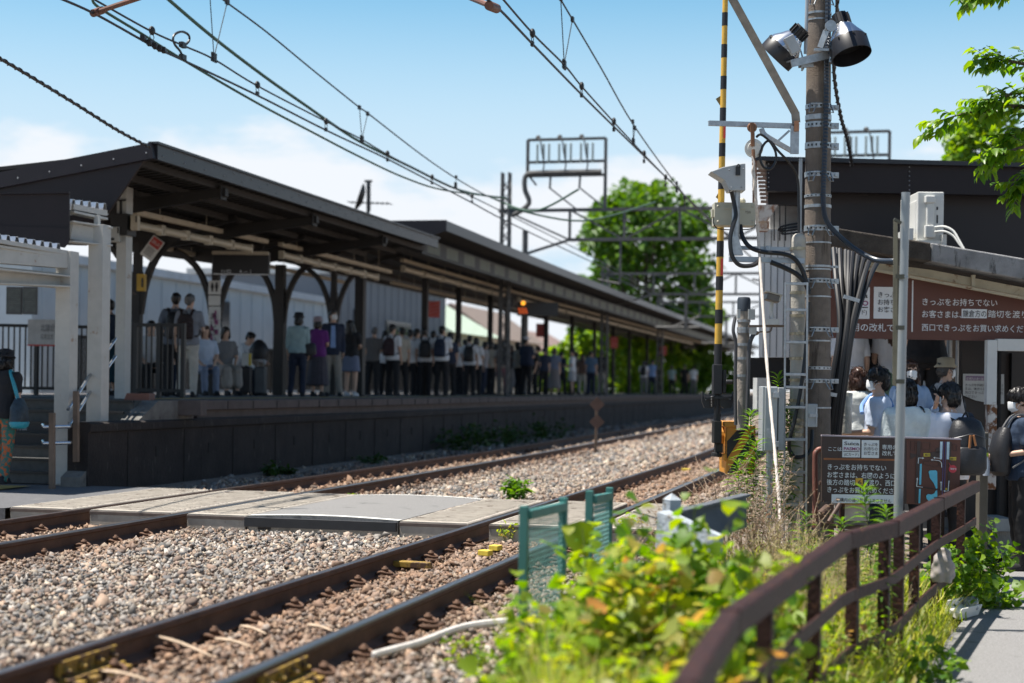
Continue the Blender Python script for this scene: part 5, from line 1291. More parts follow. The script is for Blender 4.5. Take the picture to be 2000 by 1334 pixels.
b.build('guy_rope', M_rope, smooth=True, label='pale guy rope slanting from the disc insulator down into the weeds', cat='rope')
def cable(name, pts, r, label, m=None, n=8, cat='cable'):
    b = MB(); b.tube(smoothpath(pts, n), r, 8); return b.build(name, m or M_black(), smooth=True, label=label, cat=cat)
cable('looped_cable', [D(1477, 268, PD - .3), D(1486, 263, PD - .3), D(1502, 275, PD - .3), D(1514, 295, PD - .3), D(1515, 315, PD - .3), D(1505, 330, PD - .3), D(1491, 326, PD - .3), D(1484, 305, PD - .3), D(1492, 282, PD - .3), D(1504, 276, PD - .28), D(1520, 295, PD - .25), D(1545, 322, PD - .2), D(1558, 350, PD - .15), D(1560, 400, PD - .15), D(1560, 460, PD - .15)], 0.011, 'thin black cable looping under the arm and along the pole')

# sensor, junction box and their pole
sn = thing('obstacle_sensor', 'grey hooded sensor box on a short post above a beige junction box', 'sensor', D(1438, 500, PD - 0.2))
SDp = PD - 0.35
b = MB(); b.prism([D(1388, 335, SDp), D(1413, 326, SDp), D(1450, 319, SDp), D(1456, 319, SDp), D(1456, 372, SDp), D(1425, 372, SDp), D(1415, 352, SDp)], FW * 0.22); b.build('hood', M_greybox(), sn, bevel=0.006)
b = MB(); slab(b, 1437, 325, 1446, 342, SDp, 0.02); b.tube(smoothpath([D(1438, 326, SDp - .03), D(1442, 321, SDp - .03), D(1446, 326, SDp - .03)], 4), 0.006, 6); b.m(1)
for x, y in ((1428, 366), (1448, 366), (1424, 332), (1452, 330)): b.ell(D(x, y, SDp), 0.008, 6, 4)
b.build('latch', [M_black(), M_galv()], sn)
b = MB(); b.cyl(D(1438, 372, SDp + .1), D(1436, 470, SDp + .1), 0.036, n=14); b.prism([D(1430, 462, SDp + .05), D(1442, 462, SDp + .05), D(1452, 498, SDp + .05), D(1425, 498, SDp + .05)], FW * 0.08); b.build('stem', M_galv(), sn, smooth=True)
b = MB(); fb(b, 1395, 396, 1476, 440, SDp + 0.2, 0.18); fb(b, 1390, 408, 1396, 424, SDp + .24, 0.08); fb(b, 1414, 404, 1428, 408.5, SDp + .19, 0.02); fb(b, 1443, 404, 1457, 408.5, SDp + .19, 0.02); b.ell(D(1449, 394, SDp + .28), 0.035, 10, 6)
for x, y in ((1402, 403), (1470, 403), (1402, 433), (1470, 433)): b.ell(D(x, y, SDp + .2), 0.012, 8, 5)
b.build('junction_box', mat('beige_enamel', (0.44, 0.42, 0.33), 0.45, var=0.06), sn, bevel=0.02)
b = MB(); tx(b, 'Y501', 1455, 417, 11, 7, SDp + .2); b.build('lettering', M_dl, sn)
b = MB(); b.tube(smoothpath([D(1428, 372, SDp), D(1432, 390, SDp + .04), D(1437, 420, SDp + .02), D(1430, 445, SDp), D(1426, 470, SDp - .02), D(1430, 500, SDp - .03), D(1445, 518, SDp - .03), D(1470, 518, SDp - .02), D(1485, 508, SDp)], 6), 0.02, 8)
b.tube(smoothpath([D(1446, 440, SDp + .15), D(1450, 462, SDp + .1), D(1464, 482, SDp + .05), D(1490, 492, SDp), D(1530, 496, SDp), D(1552, 506, SDp), D(1568, 530, SDp), D(1577, 560, SDp), D(1579, 575, SDp)], 6), 0.02, 8)
b.tube(smoothpath([D(1505, 512, SDp), D(1530, 522, SDp), D(1555, 535, SDp), D(1572, 552, SDp), D(1580, 570, SDp)], 6), 0.022, 8)
b.tube(smoothpath([D(1394, 424, SDp + .2), D(1395, 440, SDp + .2), D(1410, 448, SDp + .2), D(1460, 448, SDp + .2), D(1476, 440, SDp + .2), D(1479, 420, SDp + .2)], 5), 0.005, 6)
b.build('black_cables', M_black(), sn, smooth=True)
b = MB(); b.bar(D(1424, 506, SDp + .1), D(1570, 510, SDp + .1), 0.06, px(10, PD)); b.bar(D(1445, 484, SDp + .25), D(1572, 488, SDp + .25), 0.05, px(7, PD)); b.bar(D(1500, 480, SDp + .2), D(1500, 494, SDp + .2), 0.04, 0.03); b.build('support_arm', mat('blue_grey_galvanised', (0.33, 0.37, 0.41), 0.45, 0.6, var=0.15), sn)

# second, short pole with ladder
P2 = PD - 0.15
sp = thing('short_concrete_pole', 'short round topped concrete pole behind a steel ladder', 'pole', D(1556, 1040, P2))
r2 = px(14, P2)
b = MB(); b.tube([D(1560 - (y - 460) * 0.012, y, P2) for y in (473, 700, 1060)], r2, 20)
b.lathe([(r2, 0), (r2 * 0.97, 0.035), (r2 * 0.8, 0.06), (r2 * 0.5, 0.075), (0, 0.08)], D(1560, 473, P2), n=20); b.build('shaft', mat('pale_concrete', (0.38, 0.36, 0.32), 0.9, var=0.15, scale=6, bump=0.25, bscale=70, spots=(0.2, 0.18, 0.15), spot_amt=0.3, spot_scale=4), sp, smooth=True)
b = MB()
for y in (486, 572, 617, 652, 700, 742, 782, 820, 833, 848, 960):
    b = MB(); c = D(1559 - (y - 460) * 0.012, y, P2); b.lathe([(r2, -0.012), (r2 + 0.005, -0.012), (r2 + 0.005, 0.012), (r2, 0.012)], c, n=20); b.box(c - FW * (r2 + 0.006), (0.05, 0.02, 0.028), PSI)
    b.build('strap_band', mat('brassy_strap', (0.34, 0.30, 0.22), 0.4, 0.8, var=0.2), sp)
b = MB(); b.tube(smoothpath([D(1579, 590, P2 - .1), D(1576, 640, P2 - .12), D(1572, 700, P2 - .15), D(1562, 770, P2 - .17), D(1552, 820, P2 - .18), D(1544, 850, P2 - .18), D(1541, 875, P2 - .15), D(1552, 892, P2 - .15), D(1572, 890, P2 - .12), D(1584, 875, P2 - .1), D(1586, 840, P2 - .05)], 6), 0.018, 8); b.build('black_cable', M_black(), sp, smooth=True)
lad = thing('steel_ladder', 'narrow galvanised ladder standing against the short pole', 'ladder', D(1555, 1045, P2 - 0.22))
b = MB()
for x in (1534, 1577): b.bar(D(x, 552, P2 - .22), D(x - 3, 1060, P2 - .22), 0.016, 0.04)
b.build('side_rail', M_galv(), lad)
for y in (554, 605, 668, 731, 756, 795, 858, 922, 985):
    b = MB(); x = 1534 - (y - 552) * 0.006; b.bar(D(x, y, P2 - .22), D(x + 43, y + 0.6, P2 - .22), 0.03, px(5.5, P2)); b.build('rung', M_galv(), lad, bevel=0.003)
cab = thing('control_cabinet', 'tall grey control cabinet on a pipe stand beside the ladder', 'cabinet', D(1510, 990, P2 - 0.4))
b = MB(); fb(b, 1488, 755, 1519, 882, P2 - .42, 0.22); fb(b, 1519, 757, 1532, 880, P2 - .38, 0.16); b.build('body', M_greybox(), cab, bevel=0.006)
b = MB(); fb(b, 1493, 757, 1518, 880, P2 - .435, 0.016); cdoor = b.build('door', M_greybox(), cab, bevel=0.004)
b = MB()
for y in (766, 862): fb(b, 1511, y, 1522, y + 11, P2 - .47, 0.04)
fb(b, 1497, 838, 1514, 856, P2 - .44, 0.005); b.build('latch', M_galv(), cdoor, bevel=0.003)
b = MB(); b.cyl(D(1503, 882, P2 - .3), D(1501, 1020, P2 - .3), 0.03, n=12); b.build('stand', M_galv(), cab, smooth=True)
mb_ = thing('meter_box', 'small grey latched box strapped to the right of the ladder', 'electrical box', D(1587, 835, P2 - .2))
b = MB(); fb(b, 1577, 789, 1597, 834, P2 - .25, 0.16); mbody = b.build('body', M_greybox(), mb_, bevel=0.006)
b = MB(); fb(b, 1581, 808, 1597, 815, P2 - .27, 0.02); fb(b, 1593, 796, 1596, 828, P2 - .26, 0.02); b.build('latch', M_galv(), mbody)
# CCTV camera on its bracket
cc = thing('security_camera', 'small security camera with a sun hood on a white bracket plate', 'camera', D(1508, 640, P2))
b = MB(); Mr = MZ @ Matrix.Rotation(0.25, 3, 'Y'); b.box(D(1508, 582, P2 - .15), (0.12, 0.16, 0.065), M=Mr); b.build('housing', mat('dark_camera_body', (0.10, 0.09, 0.08), 0.4), cc, bevel=0.008)
b = MB(); b.box(D(1509, 574, P2 - .15), (0.15, 0.2, 0.012), M=Mr); b.box(D(1521, 583, P2 - .15), (0.014, 0.17, 0.06), M=Mr); b.build('sun_hood', mat('beige_hood', (0.40, 0.37, 0.31), 0.5), cc)
b = MB(); b.tube(smoothpath([D(1508, 588, P2 - .12), D(1506, 605, P2 - .12), D(1509, 622, P2 - .12)], 4), 0.018, 8); fb(b, 1497, 623, 1522, 634, P2 - .16, 0.05); b.build('bracket', mat('pale_bracket', (0.50, 0.50, 0.48), 0.5), cc, smooth=False)
b = MB(); b.bar(D(1462, 637, P2 - .1), D(1533, 637, P2 - .1), 0.04, 0.02); b.tube(smoothpath([D(1508, 637, P2 - .14), D(1503, 648, P2 - .14), D(1485, 648, P2 - .14), D(1478, 652, P2 - .1)], 4), 0.008, 6); b.build('mounting_bar', M_brnpost, cc)

# short capped post with cables
cp = thing('capped_post', 'thin concrete post with a black cap and cables beside the barrier arm', 'post', D(1453, 830, PD + .1))
b = MB(); b.tube([D(1453, 606, PD + .1), D(1449, 840, PD + .1)], px(12, PD), 16); b.build('shaft', mat('pale_brown_concrete', (0.28, 0.25, 0.22), 0.9, var=0.2, scale=9, bump=0.3), cp, smooth=True)
b = MB(); b.lathe([(px(13, PD), -0.11), (px(13, PD), 0.0), (px(11, PD), 0.02), (0, 0.025)], D(1453, 585, PD + .1), n=16); b.build('cap', mat('dark_blue_cap', (0.03, 0.04, 0.055), 0.5), cp, smooth=True)
b = MB()
for y in (627, 642, 648, 673, 700, 734):
    b = MB(); b.lathe([(px(12.5, PD), -0.012), (px(13.2, PD), -0.012), (px(13.2, PD), 0.012), (px(12.5, PD), 0.012)], D(1453 - (y - 606) * 0.017, y, PD + .1), n=16); b.build('steel_band', M_galv(), cp)
b = MB(); b.tube(smoothpath([D(1436, 620, PD), D(1432, 645, PD - .03), D(1437, 672, PD - .03), D(1436, 740, PD - .02), D(1437, 830, PD - .02)], 6), 0.016, 8); b.tube(smoothpath([D(1479, 650, PD), D(1470, 656, PD - .03), D(1463, 680, PD - .04), D(1461, 740, PD - .04), D(1459, 810, PD - .04), D(1457, 836, PD - .02)], 6), 0.02, 8); b.build('cables', mat('dark_grey_cable', (0.06, 0.06, 0.065), 0.5), cp, smooth=True)
for q in ((1440, 604, 1446, 622, PD - .08, 0.05), (1462, 604, 1475, 624, PD, 0.06), (1464, 636, 1478, 653, PD - .05, 0.03)): b = MB(); fb(b, *q); b.build('small_box', mat('pale_panel', (0.48, 0.49, 0.48), 0.6), cp)

# ---------------------------------------------------------------- crossing barrier, raised
BD = PD + 0.15
ba = thing('crossing_barrier', 'raised yellow and black striped crossing barrier arm on its orange drive', 'barrier', D(1405, 905, BD))
def bxx(y): return 1416.5 - (y + 0) * 0.0205
M_by = mat('barrier_yellow', (0.62, 0.37, 0.05), 0.5, var=0.12, scale=12, spots=(0.25, 0.14, 0.05), spot_amt=0.2, spot_scale=20)
M_bk = mat('barrier_black', (0.014, 0.014, 0.017), 0.5, var=0.2)
ed = [-40, 25, 51, 87, 113, 149, 175, 211, 238, 280, 306, 346, 371, 440, 471, 502, 540, 567, 605, 632, 672, 720]
ed = [-40, 25, 51, 87, 113, 149, 175, 211, 238, 280, 306, 329, 370, 440, 471, 502, 540, 567, 605, 632, 672, 720]
cols = ['y', 'k', 'y', 'k', 'y', 'k', 'y', 'k', 'y', 'k', 'y', 'k', 'y', 'y', 'k', 'y', 'k', 'y', 'k', 'y', 'k']
b = MB()
for i, c in enumerate(cols):
    rr = px(5.4 + max(0, ed[i]) * 0.0028, BD)
    b.m(0 if c == 'y' else 1).tube([D(bxx(ed[i]), ed[i], BD), D(bxx(ed[i + 1]), ed[i + 1], BD)], rr * (1 if c == 'y' else 1.05), 14)
b.m(2)
for y0, y1, s in ((245, 270, 1), (505, 538, 1)):
    b.bar(D(bxx(y0) + 4, y0, BD - 0.03), D(bxx(y1) + 4, y1, BD - 0.03), 0.02, 0.012)
b.build('striped_arm', [M_by, M_bk, mat('red_reflector', (0.45, 0.03, 0.02), 0.4)], ba, smooth=True)
b = MB(); b.prism([D(1398, 193, BD), D(1409, 186, BD), D(1409, 210, BD)], FW * 0.01); b.prism([D(1398, 385, BD), D(1404, 375, BD), D(1404, 390, BD)], FW * 0.01); b.build('pennant', mat('dark_yellow_flag', (0.20, 0.15, 0.05), 0.6), ba)
b = MB(); fb(b, 1393, 712, 1411, 770, BD - .06, 0.12); fb(b, 1411, 722, 1419, 768, BD - .02, 0.08); b.cyl(D(1402, 770, BD), D(1400, 830, BD), 0.03, n=10); b.ell(D(1402, 708, BD), (0.03, 0.03, 0.03)); b.lathe([(0, 0), (0.022, 0), (0.022, 0.06), (0, 0.06)], D(1418, 746, BD - .1), R0, 10)
b.build('arm_clamp', M_bk, ba, bevel=0.005)
b = MB()
for s, c in ((-1, 1402), (1, 1402)):
    P = [(c + s * 4, 772), (c + s * 16, 776), (c + s * 25, 782), (c + s * 30, 764), (c + s * 31, 784), (c + s * 26, 797), (c + s * 12, 798), (c + s * 4, 792)]
    fpoly(b, P, BD - .03, 0.05)
for k in range(7): b.lathe([(0.012, 0), (0.017, 0.005), (0.012, 0.01)], D(1391, 776 + k * 3, BD - .06), n=8)
b.bar(D(1376, 778, BD - .05), D(1432, 776, BD - .05), 0.03, 0.02)
b.build('swing_bracket', M_bk, ba)
b = MB(); fb(b, 1394, 822, 1410, 866, BD - .08, 0.16); fb(b, 1398, 808, 1408, 822, BD - .03, 0.08); fb(b, 1397, 866, 1412, 884, BD - .02, 0.1); b.cyl(D(1400, 884, BD), D(1399, 892, BD), 0.05, n=12); b.build('crank_box', M_steel_dark(), ba, bevel=0.006)
M_or = mat('orange_paint', (0.56, 0.24, 0.03), 0.5, var=0.1, scale=7, spots=(0.25, 0.10, 0.03), spot_amt=0.25, spot_scale=9)
b = MB(); fb(b, 1417, 832, 1476, 926, BD, 0.45); fb(b, 1414, 824, 1452, 834, BD - .03, 0.5); b.lathe([(0.0, 0), (0.09, 0), (0.09, 0.10), (0, 0.10)], D(1417, 850, BD + .2), -R0, 16); fb(b, 1412, 886, 1420, 900, BD - .02, 0.3)
b.build('drive_housing', M_or, ba, bevel=0.01)
b = MB(); b.prism([D(1420, 862, BD - .004), D(1440, 840, BD - .004), D(1456, 840, BD - .004), D(1420, 896, BD - .004)], FW * 0.003); b.prism([D(1420, 924, BD - .004), D(1470, 846, BD - .004), D(1475, 858, BD - .004), D(1436, 925, BD - .004)], FW * 0.003); b.build('black_stripe', M_bk, ba)

# black cable bundle
cb = thing('cable_bundle', 'thick bundle of black cables gathered with steel ties beside the pole', 'cable bundle', D(1625, 860, PD + .4))
ca = [(1628, 486, 1640, 640, 1612), (1640, 488, 1646, 640, 1615), (1652, 490, 1650, 640, 1619), (1664, 494, 1653, 640, 1622), (1676, 497, 1657, 640, 1626), (1688, 500, 1660, 640, 1630), (1700, 503, 1663, 640, 1634), (1716, 508, 1667, 640, 1638), (1634, 487, 1643, 640, 1617), (1658, 492, 1655, 640, 1628)]
for i, (xt, yt, xm, ym, xb) in enumerate(ca):
    dd = PD + 0.35 + 0.05 * (i % 3)
    b = MB(); b.tube(smoothpath([D(xt, yt, dd + .6), D((xt * 0.62 + xm * 0.38), 545, dd + .25), D(xm, ym, dd), D((xm + xb) / 2 - 1, 745, dd - .05), D(xb, 860, dd), D(xb - 2, 1000, dd)], 7), px(5.4, PD), 8); b.build('cable', mat('black_cable_sheath', (0.011, 0.011, 0.013), 0.52, var=0.15), cb, smooth=True)
b = MB(); b.bar(D(1648, 579, PD + .22), D(1678, 588, PD + .22), 0.03, 0.035); b.bar(D(1610, 768, PD + .22), D(1634, 772, PD + .22), 0.03, 0.035); b.build('steel_tie', M_galv(), cb)
b = MB(); b.lathe([(px(15, 15), 0), (px(14, 15), 0.35)], D(1648, 846, PD + .6), n=16); b.cyl(D(1648, 846, PD + .6), D(1652, 768, PD + .65), px(13, 15), n=18); b.build('wrapped_pipe', mat('pale_wrapped_pipe', (0.42, 0.40, 0.35), 0.6, 0.2, var=0.25, scale=12, bump=0.4, bscale=25), label='pale wrapped pipe standing behind the black cables', cat='pipe', smooth=True)

# ---------------------------------------------------------------- low map sign
LD = 13.0
M_ls = mat('dark_brown_sign', (0.042, 0.022, 0.019), 0.42, var=0.08)
ls = thing('map_sign', 'low brown sign with Japanese directions and a small route map', 'sign', D(1740, 1060, LD))
b = MB(); fpoly(b, [(1605, 851), (1770, 855.5), (1770, 984), (1605, 980)], LD, 0.04); tbd = b.build('text_board', M_ls, ls)
b = MB(); fpoly(b, [(1770.3, 855.5), (1876, 858), (1874, 990), (1770.3, 984)], LD + .002, 0.038); mbd = b.build('map_board', M_sb, ls)
b = MB(); b.bar(D(1604, 850.5, LD + .015), D(1876, 857.5, LD + .015), 0.055, 0.012); b.build('top_trim', mat('lilac_grey_trim', (0.35, 0.30, 0.34), 0.5), ls)
HR = R0 * math.cos(-0.010) + U0 * math.sin(-0.010)
b = MB()
slab(b, 1645, 859, 1680, 893, LD); b.build('white_patch', M_wl, tbd); b = MB(); slab(b, 1682.5, 860, 1717, 894, LD); b.build('white_patch', M_wl, tbd); b = MB(); slab(b, 1624, 967, 1748, 982, LD); b.build('white_patch', M_wl, tbd)
b = MB(); tx(b, 'ここは', 1616, 880, 26, 9.5, LD, 0.004); b.build('white_lettering', M_wl, tbd); b = MB(); tx(b, '専用の', 1722, 877, 29, 10.5, LD, 0.004); tx(b, '改札です', 1722, 889, 40, 10.5, LD, 0.004); b.build('white_lettering', M_wl, tbd); b = MB()
tx(b, 'きっぷをお持ちでない', 1614.5, 916, 114, 12.5, LD, 0.005); tx(b, 'お客さまは、右図のように', 1614.5, 931.5, 132, 12.5, LD, 0.005); tx(b, '後方の踏切', 1614, 946, 55, 12.5, LD, 0.005); tx(b, 'を渡り、西口で', 1686, 947, 72, 12.5, LD, 0.005); tx(b, 'きっぷをお買い求めください', 1614, 960.5, 140, 12.5, LD, 0.005); b.build('white_lettering', M_wl, tbd)
b = MB(); slab(b, 1609, 896.5, 1756, 898, LD); b.build('orange_line', mat('orange_line', (0.30, 0.10, 0.03), 0.5), ls)
b = MB(); slab(b, 1671, 934, 1685, 947.5, LD); b.build('yellow_square', mat('amber_square', (0.62, 0.35, 0.03), 0.5), ls)
b = MB(); tx(b, '6', 1675, 945.5, 6.5, 12, LD, 0.01, 0.009); tx(b, 'Suica', 1648, 869, 29, 9.5, LD, 0.012, 0.009); tx(b, '(ICカード)', 1648, 890, 28, 7.5, LD, 0.005, 0.009); slab(b, 1647, 881.5, 1678, 882.3, LD - .004); b.build('dark_lettering', M_dl, tbd); b = MB()
for i, s in enumerate(('きっぷを', 'お持ちの', 'お客さま')): tx(b, s, 1686, 870.5 + i * 8.6, 27, 7.6, LD, 0.005, 0.009)
b.build('dark_lettering', M_dl, tbd); b = MB(); tx(b, '駅構内の通り抜けはできません', 1632, 979, 108, 8.5, LD, 0.006, 0.009); b.build('dark_lettering', M_dl, tbd)
b = MB(); tx(b, 'PASMO', 1647, 879, 31, 8.5, LD, 0.02, 0.009); b.build('pink_lettering', M_pinkl, tbd)
def mp_(x, y): return (1580 + x / 4.043, 820 + y / 4.043)
def mpoly(b, pts, lift=0.004): return b.prism([D(*mp_(x, y), LD - lift) for x, y in pts], FW * 0.002)
b = MB(); mpoly(b, [(853, 170), (882, 170), (864, 660), (835, 660)]); mpoly(b, [(800, 262), (880, 280), (880, 292), (840, 290), (805, 312), (798, 295)]); mpoly(b, [(1108, 175), (1126, 175), (1106, 565), (1094, 565)]); mpoly(b, [(955, 258), (1035, 246), (1035, 292), (960, 300)]); mpoly(b, [(895, 527), (1060, 552), (1160, 560), (1160, 570), (1060, 560), (895, 537)]); mpoly(b, [(1000, 230), (1032, 215), (1032, 262), (1000, 262)]); b.build('map_road', M_ls, mbd)
b = MB()
for o in ([(890, 180), (955, 180), (955, 236), (890, 232)], [(905, 325), (1025, 330), (1025, 365), (980, 368), (905, 350)], [(1135, 190), (1165, 200), (1165, 245), (1135, 240)], [(803, 170), (838, 170), (835, 245), (803, 240)]):
    for p, q in zip(o, o[1:] + o[:1]): b.bar(D(*mp_(*p), LD - .003), D(*mp_(*q), LD - .003), 0.003, 0.003)
b.build('map_block', M_ls, mbd)
b = MB(); mpoly(b, [(876, 348), (891, 348), (885, 512), (870, 512)]); mpoly(b, [(868, 545), (883, 545), (878, 658), (863, 658)]); mpoly(b, [(944, 410), (955, 400), (1000, 398), (1012, 408), (1014, 540), (1004, 545), (985, 500), (955, 460)]); mpoly(b, [(1012, 555), (1014, 640), (990, 656), (955, 648), (930, 625), (925, 600), (940, 585), (965, 590), (990, 580), (1000, 560)]); b.build('map_water', mat('sky_blue_print', (0.13, 0.52, 0.72), 0.5), mbd)
b = MB(); mpoly(b, [(1036, 172), (1056, 172), (1050, 312), (1033, 312)]); mpoly(b, [(1088, 174), (1111, 174), (1106, 312), (1086, 312)]); b.build('map_platform', mat('pale_blue_print', (0.52, 0.66, 0.76), 0.5), mbd)
b = MB()
for x0, x1 in ((1063, 1050), (1079, 1068)): b.bar(D(*mp_(x0, 172), LD - .004), D(*mp_(x1, 640), LD - .004), 0.005, 0.003)
b.build('map_rail', mat('violet_print', (0.10, 0.08, 0.24), 0.5), mbd)
b = MB()
for pl in ([(1048, 376), (1046, 340), (1030, 322), (975, 316)], [(862, 345), (865, 300), (895, 302)], [(897, 532), (850, 525), (855, 470)], [(1105, 480), (1098, 562), (1075, 562)], [(1050, 305), (995, 300)], [(1042, 556), (1043, 498)]):
    for p, q in zip(pl, pl[1:]): b.bar(D(*mp_(*p), LD - .006), D(*mp_(*q), LD - .006), 0.006, 0.004)
    p, q = V((*pl[-2], 0)), V((*pl[-1], 0)); dd = (q - p).normalized(); n = V((-dd.y, dd.x, 0))
    mpoly(b, [(q + dd * 14)[:2], (q + n * 8)[:2], (q - n * 8)[:2]], 0.007)
b.build('map_arrow', M_wl, mbd)
b = MB(); mpoly(b, [(905, 263), (957, 263), (957, 290), (905, 290)]); mpoly(b, [(1110, 294), (1162, 294), (1162, 320), (1110, 320)]); mpoly(b, [(1078, 538), (1092, 538), (1090, 552), (1077, 552)]); b.build('map_label', mat('yellow_print', (0.68, 0.50, 0.05), 0.5), mbd)
b = MB(); c = D(*mp_(1135, 388), LD - .008); b.lathe([(0, 0), (px(31 / 4.043, LD), 0), (px(31 / 4.043, LD), 0.003), (0, 0.003)], c, FW, 24); mpoly(b, [(1100, 332), (1122, 362), (1115, 368)], 0.006); b.build('map_marker', mat('red_print', (0.55, 0.04, 0.06), 0.5), mbd)
b = MB(); tx(b, '西口', *mp_(912, 285), 9, 5, LD, 0.01, 0.009); tx(b, '東口', *mp_(1117, 316), 9, 5, LD, 0.01, 0.009); b.build('map_lettering', M_dl, mbd)
b = MB(); tx(b, '現在地', *mp_(1112, 392), 11.5, 4, LD, 0.008, 0.014); b.build('map_lettering', M_wl, mbd)
for x in (1640, 1835): b = MB(); fb(b, x, 984, x + 10, 1078, LD + .05, 0.05); b.build('leg', M_rustbrown(), ls)
M_rp = mat('red_rust_pipe', (0.17, 0.062, 0.045), 0.5, 0.1, var=0.25, scale=9, spots=(0.05, 0.13, 0.10), spot_amt=0.2, spot_scale=9)
b = MB(); b.tube(smoothpath([D(1592, 1030, LD + .3), D(1592, 950, LD + .3), D(1592, 892, LD + .3), D(1595, 882, LD + .3), D(1604, 877, LD + .3), D(1640, 877, LD + .3)], 5), 0.024, 10); b.build('pipe_rail', M_rp, smooth=True, label='rusty red pipe rail bending behind the left edge of the map sign', cat='pipe rail')
b = MB(); b.cyl(D(1600, 943, LD + .25), D(1660, 947, LD + .3), 0.02, n=10); b.cyl(D(1601, 1006, LD - .2), D(1616, 992, LD - .1), 0.035, n=12); b.cyl(D(1618, 1020, LD - .2), D(1640, 985, LD - .1), 0.02, n=10); b.bar(D(1624, 985, LD + .1), D(1624, 1060, LD + .1), 0.04, 0.04); b.bar(D(1601, 1025, LD), D(1760, 1035, LD), 0.05, 0.04); b.build('old_pipes', mat('dark_rusty_pipe', (0.07, 0.04, 0.03), 0.6, 0.2, var=0.3), label='dark rusty pipe ends jumbled below the map sign', cat='pipes', smooth=True)
# metal post with the back of a mirror or sign panel
b0 = thing('steel_post', 'smooth grey steel post with a narrow dark panel on its left side', 'post', D(1752, 1120, 11.0))
b = MB(); b.tube([D(1769, 376, 11.0), D(1764, 560, 11.0), D(1758, 830, 11.0), D(1751, 1140, 11.0)], [px(8.5, 11.0)] * 2 + [px(9.0, 11.0)] * 2, 18)
b.lathe([(px(8.6, 11.0), 0), (px(9.4, 11.0), 0.005), (px(9.4, 11.0), 0.02), (px(8.6, 11.0), 0.025)], D(1764, 546, 11.0), n=18); b.build('tube', mat('grey_painted_tube', (0.27, 0.29, 0.30), 0.38, 0.35, var=0.08, scale=5), b0, smooth=True)
b = MB(); b.prism([D(1746, 428, 11.02), D(1753, 432, 11.0), D(1756, 560, 11.0), D(1752, 755, 11.0), D(1744, 752, 11.02)], FW * 0.02); b.bar(D(1746, 428, 10.97), D(1760, 436, 10.97), 0.02, 0.02)
for y in (540, 640, 745): b.bar(D(1748, y, 10.95), D(1766, y, 10.95), 0.015, 0.03)
b.build('side_panel', mat('olive_dark_panel', (0.09, 0.085, 0.06), 0.5, 0.2, var=0.3, scale=6, spots=(0.3, 0.28, 0.24), spot_amt=0.2, spot_scale=8, streak=(1, 1, 0.3)), b0)
# ---------------------------------------------------------------- people
def remesh(mb, vox, sm=3, noise_amp=0.0, noise_f=9.0, name='m', zs=1.0):
    me = mb.mesh(name, [])
    b = bmesh.new(); b.from_mesh(me); bmesh.ops.recalc_face_normals(b, faces=b.faces); b.to_mesh(me); b.free()
    o = bpy.data.objects.new('t', me)
    r = o.modifiers.new('r', 'REMESH'); r.mode = 'VOXEL'; r.voxel_size = vox
    if sm: s = o.modifiers.new('s', 'SMOOTH'); s.factor = 0.5; s.iterations = sm
    out = evaluated(o)
    bpy.data.objects.remove(o); bpy.data.meshes.remove(me)
    if noise_amp:
        off = V((rnd.uniform(0, 50), rnd.uniform(0, 50), rnd.uniform(0, 50)))
        for v in out.vertices:
            c = v.co; v.co = c + v.normal * (noise_amp * mnoise.noise(V((c.x * noise_f, c.y * noise_f, c.z * noise_f * zs)) + off))
    out.polygons.foreach_set('use_smooth', [True] * len(out.polygons))
    return out

def rings(b, R, n=18, f=lambda p: p):
    """closed loft of elliptical rings (z, rx, ry, y)"""
    vs = []; fs = []
    for z, rx, ry, y in R:
        for k in range(n):
            a = 2 * math.pi * k / n
            # slightly squared ellipse
            ca, sa = math.cos(a), math.sin(a)
            vs.append(f(V((rx * math.copysign(abs(ca) ** 0.85, ca), y + ry * math.copysign(abs(sa) ** 0.85, sa), z))))
    for i in range(len(R) - 1):
        for k in range(n): fs.append((i * n + k, i * n + (k + 1) % n, (i + 1) * n + (k + 1) % n, (i + 1) * n + k))
    fs.append(tuple(range(n - 1, -1, -1))); q = (len(R) - 1) * n; fs.append(tuple(q + k for k in range(n)))
    return b.add(vs, fs)
def caps(b, pts, rs, n=12):
    pts = [V(p) for p in pts]
    b.tube(pts, rs, n)
    for p, r in zip(pts, rs): b.ell(p, r, n, 8)
    return b

TORSO = [(0.80, 0.10, 0.085, 0), (0.86, 0.155, 0.112, -0.005), (0.94, 0.168, 0.120, -0.01), (1.02, 0.152, 0.108, -0.005), (1.10, 0.142, 0.100, 0.0), (1.22, 0.148, 0.108, 0.005), (1.32, 0.160, 0.112, 0.0), (1.39, 0.158, 0.100, -0.008), (1.435, 0.118, 0.080, -0.01), (1.465, 0.075, 0.068, -0.008), (1.50, 0.052, 0.056, -0.002), (1.56, 0.050, 0.054, 0.005)]
SKIN = lambda: mat('skin', (0.52, 0.33, 0.24), 0.5, var=0.06, scale=30)
HAIRB = lambda: mat('black_hair', (0.012, 0.010, 0.010), 0.42, var=0.4, scale=60)
HAIRBR = lambda: mat('dark_brown_hair', (0.050, 0.022, 0.014), 0.42, var=0.35, scale=60)
HAIRG = lambda: mat('greying_hair', (0.09, 0.085, 0.085), 0.5, var=0.4, scale=70)
def cloth(name, c, rough=0.85, **k):
    k.setdefault('bump', 0.45); k.setdefault('bscale', 13)
    return mat(name, c, rough, var=k.pop('var', 0.10), scale=k.pop('scale', 9), **k)
C_WHITE = lambda: cloth('white_cotton', (0.66, 0.68, 0.72), scale=4, bump=0.1, bscale=18)
C_BLACK = lambda: cloth('black_cloth', (0.014, 0.014, 0.017))
C_NAVY = lambda: cloth('navy_cloth', (0.016, 0.024, 0.05))
C_GREY = lambda: cloth('grey_cloth', (0.16, 0.16, 0.165))
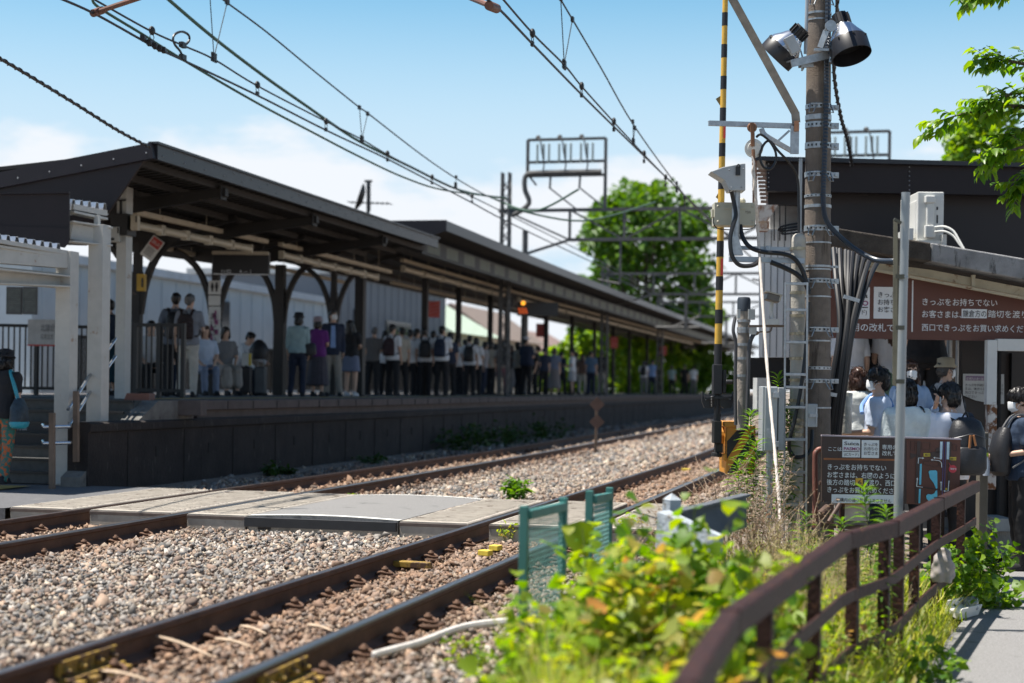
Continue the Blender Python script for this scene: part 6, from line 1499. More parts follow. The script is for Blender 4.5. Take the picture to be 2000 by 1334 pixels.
C_BEIGE = lambda: cloth('beige_cloth', (0.44, 0.40, 0.34))
C_BAG = lambda: mat('black_bag_nylon', (0.016, 0.016, 0.019), 0.5, var=0.2, scale=12, bump=0.15, bscale=60)

def add_locks(o, st):
    """thin hair locks lying on the cap of hair, joined into the same mesh"""
    me = o.data; n = 700; c = np.array([v.co[:] for v in me.vertices]); nn = np.array([v.normal[:] for v in me.vertices])
    k = npr.integers(0, len(c), n); P = c[k] + nn[k] * 0.001; N = nn[k]
    Dn = np.tile(np.array([[0.0, 0.0, -1.0]]), (n, 1)); Dn = Dn - N * (Dn * N).sum(1)[:, None]; flat = np.linalg.norm(Dn, axis=1) < 0.45
    rad = P - c.mean(0); rad[:, 2] = 0; Dn[flat] = rad[flat] + np.array([0, 0.03, 0])
    Dn += npr.normal(0, 0.10, (n, 3)); Dn /= np.linalg.norm(Dn, axis=1)[:, None] + 1e-9
    L = npr.uniform(0.018, 0.034, n) * (1.4 if st in ('bob', 'long') else 1.0); v, f = leaf_cloud(P, Dn, N, L, np.full(n, 0.006))
    b = bmesh.new(); b.from_mesh(me); vs = [b.verts.new(p) for p in v]
    for t in f.reshape(-1, 3): b.faces.new((vs[t[0]], vs[t[1]], vs[t[2]]))
    b.to_mesh(me); b.free()

def person(label, loc, face, h=1.70, top=('tee', None), bottom=('trousers', None), hair=('short', None), mask=False, specs=None, hat=None, arms=None, lean=0.0, turn=0.0, nod=0.0, sit=False, legs=None, vox=0.014, shoe=None, group=None, sway=0.0, skin=None, wide=1.0, extra=None, eyes=False):
    """face: horizontal direction the person faces; body is one continuous mesh; hair, clothes are its children"""
    f = V(face); f.z = 0; f.normalize()
    rz = math.atan2(-f.x, f.y); s = h / 1.72
    t = thing('person', label, 'person', loc, group, rz)
    M = ORIG[t.name] @ Matrix.Scale(s, 4)
    dz = -0.40 if sit else 0.0
    piv = V((0, 0, 0.95)); Rl = Matrix.Rotation(-lean, 3, 'X') @ Matrix.Rotation(sway, 3, 'Y')
    def up(p):
        p = V(p)
        if p.z > 0.95: p = piv + Rl @ (p - piv)
        return p + V((0, 0, dz))
    neck = V((0, -0.002, 1.49)); Rh = Matrix.Rotation(turn, 3, 'Z') @ Matrix.Rotation(-nod, 3, 'X')
    def hd(p): return up(neck + Rh @ (V(p) - neck))
    Mh = Rl @ Rh
    A = {'L': [(-0.168, -0.005, 1.395), (-0.205, -0.03, 1.13), (-0.215, 0.04, 0.88)], 'R': [(0.168, -0.005, 1.395), (0.205, -0.03, 1.13), (0.215, 0.04, 0.88)]}
    if arms:
        for k, (e, w) in arms.items(): A[k] = [A[k][0], e, w]
    if sit: L = {'L': [(-0.09, 0.02, 0.50), (-0.11, 0.42, 0.49), (-0.11, 0.44, 0.08)], 'R': [(0.09, 0.02, 0.50), (0.11, 0.42, 0.49), (0.11, 0.46, 0.08)]}
    else: L = {'L': [(-0.088, 0.0, 0.88), (-0.10, 0.012, 0.48), (-0.105, -0.02, 0.07)], 'R': [(0.088, 0.0, 0.88), (0.10, 0.012, 0.48), (0.105, -0.02, 0.07)]}
    if legs: L.update(legs)
    sides = ('L', 'R')
    def torso(b, inf=0.0, z0=0.0, z1=9.0, flare=0.0):
        R = []
        T = TORSO
        for (z, rx, ry, y) in T:
            if z0 <= z <= z1: R.append((z, rx * wide + inf, ry * (0.5 + 0.5 * wide) + inf, y))
        if z0 > T[0][0]:
            for (a, c) in zip(T, T[1:]):
                if a[0] < z0 < c[0]:
                    k = (z0 - a[0]) / (c[0] - a[0]); R.insert(0, (z0, (a[1] + (c[1] - a[1]) * k) * wide + inf + flare, (a[2] + (c[2] - a[2]) * k) + inf + flare, a[3]))
        return rings(b, R, f=up)
    def arm(b, k, inf=0.0, upto=2.0):
        P = [up(p) for p in A[k]]; R = [0.050, 0.039, 0.027]
        if upto >= 2: caps(b, P, [r + inf for r in R])
        elif upto > 1: q = P[1].lerp(P[2], upto - 1); caps(b, [P[0], P[1], q], [R[0] + inf, R[1] + inf, R[1] * 0.85 + inf])
        else: q = P[0].lerp(P[1], upto); b.tube([P[0], q], [R[0] + inf, R[0] * (1 - upto) + R[1] * upto + inf + 0.004], 12); b.ell(P[0], R[0] + inf, 12, 8)
    def leg(b, k, inf=0.0, end=1.0):
        P = [V(p) for p in L[k]]; caps(b, [P[0], P[1], P[2]], [0.086 + inf, 0.058 + inf, 0.038 + inf * end])
    # body
    b = MB(); torso(b)
    b.ell(hd((0, -0.004, 1.632)), (0.071, 0.090, 0.092), 16, 12, Mh); b.ell(hd((0, 0.030, 1.572)), (0.052, 0.058, 0.060), 14, 10, Mh)
    b.ell(hd((0, 0.086, 1.598)), (0.013, 0.022, 0.022), 8, 6, Mh); b.ell(hd((0, 0.076, 1.618)), (0.009, 0.016, 0.028), 8, 6, Mh)
    b.ell(hd((0, 0.076, 1.558)), (0.024, 0.014, 0.009), 8, 6, Mh); b.ell(hd((0, 0.066, 1.524)), (0.022, 0.020, 0.015), 8, 6, Mh)
    for sgn in (-1, 1):
        b.ell(hd((sgn * 0.072, -0.006, 1.610)), (0.010, 0.020, 0.030), 8, 6, Mh); b.ell(hd((sgn * 0.030, 0.070, 1.645)), (0.022, 0.014, 0.008), 8, 6, Mh)
    for k in sides:
        arm(b, k); leg(b, k)
        e, w = up(A[k][1]), up(A[k][2]); d = (w - e).normalized(); inn = V((1 if k == 'L' else -1, 0.15, 0)); n = (inn - d * inn.dot(d)).normalized(); sd = d.cross(n).normalized()
        if sd.y < 0 : sd = -sd
        Mp = Matrix((sd, n, d)).transposed()
        b.ell(w + d * 0.048, (0.036, 0.016, 0.052), 10, 8, Mp)
        cu = 0.45
        for j, (o_, ln) in enumerate(((0.027, 0.070), (0.009, 0.080), (-0.009, 0.074), (-0.026, 0.058))):
            p0 = w + d * 0.085 + sd * o_; q = cu + 0.12 * j; p1 = p0 + (d * math.cos(q * 0.5) + n * math.sin(q * 0.5)) * ln * 0.5; p2 = p1 + (d * math.cos(q * 1.5) + n * math.sin(q * 1.5)) * ln * 0.5
            caps(b, [p0, p1, p2], [0.0095, 0.0088, 0.0075], 8)
        p0 = w + d * 0.025 + sd * 0.028; p1 = p0 + (d * 0.6 + sd * 0.7 + n * 0.25).normalized() * 0.04; p2 = p1 + (d * 0.9 + n * 0.45).normalized() * 0.03; caps(b, [p0, p1, p2], [0.013, 0.010, 0.008], 8)
        P = [V(p) for p in L[k]]; b.ell(P[2] + V((0, 0.055, -0.03)), (0.042, 0.115, 0.036), 12, 8)
    def child(name, me_or_mb, m, vx=None, smn=3, na=0.0, nf=9.0, zs=1.0, lab=None):
        me = remesh(me_or_mb, vx, smn, na, nf, name, zs) if vx else me_or_mb.mesh(name, [])
        if not vx: me.polygons.foreach_set('use_smooth', [True] * len(me.polygons))
        me.materials.append(m); me.transform(Matrix.Scale(s, 4))
        o = link(bpy.data.objects.new(name, me)); o.parent = t; ORIG[o.name] = M
        if lab: o['label'] = lab
        return o
    child('body', b, skin or SKIN(), vox, 2)
    vc = max(vox, 0.012)

    # top
    kind, mt = top[0], top[1]
    if kind != 'none':
        b = MB(); hem = {'tee': 0.86, 'long': 0.86, 'blouse': 0.90, 'vest': 0.88, 'jacket': 0.82, 'dress': 0.80, 'tuck': 0.98}[kind]
        loose = top[2] if len(top) > 2 else 0.018
        torso(b, loose, hem, 1.47, 0.014)
        sl = {'tee': 0.82, 'tuck': 0.86, 'long': 1.95, 'blouse': 1.45, 'vest': 0.12, 'jacket': 1.95, 'dress': 0.9}[kind]
        for k in sides: arm(b, k, 0.016, sl)
        child({'tee': 'shirt', 'tuck': 'shirt', 'long': 'shirt', 'blouse': 'blouse', 'vest': 'vest', 'jacket': 'jacket', 'dress': 'dress'}[kind], b, mt, vc, 2, 0.011, 11)
        b = MB(); c = up((0, -0.006, 1.462)); b.lathe([(0.064, -0.01), (0.068, 0.0), (0.060, 0.026), (0.054, 0.026), (0.056, -0.01)], c, Rl @ V((0, 0.15, 1)), 18); child('collar', b, mt)
    # bottom
    kind, mt = bottom[0], bottom[1]
    if kind == 'trousers':
        b = MB(); torso(b, 0.010, 0.0, 1.03)
        for k in sides: leg(b, k, 0.016, 1.4)
        child('trousers', b, mt, vc, 2, 0.010, 13)
    elif kind in ('skirt', 'longskirt', 'shorts'):
        b = MB(); z1 = {'skirt': 0.56, 'longskirt': 0.24, 'shorts': 0.52}[kind]
        if sit: rings(b, [(0.50, 0.17, 0.14, 0.0), (0.62, 0.18, 0.14, 0)]); [caps(b, L[k][:2] + [V(L[k][2]) + V((0, 0, 0.15))], [0.11, 0.10, 0.10]) for k in sides]
        else: rings(b, [(z1, 0.21 if kind != 'longskirt' else 0.25, 0.17 if kind != 'longskirt' else 0.21, 0), (0.75, 0.19, 0.15, -0.005), (0.92, 0.178, 0.132, -0.01), (1.04, 0.155, 0.112, -0.004)], 24)
        child('skirt' if kind != 'shorts' else 'shorts', b, mt, vc, 1, 0.022 if kind == 'longskirt' else 0.010, 12, 0.15)
    # shoes
    for k in sides:
        P = [V(p) for p in L[k]]; b = MB(); b.ell(P[2] + V((0, 0.055, -0.026)), (0.050, 0.135, 0.046), 12, 8); b.ell(P[2] + V((0, -0.01, 0.0)), (0.050, 0.06, 0.055), 10, 8); b.box(P[2] + V((0, 0.05, -0.056)), (0.088, 0.25, 0.026))
        child('shoe', b, shoe or C_BLACK(), 0.016, 2)
    # hair
    st, hm = hair[0], hair[1] or HAIRB()
    if st != 'none':
        b = MB(); E = lambda c, r: b.ell(hd(c), r, 16, 10, Mh)
        E((0, -0.014, 1.650), (0.084, 0.098, 0.090)); E((0, -0.052, 1.605), (0.072, 0.058, 0.072)); E((0, 0.045, 1.690), (0.066, 0.048, 0.036))
        for sgn in (-1, 1): E((sgn * 0.068, -0.012, 1.635), (0.018, 0.045, 0.038))
        if st == 'mop': E((0, 0.0, 1.665), (0.094, 0.105, 0.088)); E((0, 0.065, 1.672), (0.066, 0.034, 0.032)); E((0, -0.06, 1.59), (0.075, 0.055, 0.075))
        if st in ('bob', 'long'):
            E((0, -0.058, 1.555), (0.088, 0.060, 0.105))
            for sgn in (-1, 1): E((sgn * 0.076, 0.0, 1.575), (0.022, 0.050, 0.100))
        if st == 'long':
            E((0, -0.088, 1.42), (0.115, 0.055, 0.20)); 
            for sgn in (-1, 1): E((sgn * 0.085, 0.015, 1.48), (0.026, 0.042, 0.13))
        if st == 'tail': E((0, -0.12, 1.57), (0.03, 0.045, 0.10)); E((0, -0.105, 1.64), (0.035, 0.03, 0.03))
        ho = child('hair', b, hm, max(0.010, vox * 0.9), 2, 0.012, 34, 0.35)
        if vox < 0.0125: add_locks(ho, st)
    if mask:
        b = MB(); nu, nv = 13, 9; vs = []
        for lay in (0, 1):
            for j in range(nv):
                for i in range(nu):
                    u, v = i / (nu - 1) * 2 - 1, j / (nv - 1) * 2 - 1; a = u * 1.25
                    hgt = 0.052 * (1 - 0.28 * abs(u) ** 2)
                    vs.append(hd(((0.062 - 0.004 * lay) * math.sin(a), 0.028 + (0.078 - 0.004 * lay) * math.cos(a) * (1 - 0.10 * v * v) + (0.010 if abs(u) < 0.2 else 0) - (0.018 if v < -0.7 else 0), 1.568 + v * hgt)))
        fs = []; N = nu * nv
        for j in range(nv - 1):
            for i in range(nu - 1):
                q = j * nu + i; fs += [(q, q + 1, q + nu + 1, q + nu), (N + q, N + q + nu, N + q + nu + 1, N + q + 1)]
        for i in range(nu - 1): fs += [(i, N + i, N + i + 1, i + 1), ((nv - 1) * nu + i, (nv - 1) * nu + i + 1, N + (nv - 1) * nu + i + 1, N + (nv - 1) * nu + i)]
        for j in range(nv - 1): fs += [(j * nu, (j + 1) * nu, N + (j + 1) * nu, N + j * nu), (j * nu + nu - 1, N + j * nu + nu - 1, N + (j + 1) * nu + nu - 1, (j + 1) * nu + nu - 1)]
        b.add(vs, fs)
        for sgn in (-1, 1):
            for v in (-0.5, 0.5): b.tube([hd((sgn * 0.059, 0.052, 1.568 + v * 0.052)), hd((sgn * 0.073, 0.02, 1.600 + v * 0.03)), hd((sgn * 0.080, -0.010, 1.612 + v * 0.045))], 0.0022, 5)
        child('face_mask', b, mat('white_mask_fabric', (0.72, 0.73, 0.74), 0.8, var=0.04))
    if eyes:
        b = MB()
        for sgn in (-1, 1): b.ell(hd((sgn * 0.031, 0.078, 1.628)), (0.015, 0.008, 0.007), 10, 6, Mh)
        child('eyes', b, mat('dark_eyes', (0.02, 0.014, 0.012), 0.25))
    if specs:
        b = MB()
        for sgn in (-1, 1): b.ell(hd((sgn * 0.032, 0.090, 1.624)), (0.030, 0.008, 0.021), 12, 8, Mh); b.tube([hd((sgn * 0.062, 0.088, 1.630)), hd((sgn * 0.078, 0.0, 1.630))], 0.004, 6)
        b.tube([hd((-0.01, 0.096, 1.630)), hd((0.01, 0.096, 1.630))], 0.004, 6); child('sunglasses' if specs == 'dark' else 'glasses', b, mat('dark_lens', (0.006, 0.006, 0.008), 0.15))
    if hat:
        b = MB(); ax = Mh @ V((0, 0, 1)); c = hd((0, -0.006, 1.66))
        if hat[0] == 'bucket': b.lathe([(0.125, -0.022), (0.127, -0.016), (0.098, 0.012), (0.092, 0.075), (0.05, 0.092), (0, 0.095)], c, ax, 24)
        elif hat[0] == 'brim': b.lathe([(0.15, -0.004), (0.15, 0.003), (0.096, 0.010), (0.090, 0.085), (0.05, 0.10), (0, 0.10)], c, ax, 24)
        else: b.lathe([(0.090, -0.01), (0.094, 0.02), (0.07, 0.068), (0, 0.085)], c, ax, 20); b.ell(hd((0, 0.11, 1.66)), (0.068, 0.075, 0.010), 12, 6, Mh)
        child('hat', b, hat[1])
    def W(p): return M @ up(p)
    return t, M, W

def backpack(label, M, m, sz=(0.30, 0.17, 0.44), z=1.18, y=-0.205, W=None, charm=False, group='backpacks worn by the passengers'):
    o = M @ V((0, y, z - sz[2] / 2)); e = M.to_euler(); t = thing('backpack', label, 'backpack', o, group, e.z)
    c = V((0, y, z)); hx, hy, hz = sz[0] / 2, sz[1] / 2, sz[2] / 2
    b = MB(); R = [(z - hz, hx * 0.80, hy * 0.75, y), (z - hz * 0.92, hx * 0.98, hy * 0.98, y), (z - hz * 0.2, hx, hy, y - 0.005), (z + hz * 0.5, hx * 0.95, hy * 0.9, y), (z + hz * 0.85, hx * 0.75, hy * 0.7, y + 0.01), (z + hz, hx * 0.4, hy * 0.35, y + 0.02)]
    rings(b, R, 20); b.xf(M); me = b.build('bag_body', m, t, smooth=True)
    b = MB(); rings(b, [(z - hz * 0.85, hx * 0.75, 0.03, y - hy - 0.005), (z - hz * 0.75, hx * 0.85, 0.045, y - hy), (z - hz * 0.1, hx * 0.82, 0.04, y - hy), (z - hz * 0.02, hx * 0.7, 0.02, y - hy)], 16); b.xf(M); pk = b.build('pocket', m, t, smooth=True)
    b = MB()
    for sgn in (-1, 1):
        P = smoothpath([(sgn * 0.07, y + hy * 0.7, z + hz * 0.75), (sgn * 0.095, -0.10, 1.435), (sgn * 0.10, -0.01, 1.465), (sgn * 0.105, 0.10, 1.385), (sgn * 0.13, 0.145, 1.24), (sgn * 0.175, 0.06, 1.08), (sgn * 0.16, y + hy, z - hz * 0.8)], 5)
        b.sweep([(-0.024, -0.006), (0.024, -0.006), (0.024, 0.008), (-0.024, 0.008)], P, up=(0.2 * sgn, 0.3, 1))
    b.tube(smoothpath([(-0.03, y + 0.05, z + hz * 0.95), (0, y + 0.03, z + hz + 0.045), (0.03, y + 0.05, z + hz * 0.95)], 4), 0.008, 6)
    b.xf(M); b.build('straps', m, t, smooth=True)
    b = MB(); 
    for zz in (z + hz * 0.35, z - hz * 0.08): b.tube(smoothpath([(-hx * 0.9, y - hy * 0.7, zz - 0.02), (-hx * 0.5, y - hy * 0.99, zz), (0, y - hy * 1.04, zz + 0.02), (hx * 0.5, y - hy * 0.99, zz), (hx * 0.9, y - hy * 0.7, zz - 0.02)], 3), 0.005, 5)
    b.xf(M); b.build('zip', mat('dull_zip', (0.08, 0.08, 0.085), 0.4, 0.5), pk, smooth=True)
    if charm:
        b = MB(); b.bar((0.01, y - hy - 0.01, z + hz * 0.40), (0.03, y - hy - 0.02, z + hz * 0.02), 0.025, 0.02); b.bar((-0.02, y - hy - 0.01, z + 0.10), (-0.03, y - hy - 0.02, z - 0.02), 0.02, 0.02); b.xf(M); b.build('strap_tag', mat('tan_leather', (0.30, 0.12, 0.04), 0.6), pk, bevel=0.004)
    return t
def shoulder_bag(label, M, side, m, c, sz=(0.26, 0.10, 0.26), name='shoulder_bag', cat='bag'):
    t = thing(name, label, cat, M @ V((c[0], c[1], c[2] - sz[2] / 2)), None, M.to_euler().z)
    b = MB(); rings(b, [(c[2] - sz[2] / 2, sz[0] * 0.40, sz[1] * 0.4, 0), (c[2] - sz[2] * 0.3, sz[0] * 0.52, sz[1] * 0.55, 0), (c[2] + sz[2] * 0.3, sz[0] * 0.46, sz[1] * 0.4, 0), (c[2] + sz[2] / 2, sz[0] * 0.36, sz[1] * 0.15, 0)], 16, f=lambda p: p + V((c[0], c[1], 0))); b.xf(M); b.build('bag_body', m, t, smooth=True)
    b = MB(); yb = c[1]
    for dx in (-0.06, 0.06):
        P = smoothpath([(c[0] + dx, yb, c[2] + sz[2] * 0.45), (side * 0.17 + dx * 0.3, yb * 0.6, 1.28), (side * 0.14, -0.09 if yb < 0 else 0.05, 1.44), (side * 0.12, 0.06, 1.44), (side * 0.14 , 0.12, 1.30)], 5); b.sweep([(-0.012, -0.004), (0.012, -0.004), (0.012, 0.006), (-0.012, 0.006)], P, up=(side, 0, 1))
    b.xf(M); b.build('strap', m, t, smooth=True); return t

# ---- people at the ticket gate
AWAY, TOW, LEFT, RIGHT = FW.copy(), -FW, -R0, R0
GZ = -0.42
def at_head(x, ytop, h, z=None, d=None):
    """stand a person of height h so that the crown is seen at (x, ytop)"""
    if d is None: d = h * FPX / 1.0
    p = D(x, ytop, d); p.z = p.z - h; return p
HV = 0.0075
t, M, W = person('person in a white knit vest over black sleeves and dark green trousers, back turned', at_head(1676, 720, 1.60, d=16.4), AWAY + R0 * 0.15, 1.60, ('vest', cloth('white_knit', (0.58, 0.60, 0.58), bump=0.2, bscale=60), 0.035), ('trousers', cloth('dark_green_cloth', (0.016, 0.045, 0.03))), ('bob', HAIRBR()), mask=True, turn=0.35, vox=0.011, wide=1.05)
t, M, W = person('young person in sunglasses and mask looking at a phone, pale blue tee', at_head(1716, 722, 1.70, d=14.9), LEFT * 1.0 + AWAY * 0.45, 1.70, ('tee', cloth('pale_blue_tee', (0.50, 0.58, 0.72))), ('trousers', C_NAVY()), ('mop', HAIRB()), mask=True, specs='dark', turn=0.25, arms={'L': ((-0.20, 0.03, 1.12), (-0.12, 0.30, 1.10)), 'R': ((0.24, -0.02, 1.12), (0.13, 0.25, 1.08))}, vox=HV)
w = M @ V((-0.11, 0.39, 1.145))
b = MB(); b.box(w, (0.075, 0.15, 0.009), M=Matrix.Rotation(M.to_euler().z + 0.2, 3, 'Z') @ Matrix.Rotation(0.12, 3, 'Y')); b.build('phone', mat('black_glass', (0.01, 0.01, 0.012), 0.12), label='black phone held flat by the young person in sunglasses', cat='phone', bevel=0.003)
b = MB(); P = smoothpath([(-0.12, 0.13, 1.30), (-0.02, 0.15, 1.38), (0.10, 0.09, 1.47), (0.14, -0.01, 1.485), (0.08, -0.11, 1.40), (-0.02, -0.155, 1.25), (-0.12, -0.16, 1.08), (-0.16, -0.15, 0.95)], 5); b.tube(P, 0.019, 8); rings(b, [(0.96, .07, .04, 0), (1.0, .13, .06, 0), (1.22, .13, .06, 0), (1.34, .08, .035, 0)], 14, f=lambda p: p + V((-0.03, -0.16, 0))); b.xf(M); b.build('sling_bag', cloth('sky_blue_canvas', (0.16, 0.28, 0.52)), smooth=True, label='blue sling bag across the back of the young person in sunglasses', cat='bag')
t, M, W = person('woman with long black hair and a white textured blouse, seen from behind', at_head(1772, 742, 1.60, d=14.0), AWAY + R0 * 0.1, 1.60, ('blouse', cloth('white_crinkle_cotton', (0.60, 0.66, 0.66), bump=0.35, bscale=55), 0.036), ('trousers', C_BLACK()), ('bob', HAIRB()), vox=0.011, wide=1.12, turn=0.1)
shoulder_bag('black shoulder bag of the woman in the white textured blouse', M, 1, C_BAG(), (0.26, -0.06, 0.98))
t, M, W = person('woman in a white mask facing the camera, pale blue shirt, raising one hand', at_head(1778, 706, 1.60, d=16.0), TOW + R0 * 0.25, 1.60, ('blouse', cloth('light_blue_shirt', (0.26, 0.36, 0.52))), ('trousers', C_BLACK()), ('long', HAIRBR()), mask=True, eyes=True, turn=-0.15, arms={'L': ((-0.25, 0.06, 1.12), (-0.19, 0.24, 1.28)), 'R': ((0.22, 0.0, 1.12), (0.14, 0.22, 1.05))}, vox=HV)
t, M, W = person('young man in a white shirt wearing a black backpack, waiting at the gate', at_head(1851, 752, 1.68, d=14.0), AWAY + LEFT * 0.12, 1.68, ('tee', cloth('bright_white_shirt', (0.72, 0.73, 0.80), scale=4, bump=0.15, bscale=14), 0.032), ('trousers', C_BLACK()), ('mop', HAIRB()), mask=True, turn=0.35, vox=0.011, wide=1.05, sway=0.03)
backpack('black backpack with tan tags on the young man in the white shirt', M @ Matrix.Translation((0.09, 0, 0)) , C_BAG(), (0.34, 0.22, 0.52), 1.17, -0.235, charm=True)
t, M, W = person('older person in a brimmed cap and mask looking right, beige shirt', at_head(1848, 703, 1.66, d=16.6), RIGHT + AWAY * 0.35, 1.66, ('long', cloth('pale_beige_shirt', (0.46, 0.43, 0.42))), ('trousers', C_GREY()), ('short', HAIRG()), mask=True, hat=('bucket', cloth('straw_hat', (0.40, 0.34, 0.24))), vox=0.011, arms={'L': ((-0.24, 0.02, 1.12), (-0.15, 0.20, 1.0)), 'R': ((0.24, 0.02, 1.12), (0.15, 0.20, 1.0))})
backpack('black backpack on the older person in the brimmed cap', M, C_BAG(), (0.26, 0.14, 0.38), 1.20, -0.19)
# passengers higher on the stairs behind, heads hidden by the sign
def stair_p(label, x, zfoot, d, h, **k):
    p = D(x, 700, d); p.z = zfoot; return person(label, p, k.pop('face', AWAY), h, **k)
stair_p('person in a plain white top on the steps behind the black cables', 1660, 0.55, 18.6, 1.62, top=('tee', C_WHITE(), 0.035), bottom=('trousers', C_BEIGE()), hair=('bob', HAIRB()), vox=0.013)
stair_p('person in a black patterned top and cream trousers on the steps', 1694, 0.62, 18.9, 1.64, top=('tee', cloth('black_lace_top', (0.016, 0.016, 0.02), var=0.8, scale=40), 0.03), bottom=('trousers', cloth('cream_cloth', (0.50, 0.44, 0.38))), hair=('long', HAIRB()), vox=0.013)
stair_p('person in a white shirt and green skirt behind the grey steel post', 1738, 0.6, 18.8, 1.62, top=('tee', C_WHITE()), bottom=('longskirt', cloth('sage_green_cloth', (0.14, 0.24, 0.18))), hair=('long', HAIRBR()), vox=0.013)
t, M, W = stair_p('tall person in an oversized black tee on the steps, back turned', 1806, 0.70, 18.4, 1.76, top=('tee', C_BLACK(), 0.055), bottom=('trousers', C_BLACK()), hair=('short', HAIRB()), vox=0.013, wide=1.2)
b = MB(); b.prism([M @ V((x, y, z)) for x, y, z in ((-0.11, -0.215, 1.16), (0.12, -0.215, 1.16), (0.12, -0.22, 1.33), (-0.11, -0.22, 1.33))], AWAY * 0.07); o = b.build('back_print', mat('pink_print', (0.52, 0.36, 0.42), 0.7, var=0.4, scale=20), t)
# the steps they stand on
b = MB()
for k in range(9):
    d_ = 16.95 + 0.28 * k; a_ = D(1560, 900, d_); c_ = D(1866, 900, d_); zt_ = -0.42 + 0.17 * (k + 1); q_ = (a_ + c_) / 2; b.box(V((q_.x, q_.y, (zt_ - 0.45) / 2)) + FW * 0.15, ((c_ - a_).dot(R0), 0.30, zt_ + 0.45), PSI)
b.build('gate_steps', mat('dark_concrete_steps', (0.14, 0.135, 0.13), 0.9), label='concrete steps rising behind the gate', cat='stairs')  # plain dark grey concrete colour
# standing passenger at the right edge
pr_ = onz(1990, 1113, GZ); pd_ = (pr_ - CAMP).dot(FW)
t, M, W = person('passenger in a navy tee and black trousers holding a bottle, at the picture edge', pr_, LEFT + AWAY * 0.15, 1.70, ('tee', cloth('navy_tee', (0.020, 0.038, 0.075)), 0.03), ('trousers', cloth('black_loose_trousers', (0.014, 0.014, 0.016), bump=0.3, bscale=14)), ('mop', HAIRB()), mask=True, nod=0.12, arms={'L': ((-0.21, -0.04, 1.14), (-0.09, 0.22, 1.09)), 'R': ((0.21, -0.04, 1.13), (0.02, 0.22, 1.05))}, vox=HV, shoe=cloth('black_sneaker', (0.02, 0.02, 0.022)))
Mf = M
b = MB(); rings(b, [(0.88, 0.12, 0.07, 0.20), (0.92, 0.16, 0.10, 0.21), (1.10, 0.165, 0.11, 0.21), (1.26, 0.15, 0.09, 0.19), (1.34, 0.10, 0.05, 0.17)], 20, f=lambda p: p + V((-0.02, -0.02, 0.02))); b.xf(M)
t = thing('backpack', 'black bag worn on the chest of the passenger at the picture edge', 'backpack', M @ V((0, 0.2, 0.9)), 'backpacks worn by the passengers'); b.build('bag_body', C_BAG(), t, smooth=True)
b = MB()
for sg_ in (-1, 1): b.sweep([(-0.022, -0.006), (0.022, -0.006), (0.022, 0.008), (-0.022, 0.008)], smoothpath([(sg_ * 0.08, 0.17, 1.32), (sg_ * 0.10, 0.08, 1.46), (sg_ * 0.11, -0.02, 1.478), (sg_ * 0.13, -0.11, 1.36), (sg_ * 0.17, -0.06, 1.12), (sg_ * 0.17, 0.10, 0.98)], 5), up=(0, 0.3, 1))
b.xf(M); b.build('straps', mat('grey_strap', (0.12, 0.12, 0.125), 0.6), t)
b = MB(); c = M @ V((-0.10, 0.33, 1.02)); b.lathe([(0, -0.12), (0.032, -0.12), (0.033, 0.02), (0.015, 0.055), (0.013, 0.07), (0, 0.07)], c, U0, 16); b.m(1).lathe([(0, 0.062), (0.019, 0.062), (0.019, 0.095), (0, 0.095)], c, U0, 14)
b.build('drink_bottle', [mat('clear_blue_plastic', (0.55, 0.62, 0.72), 0.1, trans=0.5), mat('lime_cap', (0.45, 0.65, 0.02), 0.4)], smooth=True, label='clear drink bottle with a lime cap held by the passenger in navy', cat='bottle')

# ---- people on the platform
PZ = 1.008
def plat_p(label, x, ytop, h, face, **k):
    d = h * FPX / (772 - ytop); p = D(x, 770, d); p.z = PZ
    k.setdefault('vox', 0.018 if d < 40 else 0.025)
    k.setdefault('nod', rnd.uniform(-0.35, 0.05)); k.setdefault('turn', rnd.uniform(-0.6, 0.6)); k.setdefault('sway', rnd.uniform(-0.05, 0.05)); k.setdefault('lean', rnd.uniform(-0.02, 0.08))
    if 'arms' not in k and rnd.random() < 0.55:
        q = rnd.choice([{'R': ((0.215, 0.03, 1.13), (0.10, 0.26, 1.12))}, {'L': ((-0.215, 0.03, 1.13), (-0.10, 0.26, 1.12)), 'R': ((0.215, 0.03, 1.13), (0.08, 0.25, 1.10))}, {'L': ((-0.24, -0.06, 1.15), (-0.14, 0.12, 0.98))}])
        k['arms'] = q
    if rnd.random() < 0.5:
        s_ = rnd.choice((-1, 1)); k.setdefault('legs', {'L' if s_ < 0 else 'R': [(s_ * 0.088, 0.0, 0.88), (s_ * 0.12, 0.06, 0.48), (s_ * 0.15, 0.03, 0.07)]})
    return person(label, p, face, h, **k)
AW = V((0, 1, 0)); FT = V((1, 0, 0))                 # along the platform away / facing the track
G = 'passengers waiting on the platform'
W_ = C_WHITE
plat_p('man with greying hair and dark backpack in a striped grey shirt and beige trousers', 366, 572, 1.68, AW + LEFT * .2, top=('tee', cloth('grey_striped_shirt', (0.20, 0.21, 0.24)), 0.028), bottom=('trousers', cloth('light_beige_trousers', (0.46, 0.43, 0.38))), hair=('short', HAIRG()), group=G, arms={'R': ((0.24, 0.02, 1.14), (0.18, 0.16, 1.36))})
b_t = bpy.data.objects[-1] if False else None
def lastM(): 
    o = [o for o in scene.objects if o.name.startswith('person') and o.type == 'EMPTY'][-1]; return o
def bp_for(label, res, m=None, **k): return backpack(label, res[1], m or C_BAG(), **k)
people_rows = []
r = plat_p('dark haired person in a blue grey shirt just left of the man with greying hair', 338, 570, 1.72, AW + LEFT * .5, top=('tee', cloth('slate_shirt', (0.12, 0.14, 0.18))), bottom=('trousers', C_BLACK()), hair=('short', HAIRB()), group=G); bp_for('dark backpack on the person left of the man with greying hair', r)
p = D(372, 770, 25.6); p.z = PZ
